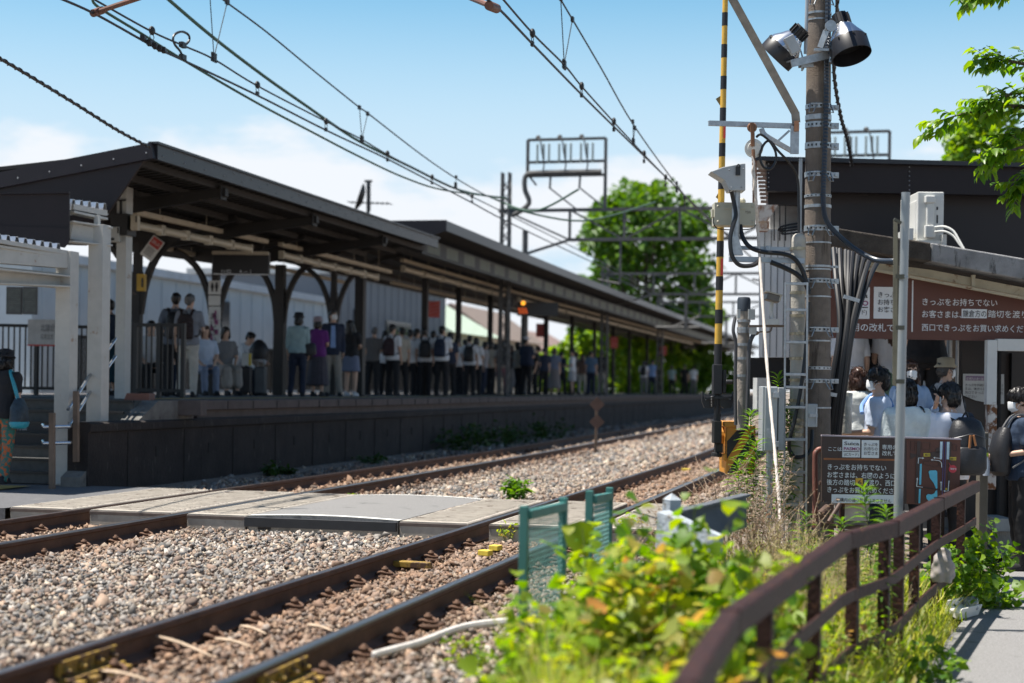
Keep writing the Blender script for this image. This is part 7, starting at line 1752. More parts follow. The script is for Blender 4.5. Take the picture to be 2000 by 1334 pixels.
r = (None, Matrix.Translation(V((D(366, 770, 1.68 * FPX / 200).x, D(366, 770, 1.68 * FPX / 200).y, PZ))) @ Matrix.Rotation(math.atan2(-(AW + LEFT * .2).x, (AW + LEFT * .2).y), 4, 'Z') @ Matrix.Scale(1.68 / 1.72, 4)); backpack('brown black backpack on the man with greying hair', r[1], cloth('brown_black_nylon', (0.03, 0.018, 0.018)), (0.28, 0.16, 0.42))
plat_p('person in a dark blue dress half hidden between the white posts', 216, 586, 1.62, LEFT + AW * .4, top=('tee', C_NAVY()), bottom=('longskirt', cloth('deep_teal_cloth', (0.012, 0.05, 0.075))), hair=('short', HAIRB()), group=G)
r = plat_p('woman in a black hat and pale teal top with a crossbody bag', 581, 610, 1.60, AW + LEFT * .3, top=('blouse', cloth('pale_teal_cloth', (0.27, 0.38, 0.40)), 0.03), bottom=('trousers', C_NAVY()), hair=('bob', HAIRB()), hat=('bucket', C_BLACK()), group=G); shoulder_bag('dark crossbody bag of the woman in the pale teal top', r[1], 1, C_BAG(), (0.25, -0.05, 0.98))
r = plat_p('woman in a patterned bucket hat, purple top and long grey skirt', 620, 618, 1.56, AW + R0 * .1, top=('tee', cloth('purple_cloth', (0.13, 0.02, 0.17)), 0.03), bottom=('longskirt', cloth('grey_pleated_cloth', (0.055, 0.05, 0.065), scale=40, var=0.4)), hair=('bob', HAIRB()), hat=('bucket', cloth('flowered_hat', (0.30, 0.24, 0.26), var=0.8, scale=45)), group=G); shoulder_bag('black shoulder bag of the woman in purple', r[1], -1, C_BAG(), (-0.20, -0.12, 0.98), (0.28, 0.12, 0.34))
plat_p('tall masked man facing the camera, navy jacket', 648, 604, 1.76, TOW + R0 * .2, top=('jacket', C_NAVY(), 0.022), bottom=('trousers', cloth('stone_trousers', (0.26, 0.24, 0.21))), hair=('short', HAIRB()), mask=True, eyes=True, group=G, extra=1)
o = lastM(); b = MB(); b.prism([(-0.055, 0.150, 0.99), (0.055, 0.150, 0.99), (0.04, 0.135, 1.44), (-0.04, 0.135, 1.44)], (0, 0.012, 0)); me = b.mesh('shirt_front', cloth('sky_blue_shirt', (0.22, 0.34, 0.60))); q = link(bpy.data.objects.new('shirt_front', me)); q.parent = o; ORIG[q.name] = ORIG[o.name]
plat_p('woman with long black hair, black top, denim skirt and bare legs', 685, 624, 1.58, AW + R0 * .1, top=('tee', C_BLACK()), bottom=('skirt', cloth('denim_blue', (0.13, 0.16, 0.24))), hair=('long', HAIRB()), shoe=cloth('white_socks', (0.5, 0.5, 0.52)), group=G)
plat_p('older man in a grey vest with blue sleeves and dark trousers', 727, 640, 1.62, AW, top=('tee', cloth('grey_brown_vest', (0.10, 0.095, 0.095))), bottom=('trousers', C_BLACK()), hair=('short', HAIRG()), group=G)
for i, (x, yt, h, lab, bl) in enumerate(((766, 634, 1.70, 'first student in white shirt past the older man in the vest', 'brown'), (800, 645, 1.64, 'student in white shirt half hidden between two taller students', None), (829, 640, 1.70, 'student in white shirt with a wide black backpack, left of the red banner', 'black'), (862, 636, 1.74, 'tallest student in white shirt below the red striped board', 'navy'), (893, 662, 1.62, 'student in white shirt just right of the tallest student', None), (917, 655, 1.68, 'student in white shirt carrying a black backpack, beside the woman in pink', 'black'))):
    r = plat_p(lab, x, yt, h, AW + V((rnd.uniform(-.3, .3), 0, 0)), top=('tee', W_(), 0.026), bottom=('trousers', C_BLACK()), hair=('short', HAIRB()), group=G, turn=rnd.uniform(-.5, .5))
    if bl: bp_for({'brown': 'brownish backpack on the first student past the older man', 'black': 'black backpack on the student left of the red banner' if i == 2 else 'black backpack on the student beside the woman in pink', 'navy': 'navy backpack on the tallest student'}[bl], r, {'brown': cloth('maroon_black_nylon', (0.035, 0.018, 0.022)), 'black': C_BAG(), 'navy': C_NAVY()}[bl])
plat_p('small student in dark blazer behind the students in white shirts', 815, 652, 1.60, AW, top=('jacket', C_NAVY()), bottom=('trousers', C_BLACK()), hair=('bob', HAIRB()), group=G)
plat_p('person in pale grey top between the students and the woman in pink', 944, 668, 1.60, FT, top=('tee', cloth('pale_grey_top', (0.34, 0.34, 0.36))), bottom=('trousers', C_NAVY()), hair=('bob', HAIRB()), group=G)
r = plat_p('woman in dusty pink trousers with a black backpack', 980, 666, 1.60, AW + LEFT * .3, top=('tee', cloth('beige_top', (0.34, 0.30, 0.28))), bottom=('trousers', cloth('dusty_pink', (0.24, 0.12, 0.14))), hair=('bob', HAIRB()), group=G); bp_for('black backpack on the woman in dusty pink', r)
plat_p('person in a pale patterned dress behind the woman in dusty pink', 1000, 676, 1.58, AW, top=('tee', cloth('pale_grey_top', (0.34, 0.34, 0.36))), bottom=('longskirt', cloth('grey_flower_cloth', (0.25, 0.24, 0.25), var=0.6, scale=30)), hair=('bob', HAIRBR()), group=G)
plat_p('big man in navy with a pale cap standing by the red striped board', 1028, 658, 1.80, AW + R0 * .3, top=('tee', C_NAVY(), 0.03), bottom=('trousers', C_BLACK()), hair=('short', HAIRB()), hat=('cap', cloth('white_cap', (0.50, 0.50, 0.55))), group=G, wide=1.2)
plat_p('person in black leaning beside the big man in navy', 1046, 676, 1.60, LEFT, top=('tee', C_BLACK()), bottom=('trousers', C_BLACK()), hair=('short', HAIRB()), group=G)
plat_p('person in a grey blue dress under the far columns', 1082, 680, 1.62, AW, top=('tee', cloth('grey_blue_cloth', (0.17, 0.20, 0.28))), bottom=('longskirt', cloth('grey_beige_cloth', (0.20, 0.18, 0.18))), hair=('bob', HAIRBR()), group=G)
plat_p('person in a white top between far canopy columns', 1117, 684, 1.62, LEFT, top=('tee', W_()), bottom=('shorts', cloth('white_shorts', (0.4, 0.4, 0.42))), hair=('short', HAIRB()), group=G)
plat_p('small person with brown hair beside the person in the far white top', 1136, 694, 1.55, AW, top=('tee', cloth('brown_top', (0.14, 0.08, 0.06))), bottom=('trousers', C_BEIGE()), hair=('long', HAIRBR()), group=G)
plat_p('person in a blue shirt and dark trousers next to the man in beige trousers', 1154, 686, 1.66, AW, top=('tee', cloth('mid_blue_shirt', (0.10, 0.17, 0.27))), bottom=('trousers', C_NAVY()), hair=('short', HAIRB()), group=G)
plat_p('man in black with beige trousers in front of the bright hedge', 1175, 684, 1.72, AW + R0 * .2, top=('tee', C_BLACK()), bottom=('trousers', C_BEIGE()), hair=('short', HAIRB()), group=G)
r = plat_p('distant person in a pale shirt, the left one of a pair before the hedge', 1257, 706, 1.60, AW, top=('tee', W_()), bottom=('trousers', C_GREY()), hair=('bob', HAIRB()), group=G); bp_for('dark bag on the distant person before the hedge', r)
plat_p('distant person in a blue shirt, the right one of a pair before the hedge', 1273, 704, 1.66, AW, top=('tee', cloth('sky_blue_shirt', (0.22, 0.34, 0.60))), bottom=('trousers', C_NAVY()), hair=('short', HAIRB()), group=G)
plat_p('tiny distant person in pale blue near the end of the platform', 1312, 716, 1.6, AW, top=('tee', cloth('pale_teal_cloth', (0.27, 0.38, 0.40))), bottom=('trousers', C_BLACK()), hair=('bob', HAIRB()), group=G)
plat_p('tiny distant person in black near the end of the platform', 1337, 714, 1.66, AW, top=('tee', C_BLACK()), bottom=('trousers', C_BLACK()), hair=('short', HAIRB()), group=G)
plat_p('tiny distant person in white, last before the barrier arm', 1354, 716, 1.66, AW, top=('tee', W_()), bottom=('trousers', C_GREY()), hair=('short', HAIRB()), group=G)
rr_ = random.Random(21)
extra_ = [(752, 648, 1.62), (782, 640, 1.68), (812, 644, 1.70), (846, 646, 1.66), (878, 650, 1.68), (905, 664, 1.62), (930, 660, 1.66), (958, 668, 1.62), (968, 672, 1.6), (992, 672, 1.62), (1012, 668, 1.66), (1062, 680, 1.6), (1096, 688, 1.6), (1125, 690, 1.64), (1146, 694, 1.6), (703, 652, 1.6)]
where_ = ['between the older man in the vest and the first student', 'just right of the first student', 'under the middle of the long strip light', 'behind the red striped board', 'between the tallest student and the woman in pink', 'close behind the student with the black backpack', 'left of the woman in dusty pink', 'touching shoulders with the woman in dusty pink', 'in the gap left of the patterned dress', 'just behind the patterned dress', 'left of the big man in navy', 'right of the black clad leaning person', 'near the grey blue dress', 'near the far white top', 'left of the man in beige trousers', 'behind the woman in the denim skirt']
cols_ = [('dark', C_NAVY, C_BLACK), ('white shirted', W_, C_BLACK), ('dark', C_BLACK, C_NAVY), ('grey clad', C_GREY, C_BLACK), ('black clad', C_BLACK, C_GREY), ('beige topped', C_BEIGE, C_BLACK)]
for (x, yt, h), w_ in zip(extra_, where_):
    cn, tp, bt = cols_[rr_.randrange(6)]
    plat_p('%s waiting person %s' % (cn, w_), x, yt, h, AW + V((rr_.uniform(-.9, .9), 0, 0)), top=('tee', tp()), bottom=('trousers', bt()), hair=(rr_.choice(('short', 'bob', 'mop')), HAIRB()), group=G)
# seated
def seat_p(label, x, d, face, **k):
    p = D(x, 770, d); p.z = PZ; return person(label, p, face, k.pop('h', 1.66), sit=True, group=G, vox=0.018, **k)
lap = {'L': ((-0.22, 0.06, 1.14), (-0.10, 0.30, 1.00)), 'R': ((0.22, 0.06, 1.14), (0.10, 0.30, 1.00))}
seat_p('seated person in a white shirt with a yellow lanyard behind the barred railing', 292, 26.6, TOW + R0 * .4, top=('tee', W_()), bottom=('trousers', C_BLACK()), hair=('short', HAIRB()), arms=lap, lean=0.15)
seat_p('seated person in white, the right one behind the barred railing', 318, 26.9, TOW + R0 * .5, top=('tee', W_()), bottom=('trousers', C_NAVY()), hair=('bob', HAIRB()), arms=lap, lean=0.2)
seat_p('seated person in a blue and white top with jeans, left of the poster column', 398, 28.4, TOW + R0 * .5, top=('tee', cloth('pale_blue_tee', (0.50, 0.58, 0.72))), bottom=('trousers', cloth('faded_denim', (0.20, 0.24, 0.33))), hair=('bob', HAIRBR()), arms=lap, lean=0.1)
seat_p('seated woman in a pale pleated skirt right of the poster column', 437, 29.0, TOW + R0 * .6, top=('tee', C_GREY()), bottom=('longskirt', cloth('oatmeal_cloth', (0.32, 0.29, 0.26))), hair=('bob', HAIRB()), arms=lap, lean=0.1)
seat_p('seated person in a white shirt reaching an arm towards the black bag', 462, 30.0, RIGHT + TOW * .3, top=('long', W_()), bottom=('trousers', C_NAVY()), hair=('short', HAIRB()), arms={'L': ((-0.20, 0.22, 1.28), (-0.12, 0.46, 1.30)), 'R': ((0.22, 0.2, 1.2), (0.12, 0.42, 1.12))}, lean=0.45)
for i, (xa, xb, d, lab) in enumerate(((276, 334, 26.9, 'dark platform bench behind the barred railing'), (386, 480, 29.6, 'dark platform bench beside the poster column'))):
    b0 = thing('bench', lab, 'bench', V((D(xa, 770, d).x, D(xa, 770, d).y, PZ)))
    a, c = D(xa, 770, d), D(xb, 770, d + 0.2); a.z = c.z = PZ + 0.43; b = MB(); b.bar(a, c, 0.42, 0.05); b.build('seat', C_BAG(), b0)
    b = MB(); b.bar(a + FW * .25 + U0 * .3, c + FW * .25 + U0 * .3, 0.04, 0.35); b.build('backrest', C_BAG(), b0)
    for q in (a.lerp(c, .12), a.lerp(c, .88)): b = MB(); b.bar(q, q - U0 * 0.42, 0.3, 0.05); b.build('leg', M_steel_dark(), b0)
def suitcase(label, x0, x1, y0, y1, d, col):
    t = thing('suitcase', label, 'suitcase', V((D(x0, 770, d).x, D(x0, 770, d).y, PZ)))
    a = D((x0 + x1) / 2, 770, d); a.z = PZ; w = px(x1 - x0, d); h = px(y1 - y0, d)
    b = MB(); b.box(a + U0 * (h / 2 + 0.05), (w, 0.22, h), PSI); b.build('shell', mat('dark_suitcase_' + label[:5].replace(' ', '_'), col, 0.4), t, bevel=0.03)
    b = MB(); [b.cyl(a + R0 * sx * w * 0.35 - R0 * 0.02 + U0 * 0.03, a + R0 * sx * w * 0.35 + R0 * 0.02 + U0 * 0.03, 0.03, n=10) for sx in (-1, 1)]; b.build('wheel', M_black(), t)
    b = MB(); [b.bar(a + R0 * sx * w * 0.25 + U0 * (h + .05), a + R0 * sx * w * 0.25 + U0 * (h + .3), 0.015, 0.015) for sx in (-1, 1)]; b.bar(a - R0 * w * .27 + U0 * (h + .3), a + R0 * w * .27 + U0 * (h + .3), 0.02, 0.025); b.build('handle', M_galv(), t)
suitcase('dark suitcase standing left of the grey one by the seated person', 468, 492, 716, 768, 29.6, (0.03, 0.028, 0.03)); suitcase('grey suitcase with its handle up beside the forked column', 497, 520, 716, 768, 29.8, (0.09, 0.10, 0.11))
b = MB(); c = D(506, 684, 29.6); rings(b, [(c.z - 0.17, .16, .1, 0), (c.z, .20, .13, 0), (c.z + .14, .12, .09, 0), (c.z + .2, .04, .03, 0)], 14, f=lambda p: p + V((c.x, c.y, 0))); b.build('holdall', C_BAG(), smooth=True, label='black bag resting on top of the grey suitcase', cat='bag')
b = MB(); c = D(482, 702, 29.4); b.box(c, (px(18, 29.4), 0.1, px(24, 29.4)), PSI); b.m(1).box(c + R0 * 0.07 - FW * .051, (0.05, 0.01, px(23, 29.4)), PSI); b.build('paper_bag', [M_wsign, mat('yellow_print', (0.68, 0.50, 0.05), 0.5)], label='white paper bag with a yellow side on the dark suitcase', cat='bag', bevel=0.004)

# woman climbing the stairs at the left edge
p = onz(8, 948, 0.02); pdn = (p - CAMP).dot(FW)
M_pat = mat('orange_leaf_print', (0.50, 0.10, 0.02), 0.85, var=0.15, spots=(0.03, 0.14, 0.12), spot_amt=0.85, spot_scale=22)
t, M, W = person('woman in a black top and orange patterned trousers climbing the stairs', p + R0 * -0.03, AW + LEFT * .15, 1.56, ('tee', C_BLACK(), 0.03), ('trousers', M_pat), ('bob', HAIRB()), legs={'L': [(-0.09, 0.02, 0.88), (-0.10, 0.20, 0.55), (-0.10, 0.10, 0.22)], 'R': [(0.09, 0.0, 0.88), (0.10, -0.05, 0.47), (0.105, -0.20, 0.10)]}, lean=0.12, vox=0.011, hat=('bucket', C_BLACK()))
b0 = thing('tote_bag', 'turquoise and black bag hanging from the shoulder of the climbing woman', 'bag', M @ V((0.26, -0.10, 0.78)))
b = MB(); rings(b, [(0.74, .07, .10, 0), (0.80, .11, .15, 0), (1.0, .10, .14, 0), (1.12, .05, .06, 0)], 16, f=lambda q: q + V((0.27, -0.12, 0))); b.xf(M); b.build('bag_body', mat('dark_mesh_print', (0.015, 0.03, 0.045), 0.6, var=0.5, scale=20), b0, smooth=True)
b = MB(); rings(b, [(0.735, .075, .105, 0), (0.76, .10, .145, 0), (0.80, .115, .156, 0), (0.82, .112, .152, 0)], 16, f=lambda q: q + V((0.275, -0.12, 0))); 
for dx in (-0.03, 0.03): b.sweep([(-0.018, -0.005), (0.018, -0.005), (0.018, 0.005), (-0.018, 0.005)], smoothpath([(0.27, -0.14 + dx, 1.08), (0.20, -0.13 + dx, 1.30), (0.13, -0.08, 1.45), (0.12, 0.04, 1.45), (0.14, 0.12, 1.30)], 5), up=(1, 0, 1))
b.xf(M); b.build('strap', mat('turquoise_nylon', (0.02, 0.27, 0.36), 0.5), b0, smooth=True)
# ---------------------------------------------------------------- plants
def part_np(name, v, f, m, parent, smooth=False):
    inv = np.array(ORIG[parent.name].inverted()); v = np.asarray(v) @ inv[:3, :3].T + inv[:3, 3]
    o = link(bpy.data.objects.new(name, np_mesh(name, v, f, 3, m, smooth))); o.parent = parent; ORIG[o.name] = ORIG[parent.name]; return o

M_vine = leaf_mat('vine_leaf', [(0.07, 0.17, 0.012), (0.14, 0.27, 0.015), (0.24, 0.33, 0.02), (0.09, 0.21, 0.02), (0.32, 0.34, 0.03)], 0.55)
M_vine2 = leaf_mat('yellowing_leaf', [(0.14, 0.28, 0.015), (0.27, 0.37, 0.03), (0.33, 0.28, 0.07), (0.20, 0.33, 0.03), (0.30, 0.38, 0.05), (0.12, 0.24, 0.02), (0.36, 0.21, 0.09)], 0.55)
M_vine3 = leaf_mat('reddening_leaf', [(0.18, 0.31, 0.02), (0.34, 0.33, 0.06), (0.28, 0.37, 0.04), (0.38, 0.22, 0.08), (0.30, 0.36, 0.05), (0.13, 0.26, 0.02), (0.38, 0.31, 0.10)], 0.55)
M_shade = leaf_mat('shade_weed_leaf', [(0.012, 0.04, 0.006), (0.03, 0.075, 0.01), (0.02, 0.055, 0.008)], 0.3)  # weed greens darkened to carry the shade along the platform wall
M_tall = leaf_mat('willow_leaf', [(0.07, 0.16, 0.02), (0.13, 0.25, 0.03), (0.05, 0.12, 0.02)], 0.45)
M_ivy = leaf_mat('ivy_leaf', [(0.04, 0.11, 0.012), (0.10, 0.21, 0.015), (0.18, 0.28, 0.03), (0.07, 0.16, 0.02)], 0.45)
M_kud = leaf_mat('broad_leaf', [(0.10, 0.19, 0.02), (0.16, 0.25, 0.025), (0.07, 0.15, 0.02)], 0.5)
M_stem = mat('green_stem', (0.12, 0.14, 0.035), 0.7, var=0.3)
M_dry = mat('dry_stalk', (0.30, 0.22, 0.15), 0.85, var=0.35, scale=20)
M_dry2 = leaf_mat('dry_leaf', [(0.30, 0.21, 0.13), (0.20, 0.12, 0.07), (0.38, 0.30, 0.21)], 0.25)
M_bark = mat('bark', (0.10, 0.08, 0.06), 0.9, var=0.3, scale=9, bump=0.5, bscale=40)

def rv(n, s=1.0): return npr.normal(0, s, (n, 3))
def bush(name, label, cat, base, h, r, n, L, m, group=None, tmpl=LEAFV, wl=0.75, nst=14, lean=(0, 0), flat=0.6, stem_m=None, lvar=0.3):
    """stems rise from the base and arch outwards, leaves along their outer halves"""
    base = V(base); t = thing(name, label, cat, base, group)
    b = MB(); PP = []; TT = []
    for i in range(nst):
        a = rnd.uniform(0, 2 * math.pi); q = math.sqrt(rnd.random()) * r; hh = h * rnd.uniform(0.55, 1.05) * (1 - 0.35 * (q / r) ** 2)
        p0 = base + V((math.cos(a) * q * 0.4, math.sin(a) * q * 0.4, -0.02)); p3 = base + V((math.cos(a) * q + lean[0] * hh, math.sin(a) * q + lean[1] * hh, hh))
        p1 = p0.lerp(p3, 0.4) + V((rnd.uniform(-.1, .1) * r, rnd.uniform(-.1, .1) * r, 0.12 * h))
        S = smoothpath([p0, p1, p3], 6); b.tube(S, [0.006 * (1 - 0.06 * k) * (h / 0.6) ** 0.5 for k in range(len(S))], 5)
        for k in range(2, len(S)): PP.append(S[k]); TT.append((S[k] - S[k - 1]).normalized())
    b.build('stems', stem_m or M_stem, t)
    idx = npr.integers(0, len(PP), n); P = np.array([PP[i][:] for i in idx]); T = np.array([TT[i][:] for i in idx])
    P = P + rv(n, 1) * np.array([r * 0.13, r * 0.13, h * 0.07])
    P[:, 2] = np.maximum(P[:, 2], base.z + 0.02)
    Dn = T * 0.35 + rv(n, 0.8); Dn[:, 2] = Dn[:, 2] * 0.5 - 0.15
    N = rv(n, flat); N[:, 2] += 1.0
    Ls = L * np.exp(npr.normal(0, lvar, n))
    v, f = leaf_cloud(P, Dn, N, Ls, Ls * wl, tmpl); part_np('leaves', v, f, m, t); return t
def gz(p): return ground_z(p.x, p.y)
def on_ground(x, y, d):
    p = D(x, y, d); p.z = gz(p); return p
def place(x, d):
    p = D(x, 900, d); p.z = gz(p); return p
# foreground leafy weeds: (photo x, depth, height, radius, leaves, leaf length, material)
vb = [
 (1030, 6.6, 0.30, 0.24, 260, 0.062, M_vine, 'low bright leafy weed at the foot of the tall green post'),
 (1075, 7.0, 0.52, 0.26, 420, 0.058, M_vine, 'leafy weed climbing in front of the first green mesh panel'),
 (1150, 6.6, 0.58, 0.32, 620, 0.060, M_vine2, 'yellowing leafy weed below the second green mesh panel'),
 (1200, 7.4, 0.78, 0.32, 620, 0.062, M_vine, 'green leafy weed covering the base of the second mesh panel'),
 (1285, 6.6, 0.76, 0.34, 700, 0.062, M_vine3, 'reddish yellow leafy weed left of the pale boards'),
 (1325, 7.4, 0.82, 0.32, 620, 0.064, M_vine, 'dense dark green weed in front of the pale boards'),
 (1425, 6.7, 0.88, 0.28, 520, 0.068, M_vine, 'tall round leaved weed rising highest before the boards'),
 (1410, 5.8, 0.70, 0.32, 640, 0.060, M_vine3, 'orange tinged weed close behind the bend of the fence'),
 (1250, 5.5, 0.46, 0.38, 760, 0.060, M_vine2, 'yellow green weed patch low in the middle foreground'),
 (1120, 5.6, 0.30, 0.36, 560, 0.060, M_vine, 'lowest bright weed patch at the bottom of the picture'),
 (1020, 5.9, 0.16, 0.26, 260, 0.055, M_vine2, 'small yellow green weed patch at the bottom left of the weeds'),
 (1335, 4.9, 0.42, 0.30, 560, 0.058, M_vine, 'green weed patch at the bottom beside the fence rail'),
 (1500, 7.7, 0.62, 0.28, 420, 0.055, M_vine2, 'yellow green weed just behind the fence rail'),
]
for (x, d, h, r, n, L, m, lab) in vb: bush('leafy_weed', lab, 'weed', place(x, d), h * 1.22, r, n, L, m, 'leafy weeds by the railway fence', LOBEV, 0.85, 18)
for (x, d, h, r, n, L, m, lab) in [(1470, 6.6, 0.50, 0.30, 520, 0.040, M_vine2, 'fine leaved lime weed left of the fence, third gap from the bend'), (1560, 7.6, 0.48, 0.32, 620, 0.036, M_vine2, 'fine leaved yellow weed behind the middle of the fence'), (1560, 5.9, 0.36, 0.30, 520, 0.042, M_vine, 'fine leaved green weed behind the near fence gap'), (1620, 8.6, 0.46, 0.32, 620, 0.034, M_vine2, 'fine leaved lime weed before the map sign'), (1640, 7.2, 0.38, 0.30, 520, 0.036, M_vine, 'fine leaved weed behind the fourth fence post'), (1690, 8.4, 0.36, 0.28, 480, 0.034, M_vine2, 'fine leaved weed by the foot of the steel post'), (1590, 6.6, 0.32, 0.28, 480, 0.038, M_vine2, 'fine leaved lime weed low behind the fence'), (1470, 5.3, 0.34, 0.28, 480, 0.045, M_vine, 'fine leaved weed behind the nearest fence post'), (1460, 8.6, 0.42, 0.30, 520, 0.036, M_vine2, 'fine leaved pale weed right of the pale boards'), (1545, 9.6, 0.40, 0.34, 560, 0.032, M_vine2, 'fine leaved pale weed below the ladder'), (1220, 6.1, 0.50, 0.34, 640, 0.045, M_vine2, 'fine leaved yellow weed in the middle foreground'), (1100, 6.2, 0.40, 0.30, 520, 0.045, M_vine2, 'fine leaved lime weed beside the tall green post'), (1350, 6.0, 0.62, 0.30, 520, 0.045, M_vine2, 'fine leaved yellow weed near the bend of the fence'), (1180, 5.2, 0.26, 0.34, 520, 0.045, M_vine2, 'fine leaved lime weed at the bottom edge'), (1290, 5.1, 0.38, 0.32, 560, 0.045, M_vine2, 'fine leaved yellow weed at the bottom edge by the rail')]:
    bush('fine_weed', lab, 'weed', place(x, d), h * 1.2, r, n, L, m, 'fine leaved weeds by the railway fence', LEAFV, 0.55, 26)
# through the fence: lush low weeds by the path edge
for (x, d, h, r, n, L, m, lab) in [(1500, 4.6, 0.34, 0.26, 300, 0.075, M_kud, 'broad leaved weed seen through the nearest gap of the fence'), (1640, 6.6, 0.30, 0.30, 360, 0.05, M_vine, 'small leaved weed at the path edge under the fence'), (1700, 6.0, 0.22, 0.24, 300, 0.045, M_vine, 'bright low weed creeping onto the path edge'), (1745, 7.6, 0.30, 0.28, 420, 0.045, M_ivy, 'weed clump at the path edge in the middle of the fence'), (1790, 9.0, 0.34, 0.28, 420, 0.045, M_ivy, 'weed clump beside the white foam tray')]:
    bush('path_weed', lab, 'weed', place(x, d), h, r, n, L, m, 'weeds along the path edge', LEAFV, 0.7, 14)
for (x, d, h, r, n, lab) in [(1905, 12.6, 0.62, 0.34, 1100, 'ivy clad shrub at the far end of the brown fence'), (1862, 11.8, 0.55, 0.30, 700, 'leafy shrub behind the last fence posts'), (1925, 12.2, 0.34, 0.24, 420, 'low ivy spilling onto the path beside the standing passenger')]:
    bush('ivy_shrub', lab, 'shrub', place(x, d), h, r, n, 0.05, M_ivy, 'ivy shrubs at the fence end', LOBEV, 0.85, 22)
# broad leaved creeper beside the far rails
bush('broad_leaf_creeper', 'bright broad leaved creeper standing left of the dry stalks', 'creeper', place(1362, 11.2), 0.62, 0.26, 60, 0.17, M_kud, None, LOBEV, 0.95, 9)
bush('broad_leaf_creeper', 'small broad leaved creeper at the foot of the dry stalks', 'creeper', place(1400, 10.2), 0.35, 0.25, 70, 0.09, M_kud, None, LOBEV, 0.9, 9)
# tall willow leaved weeds
def tall_weed(label, x, ybot, ytop, d, n=None, L=0.13):
    p = on_ground(x, ybot, d); zt = D(x, ytop, d).z; h = zt - p.z
    t = thing('tall_weed', label, 'weed', p, 'tall narrow leaved weeds')
    b = MB(); PP = []; DD = []; NN = []; LL = []
    for s in range(n or 2):
        o = V((rnd.uniform(-.06, .06), rnd.uniform(-.06, .06), 0)) if s else V((0, 0, 0)); hh = h * (1 if s == 0 else rnd.uniform(0.6, 0.92))
        S = smoothpath([p + o, p + o * 1.5 + V((rnd.uniform(-.03, .03), 0, hh * .5)), p + o * 2 + V((rnd.uniform(-.05, .05), 0, hh))], 10)
        b.tube(S, [0.006 - 0.004 * k / len(S) for k in range(len(S))], 6)
        m = int(hh / 0.012)
        for k in range(m):
            u = 0.25 + 0.75 * k / m; i = min(len(S) - 2, int(u * (len(S) - 1))); q = S[i].lerp(S[i + 1], u * (len(S) - 1) - i)
            a = k * 2.4; up_ = 0.15 + 0.75 * max(0, (u - 0.7) / 0.3)
            PP.append(q); DD.append((math.cos(a), math.sin(a), up_)); NN.append((-math.cos(a) * up_, -math.sin(a) * up_, 1)); LL.append(L * (1.0 if u < 0.85 else 0.75) * rnd.uniform(0.7, 1.15))
    b.build('stems', M_stem, t)
    LL = np.array(LL); v, f = leaf_cloud(PP, DD, NN, LL, LL * 0.17, NARROWV); part_np('leaves', v, f, M_tall, t); return t
tall_weed('lush tall willow leaved weed in front of the orange barrier drive', 1462, 1010, 805, 13.4, 4, 0.16)
tall_weed('willow leaved weed showing above the grey cabinet', 1516, 1010, 735, 14.0, 2, 0.17)
tall_weed('willow leaved weed half hidden behind the ladder', 1541, 1010, 790, 14.1, 2, 0.13)
tall_weed('willow leaved weed standing in front of the map sign', 1698, 1110, 952, 10.2, 2, 0.16)
tall_weed('smaller willow leaved weed close to the steel post', 1738, 1110, 995, 9.9, 2, 0.13)
tall_weed('willow leaved weed left of the map sign among the grasses', 1640, 1095, 1015, 10.4, 2, 0.13)
tall_weed('short willow leaved weed near the ladder foot', 1568, 1085, 1005, 11.2, 2, 0.12)
tall_weed('spindly willow leaved weed behind the middle of the fence', 1712, 1180, 1075, 8.9, 2, 0.12)
# dry stalk tangles
def dry(label, x, d, h, r, n):
    p = place(x, d); t = thing('dry_stalks', label, 'dry weeds', p, 'dry stalk tangles')
    b = MB(); PP = []
    for i in range(n):
        a = rnd.uniform(0, 6.28); q = rnd.uniform(0, r); hh = h * rnd.uniform(0.35, 1.0)
        p0 = p + V((math.cos(a) * q, math.sin(a) * q, 0)); S = smoothpath([p0, p0 + V((rnd.uniform(-.12, .12), rnd.uniform(-.12, .12), hh * .55)), p0 + V((rnd.uniform(-.3, .3), rnd.uniform(-.2, .2), hh))], 5)
        b.tube(S, [0.004 - 0.0025 * k / len(S) for k in range(len(S))], 4)
        PP += S[3:]
        for k in range(2):
            i = rnd.randrange(3, len(S) - 1); b.tube([S[i], S[i] + V((rnd.uniform(-.12, .12), rnd.uniform(-.12, .12), rnd.uniform(.02, .14)))], [0.0025, 0.001], 4)
    b.build('stalks', M_dry, t)
    m = n * 9; P = np.array([PP[i][:] for i in npr.integers(0, len(PP), m)]) + rv(m, 0.02); Dn = rv(m); Dn[:, 2] -= 0.5
    v, f = leaf_cloud(P, Dn, rv(m), npr.uniform(.015, .05, m), npr.uniform(.006, .014, m)); part_np('dead_leaves', v, f, M_dry2, t); return t
dry('dry brown stalk tangle in front of the orange barrier drive', 1425, 11.6, 0.95, 0.28, 42)
dry('dry stalk tangle below the grey cabinet', 1478, 11.8, 1.0, 0.30, 52)
dry('dry stalk tangle around the foot of the ladder', 1530, 11.4, 0.8, 0.28, 40)
dry('low bleached stalk tangle behind the pale boards', 1500, 10.4, 0.5, 0.32, 60)
dry('thin pale stalks left of the pale boards', 1262, 10.0, 0.7, 0.25, 22)
dry('scattered dry stalks between the rail and the creeper', 1312, 11.0, 0.62, 0.28, 22)
dry('pale dry weeds under the left edge of the map sign', 1595, 10.8, 0.42, 0.3, 40)
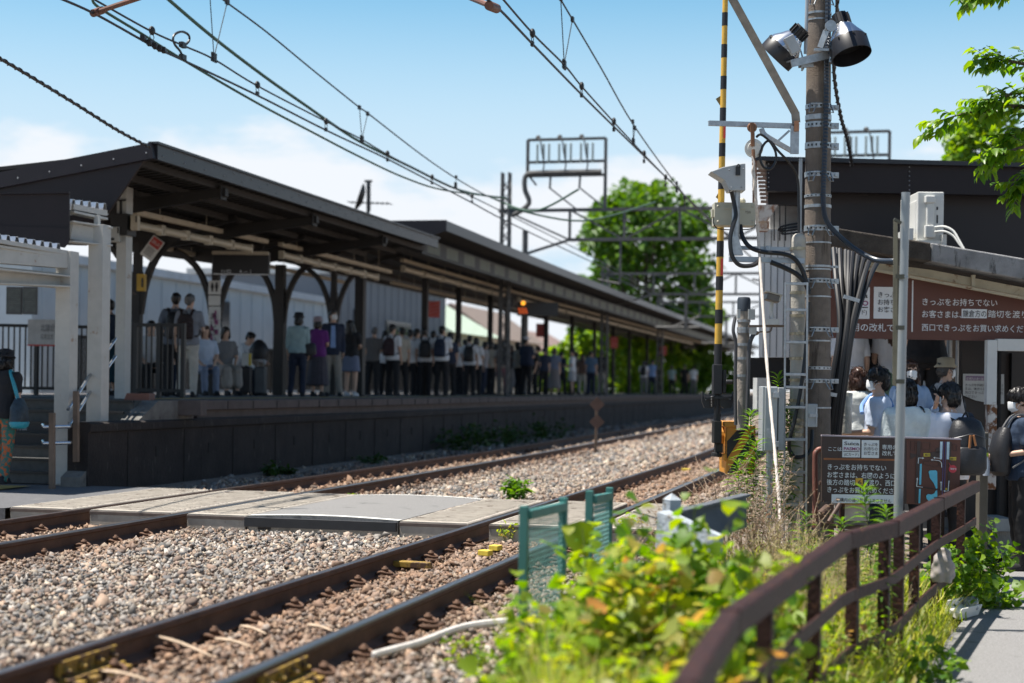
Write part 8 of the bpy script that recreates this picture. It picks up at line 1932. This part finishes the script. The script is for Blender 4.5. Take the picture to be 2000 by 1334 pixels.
# grasses: one sheet of blades
def grass():
    P = []; Hs = []
    def add(n, xr, dr, h0, h1):
        for _ in range(n):
            x = rnd.uniform(*xr); d = dr[0] + (dr[1] - dr[0]) * rnd.random(); p = D(x, 900, d)
            if p.x > fence_x(p.y) + 0.14 or p.x < -1.55: continue
            P.append((p.x, p.y, gz(p) - 0.01)); Hs.append(rnd.uniform(h0, h1))
    add(6500, (1380, 1780), (4.2, 8.5), 0.14, 0.42); add(7500, (1420, 1850), (7.5, 11.5), 0.18, 0.46); add(6500, (1040, 1500), (5.0, 8.4), 0.2, 0.62); add(3500, (1480, 1700), (9.5, 12.5), 0.18, 0.45)
    add(1800, (1180, 1420), (8.8, 12.0), 0.08, 0.28); add(1500, (1000, 1400), (4.5, 7.2), 0.06, 0.2); add(2500, (1600, 1930), (5.5, 12.5), 0.08, 0.25)
    P = np.array(P); Hs = np.array(Hs); n = len(P)
    a = npr.uniform(0, 6.28, n); bend = npr.uniform(0.15, 0.7, n) * Hs; dx = np.stack([np.cos(a), np.sin(a), 0 * a], 1); sx_ = np.stack([-np.sin(a), np.cos(a), 0 * a], 1)
    w = npr.uniform(0.003, 0.0065, n); V_ = []
    for u, ww in ((0, 1.0), (0.4, 0.9), (0.75, 0.6), (1.0, 0.0)):
        c = P + dx * (bend * u * u)[:, None] + np.stack([0 * a, 0 * a, Hs * (u - 0.12 * u * u)], 1)
        V_ += [c - sx_ * (w * ww)[:, None], c + sx_ * (w * ww)[:, None]] if ww else [c]
    Vv = np.stack(V_, 1).reshape(-1, 3); F = np.array([(0, 1, 3), (0, 3, 2), (2, 3, 5), (2, 5, 4), (4, 5, 6)])
    f = (F[None] + (np.arange(n) * 7)[:, None, None]).reshape(-1)
    m = leaf_mat('grass_blade', [(0.15, 0.25, 0.02), (0.27, 0.34, 0.03), (0.38, 0.36, 0.10), (0.20, 0.31, 0.02), (0.46, 0.40, 0.20)], 0.55)
    o = link(bpy.data.objects.new('grass', np_mesh('grass', Vv, f, 3, m))); tag(o, kind='stuff')
    # feathery seed heads above it
    P2 = []; D2 = []
    b = MB()
    for _ in range(330):
        x = rnd.uniform(1480, 1760); d = rnd.uniform(7.5, 11.6); p = D(x, 900, d)
        if p.x > fence_x(p.y) - 0.05: continue
        p.z = gz(p); h = rnd.uniform(0.35, 0.62); tip = p + V((rnd.uniform(-.12, .12), rnd.uniform(-.12, .12), h)); b.tube([p, p.lerp(tip, .6) + V((0, 0, .02)), tip], [0.0018, 0.0014, 0.001], 3)
        for k in range(16): P2.append(tip.lerp(p, rnd.uniform(0, .28))[:]); D2.append((rnd.uniform(-1, 1), rnd.uniform(-1, 1), rnd.uniform(.2, 1.2)))
    n = len(P2); v, f = leaf_cloud(P2, D2, rv(n), npr.uniform(.02, .05, n), npr.uniform(.003, .006, n))
    k = len(b.v); tri = []
    for q in b.f:
        for i in range(1, len(q) - 1): tri += [q[0], q[i], q[i + 1]]
    v = np.concatenate([np.array(b.v), v]); f = np.concatenate([np.array(tri), f + k])
    o = link(bpy.data.objects.new('seeding_grass', np_mesh('seeding_grass', v, f, 3, leaf_mat('grass_seed', [(0.36, 0.30, 0.16), (0.42, 0.36, 0.22), (0.26, 0.26, 0.08)], 0.4)))); tag(o, kind='stuff')
grass()
# small plants on the ballast
def tuft(label, x, y, h, r, n, L, m):
    p = onz(x, y, -0.12); return bush('track_weed', label, 'weed', p, h, r, n, L, m, 'small weeds on the track bed', LEAFV, 0.5, 10)
tuft('bright green weed standing on the ballast between the tracks', 1004, 975, 0.26, 0.17, 240, 0.075, M_tall)
tuft('yellow green weed by the crossing panel between the near rails', 992, 1050, 0.16, 0.10, 60, 0.04, M_vine2)
tuft('yellow flowered weed right of the second mesh panel', 1222, 1048, 0.26, 0.14, 90, 0.05, M_vine2)
tuft('tiny weed at the far edge of the asphalt strip', 690, 972, 0.05, 0.10, 40, 0.04, M_vine)
tuft('sprig of weed at the near edge of the ballast, right of the conduit', 905, 1265, 0.08, 0.12, 50, 0.035, M_vine)
tuft('small weed in the ballast beside the green post foot', 925, 1300, 0.10, 0.12, 60, 0.04, M_vine)
for i, (x, y, h, r) in enumerate(((532, 925, 0.28, 0.25), (556, 928, 0.14, 0.15), (720, 905, 0.2, 0.3), (900, 872, 0.7, 0.7), (958, 860, 0.9, 0.8), (1010, 848, 0.7, 0.7), (1075, 840, 0.8, 0.7))):
    p = onx(x, y, -8.95); p.z = -0.12
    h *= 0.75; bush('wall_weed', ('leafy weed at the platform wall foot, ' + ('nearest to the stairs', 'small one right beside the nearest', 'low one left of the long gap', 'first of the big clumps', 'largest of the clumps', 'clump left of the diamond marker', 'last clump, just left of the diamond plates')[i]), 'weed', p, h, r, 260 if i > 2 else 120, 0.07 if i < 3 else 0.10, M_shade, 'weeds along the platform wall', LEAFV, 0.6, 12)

# ---- trees
def tree(label, x, d, ytop, w_px, n, L, m, kind='tree', zb=0.0, ybot=None, clumps=70, shape=1.0, trunk=True, group=None, cat='tree'):
    p = D(x, 768, d); p.z = zb; zt = D(x, ytop, d).z; w = px(w_px, d); H = zt - zb
    t = thing(kind, label, cat, p, group)
    zc0 = (D(x, ybot, d).z if ybot else zb + H * 0.25); C = []
    for i in range(clumps):
        u = rnd.random(); a = rnd.uniform(0, 6.28); z = zc0 + (zt - zc0) * u
        rr = w / 2 * (math.sin(math.pi * min(1, 0.10 + 0.90 * (1 - u) ** 0.75)) ** 0.6 if shape else 1) * math.sqrt(rnd.uniform(0.35, 1.0)) * 0.86
        C.append((V((p.x + math.cos(a) * rr, p.y + math.sin(a) * rr, z)), rnd.uniform(0.09, 0.17) * w))
    if trunk:
        b = MB(); b.tube([p, V((p.x + .1, p.y, zb + H * .35)), V((p.x, p.y, zb + H * .75))], [w * .045, w * .035, w * .012], 10)
        for c, r in C[:26]:
            q = V((p.x, p.y, zb + H * rnd.uniform(.25, .6))); b.tube(smoothpath([q, q.lerp(c, .5) + V((0, 0, -.03 * H)), c], 3), [w * .012] * 4 + [w * .006] * 3, 6)
        b.build('trunk', M_bark, t)
    k = npr.integers(0, len(C), n); ce = np.array([C[i][0][:] for i in k]); cr = np.array([C[i][1] for i in k])
    q = rv(n); q /= np.linalg.norm(q, axis=1)[:, None]; q[:, 2] *= 0.75
    P = ce + q * (cr * npr.uniform(0.45, 1.08, n))[:, None]
    Dn = q + rv(n, .6); Dn[:, 2] -= .3; N = q * 0.8 + rv(n, .5); N[:, 2] += .7
    Ls = L * np.exp(npr.normal(0, .25, n)); v, f = leaf_cloud(P, Dn, N, Ls, Ls * .8); part_np('crown', v, f, m, t); return t
M_tree = leaf_mat('tree_leaf', [(0.035, 0.10, 0.012), (0.065, 0.155, 0.015), (0.115, 0.22, 0.02), (0.045, 0.12, 0.014)], 0.36)
M_treel = leaf_mat('sunny_tree_leaf', [(0.09, 0.20, 0.02), (0.16, 0.28, 0.025), (0.23, 0.33, 0.03)], 0.45)  # brighter copy of the tree leaf, hedge sunlight put into its greens
tree('big round crowned tree rising beyond the end of the platform', 1258, 105, 384, 268, 13000, 0.40, M_tree, zb=-1, clumps=85)
tree('lower dark tree left of the big tree crown', 1165, 120, 520, 120, 3500, 0.45, M_tree, zb=-1, clumps=40)
tree('smaller tree at the right foot of the big tree', 1372, 130, 585, 90, 2500, 0.45, M_treel, zb=-1, clumps=30)
for i, (x, d, yt, w) in enumerate(((1075, 84, 690, 70), (1120, 80, 660, 100), (1172, 86, 650, 110), (1225, 92, 655, 100), (1290, 98, 660, 120), (1350, 104, 655, 110), (1412, 112, 690, 90))):
    tree(('sunlit hedge shrub behind the platform, ' + ('leftmost of the row, by the brown roof', 'second in the row', 'third in the row', 'fourth, behind the distant pair', 'fifth in the row', 'sixth, darkest one', 'last, beyond the barrier arm')[i]), x, d, yt, w, 2600, 0.26, M_treel if i < 5 else M_tree, 'hedge_shrub', 0.2, 775, 34, trunk=False, group='hedge behind the platform', cat='shrub')
tree('pale green tree rising behind the right end of the station roof', 1925, 34, 205, 170, 10000, 0.125, M_treel, zb=-0.4, ybot=480, clumps=70)
# near tree reaching in from the right
t = thing('overhanging_tree', 'leafy branches of a tree reaching in from the right', 'tree', V(D(2330, 1100, 13.5)[:2] + (-0.42,)) if False else D(2330, 1130, 13.5))
b = MB(); tr = [D(2330, 1130, 13.5), D(2325, 700, 13.5), D(2300, 300, 13.5), D(2260, -50, 13.4)]; b.tube(smoothpath(tr, 5), [0.16] * 4 + [0.13] * 6 + [0.09] * 6, 12)
br = [[(2290, 230), (2120, 170), (2010, 128), (1960, 118), (1925, 112)], [(2300, 330), (2100, 240), (1990, 208), (1900, 218), (1836, 236)], [(2300, 380), (2120, 300), (2020, 285), (1960, 300), (1932, 312)], [(2305, 420), (2120, 350), (2040, 335), (1995, 352), (1984, 372)], [(2270, 0), (2100, -30), (1990, -22), (1930, -10), (1900, -2)], [(2290, 180), (2100, 190), (2000, 180), (1958, 190), (1935, 196)], [(2290, 260), (2120, 240), (2010, 250), (1985, 262), (1965, 280)]]
PP = []; DD = []; NN = []; LL = []
for bi, B in enumerate(br):
    S = smoothpath([D(x, y, 13.5 - 0.1 * (bi % 3)) for x, y in B], 10); b.tube(S, [0.03 * (1 - k / len(S)) + 0.003 for k in range(len(S))], 6)
    tw = []
    for k in range(12, len(S)):
        if k % 2 == 0:
            dirv = (S[k] - S[k - 1]).normalized(); s = 1 if (k // 2) % 2 else -1
            e = S[k] + (dirv * rnd.uniform(.5, .9) + V((0, 0, s * rnd.uniform(.15, .5))) + V((rnd.uniform(-.2, .2), rnd.uniform(-.7, .7), 0))).normalized() * rnd.uniform(.10, .26)
            b.tube([S[k], e], [0.004, 0.002], 4); tw.append((S[k], e))
    tw.append((S[-6], S[-1]))
    for a, e in tw:
        dv = (e - a).normalized(); m_ = max(5, int((e - a).length / 0.022))
        for k in range(m_):
            q = a.lerp(e, (k + .6) / m_); sd = dv.cross(V((0, 0, 1))); sd = sd.normalized() * (1 if k % 2 else -1)
            PP.append(q); DD.append(dv * .55 + sd * .7 + V((rnd.uniform(-.2, .2), rnd.uniform(-.2, .2), rnd.uniform(-.9, -.1)))); NN.append((rnd.uniform(-.4, .4), rnd.uniform(-.4, .4), 1)); LL.append(rnd.uniform(.085, .14))
b.build('trunk', M_bark, t)
LL = np.array(LL); v, f = leaf_cloud([p[:] for p in PP], [p[:] for p in DD], NN, LL, LL * .50, LEAFV); part_np('crown', v, f, leaf_mat('cherry_leaf', [(0.05, 0.14, 0.012), (0.09, 0.20, 0.015), (0.20, 0.32, 0.02), (0.07, 0.17, 0.015)], 0.5, 0.4), t)

# ---------------------------------------------------------------- fence along the path
fe = thing('path_fence', 'brown steel fence curving along the path with three rails', 'fence', V((-0.2, 8, -0.42)))
FP = [V((x, y, 0)) for x, y in [(-0.49, 1.2), (-0.51, 3.91), (-0.53, 5.24), (-0.25, 8.37), (-0.01, 9.2), (0.30, 11.4), (0.66, 13.78)]]
def fat(Y, z):
    for a, c in zip(FP, FP[1:]):
        if a.y <= Y <= c.y: q = a.lerp(c, (Y - a.y) / (c.y - a.y)); q.z = z; return q
    q = FP[-1].copy(); q.z = z; return q
yy = list(np.arange(1.3, 13.7, 0.3)) + [13.78]
b = MB(); b.sweep([(-0.034, -0.045), (0.034, -0.045), (0.034, 0.036), (0.026, 0.043), (-0.026, 0.043), (-0.034, 0.036)], [fat(p.y, 0.46) for p in FP])
for p in FP[1:-1]: b.box(V((p.x, p.y, 0.459)), (0.072, 0.016, 0.094), -0.05)
b.build('top_rail', M_rustbrown(), fe)
for z in (0.17, -0.13): b = MB(); b.sweep([(-0.008, -0.032), (0.008, -0.032), (0.008, 0.032), (-0.008, 0.032)], [fat(y, z + 0.012 * math.sin(y * 1.3)) for y in yy]); b.build('flat_rail', M_rustbrown(), fe)
def fy(xp):
    lo, hi = 2.0, 13.78
    for _ in range(40):
        mid = (lo + hi) / 2; q = fat(mid, 0.3) - CAMP; xx = CX + FPX * q.dot(RR) / q.dot(FW)
        if xx < xp: lo = mid
        else: hi = mid
    return lo
for xp in (1200, 1395, 1508, 1602, 1676, 1737, 1765, 1795, 1836, 1884):
    y = fy(xp) if xp > 1250 else 3.1; q = fat(y, 0); tdir = (fat(min(13.7, y + .1), 0) - fat(y, 0)).normalized(); rz_ = math.atan2(-tdir.x, tdir.y)
    b = MB(); b.box(V((q.x - .028 * tdir.y, q.y, (-0.46 + 0.42) / 2)), (0.062, 0.050, 0.88), rz_); b.build('post', M_rustbrown(), fe)
# green mesh panels
def mesh_panel(label, A, B, d0, d1, yb0, yb1):
    t = thing('mesh_fence', label, 'fence panel', D(A[0], yb0, d0), 'green wire mesh fence panels'); Mg = mat('green_painted_steel', (0.045, 0.17, 0.15), 0.5, var=0.15, spots=(0.25, 0.22, 0.2), spot_amt=0.18, spot_scale=16)
    for (x, y), d, yb in ((A, d0, yb0), (B, d1, yb1)):
        b = MB(); b.bar(D(x, y - 8, d), D(x - 4, yb, d), 0.042, 0.042); b.build('post', Mg, t, bevel=0.003)
    a, c = D(A[0] + 8, A[1] + 9, d0), D(B[0], B[1] + 9, d1); b = MB(); b.bar(a, c, 0.04, 0.045); b.build('top_rail', Mg, t, bevel=0.003)
    b = MB(); Lx = (c - a).length; u = (c - a).normalized(); h = 0.50; st = 0.052; n = int((Lx + h) / st)
    for i in range(n):
        for s in (0, 1):
            x0 = i * st - (h if s == 0 else 0); pts = []
            p0, p1 = (x0, 0.0), (x0 + h, -h)
            if s: p0, p1 = (x0, 0.0), (x0 - h, -h)
            def clip(p0, p1):
                (xa, za), (xb, zb) = p0, p1; ta, tb = 0.0, 1.0; dxx = xb - xa
                for lim, sg in ((0, 1), (Lx, -1)):
                    fa = (xa - lim) * sg; fb_ = (xb - lim) * sg
                    if fa < 0 and fb_ < 0: return None
                    if fa < 0: ta = max(ta, fa / (fa - fb_))
                    if fb_ < 0: tb = min(tb, fa / (fa - fb_))
                return None if ta >= tb else ((xa + dxx * ta, za + (zb - za) * ta), (xa + dxx * tb, za + (zb - za) * tb))
            r = clip(p0, p1)
            if r: b.tube([a + u * r[0][0] + U0 * (r[0][1] - .02), a + u * r[1][0] + U0 * (r[1][1] - .02)], 0.0021, 4, False)
    b.build('wire_mesh', mat('green_wire', (0.16, 0.33, 0.30), 0.45, 0.2, var=0.15), t); return t
mesh_panel('nearer green mesh panel on a tall teal post in front of the crossing', (1024, 996), (1101, 980), 7.6, 8.3, 1285, 1130)
mesh_panel('farther green mesh panel, right of the taller one, one post browned', (1152, 966), (1191, 960), 9.0, 9.8, 1125, 1100)
# pale boards behind the weeds
bd = thing('boundary_boards', 'white peaked post with two pale boards set in a V', 'boundary marker', place(1330, 9.4))
Mw2 = mat('pale_blue_white_concrete', (0.36, 0.40, 0.44), 0.85, var=0.2, scale=7, spots=(0.19, 0.18, 0.16), spot_amt=0.42, spot_scale=12, bump=0.3)
b = MB(); a = D(1311, 1050, 9.3); w = px(13, 9.3); zt = D(1311, 976, 9.3).z
b.box(V((a.x, a.y, (a.z + zt) / 2)), (2 * w, 2 * w, zt - a.z), PSI + 0.5); vs_ = [V((a.x, a.y, zt)) + Matrix.Rotation(PSI + .5, 3, 'Z') @ V((sx_ * w * 1.05, sy_ * w * 1.05, 0)) for sx_, sy_ in ((-1, -1), (1, -1), (1, 1), (-1, 1))]; b.add(vs_ + [V((a.x, a.y, zt + .04))], [(0, 1, 4), (1, 2, 4), (2, 3, 4), (3, 0, 4), (3, 2, 1, 0)]); b.build('peaked_post', Mw2, bd)
b = MB(); b.prism([D(1284, 1000, 9.15), D(1298, 997, 9.15), D(1404, 1046, 8.9), D(1402, 1085, 8.9), D(1340, 1085, 9.0), D(1280, 1070, 9.15)], V((0.02, 0.05, 0))); b.build('board', Mw2, bd)
b = MB(); b.prism([D(1327, 1000, 9.3), D(1456, 968, 10.2), D(1457, 1030, 10.2), D(1400, 1050, 9.6), D(1327, 1040, 9.3)], V((0.0, 0.06, 0))); b.bar(D(1326, 999, 9.28), D(1457, 966.5, 10.18), 0.07, 0.015); b.build('board', mat('shaded_board_side', (0.085, 0.095, 0.11), 0.8, var=0.25, spots=(0.4, 0.42, 0.45), spot_amt=0.15), bd)  # second pale board, its shaded side put into a dark colour
# litter by the path
t = thing('foam_tray', 'white foam tray wrapped in plastic lying at the path edge', 'foam tray', D(1875, 1205, 9.9)); p = onz(1876, 1200, -0.40); 
Mt_ = Matrix.Translation(p) @ Matrix.Rotation(-0.45, 4, 'Z') @ Matrix.Rotation(0.35, 4, 'Y')
b = MB(); b.box((0, 0, 0.03), (0.13, 0.36, 0.05)); b.box((-0.06, 0, 0.075), (0.012, 0.36, 0.06)); b.box((0.06, 0, 0.07), (0.012, 0.36, 0.05)); b.box((0, 0.13, 0.07), (0.13, 0.012, 0.04)); b.xf(Mt_); b.build('tray', mat('white_foam', (0.68, 0.67, 0.62), 0.8, var=0.1), t, bevel=0.006)
b = MB(); rings(b, [(0.04, .05, .05, .11), (0.08, .07, .07, .12), (0.11, .05, .05, .13), (0.12, .02, .03, .13)], 14); me = remesh(b, 0.010, 1, 0.025, 30); me.transform(ORIG[t.name].inverted() @ Mt_); me.materials.append(mat('crumpled_clear_plastic', (0.75, 0.77, 0.80), 0.2, var=0.05, trans=0.6)); o = link(bpy.data.objects.new('plastic_wrap', me)); o.parent = t; ORIG[o.name] = ORIG[t.name]
p = on_ground(1840, 1125, 11.0); b = MB(); q = D(1841, 1104, 10.9); rings(b, [(q.z - .12, .07, .03, 0), (q.z - .05, .085, .045, 0), (q.z + .04, .07, .035, 0), (q.z + .12, .03, .012, 0)], 14, f=lambda v_: v_ + V((q.x, q.y, 0))); me = remesh(b, 0.01, 1, 0.02, 20); me.transform(Matrix.Translation((-q.x, -q.y, -q.z + .12))); me.materials.append(mat('pale_carrier_bag', (0.30, 0.265, 0.245), 0.6, var=0.12)); o = link(bpy.data.objects.new('carrier_bag', me)); o.location = (q.x, q.y, q.z - .12); tag(o, 'pale crumpled carrier bag hanging on the fence rail', 'bag')
bpy.data.scenes.remove(_work)
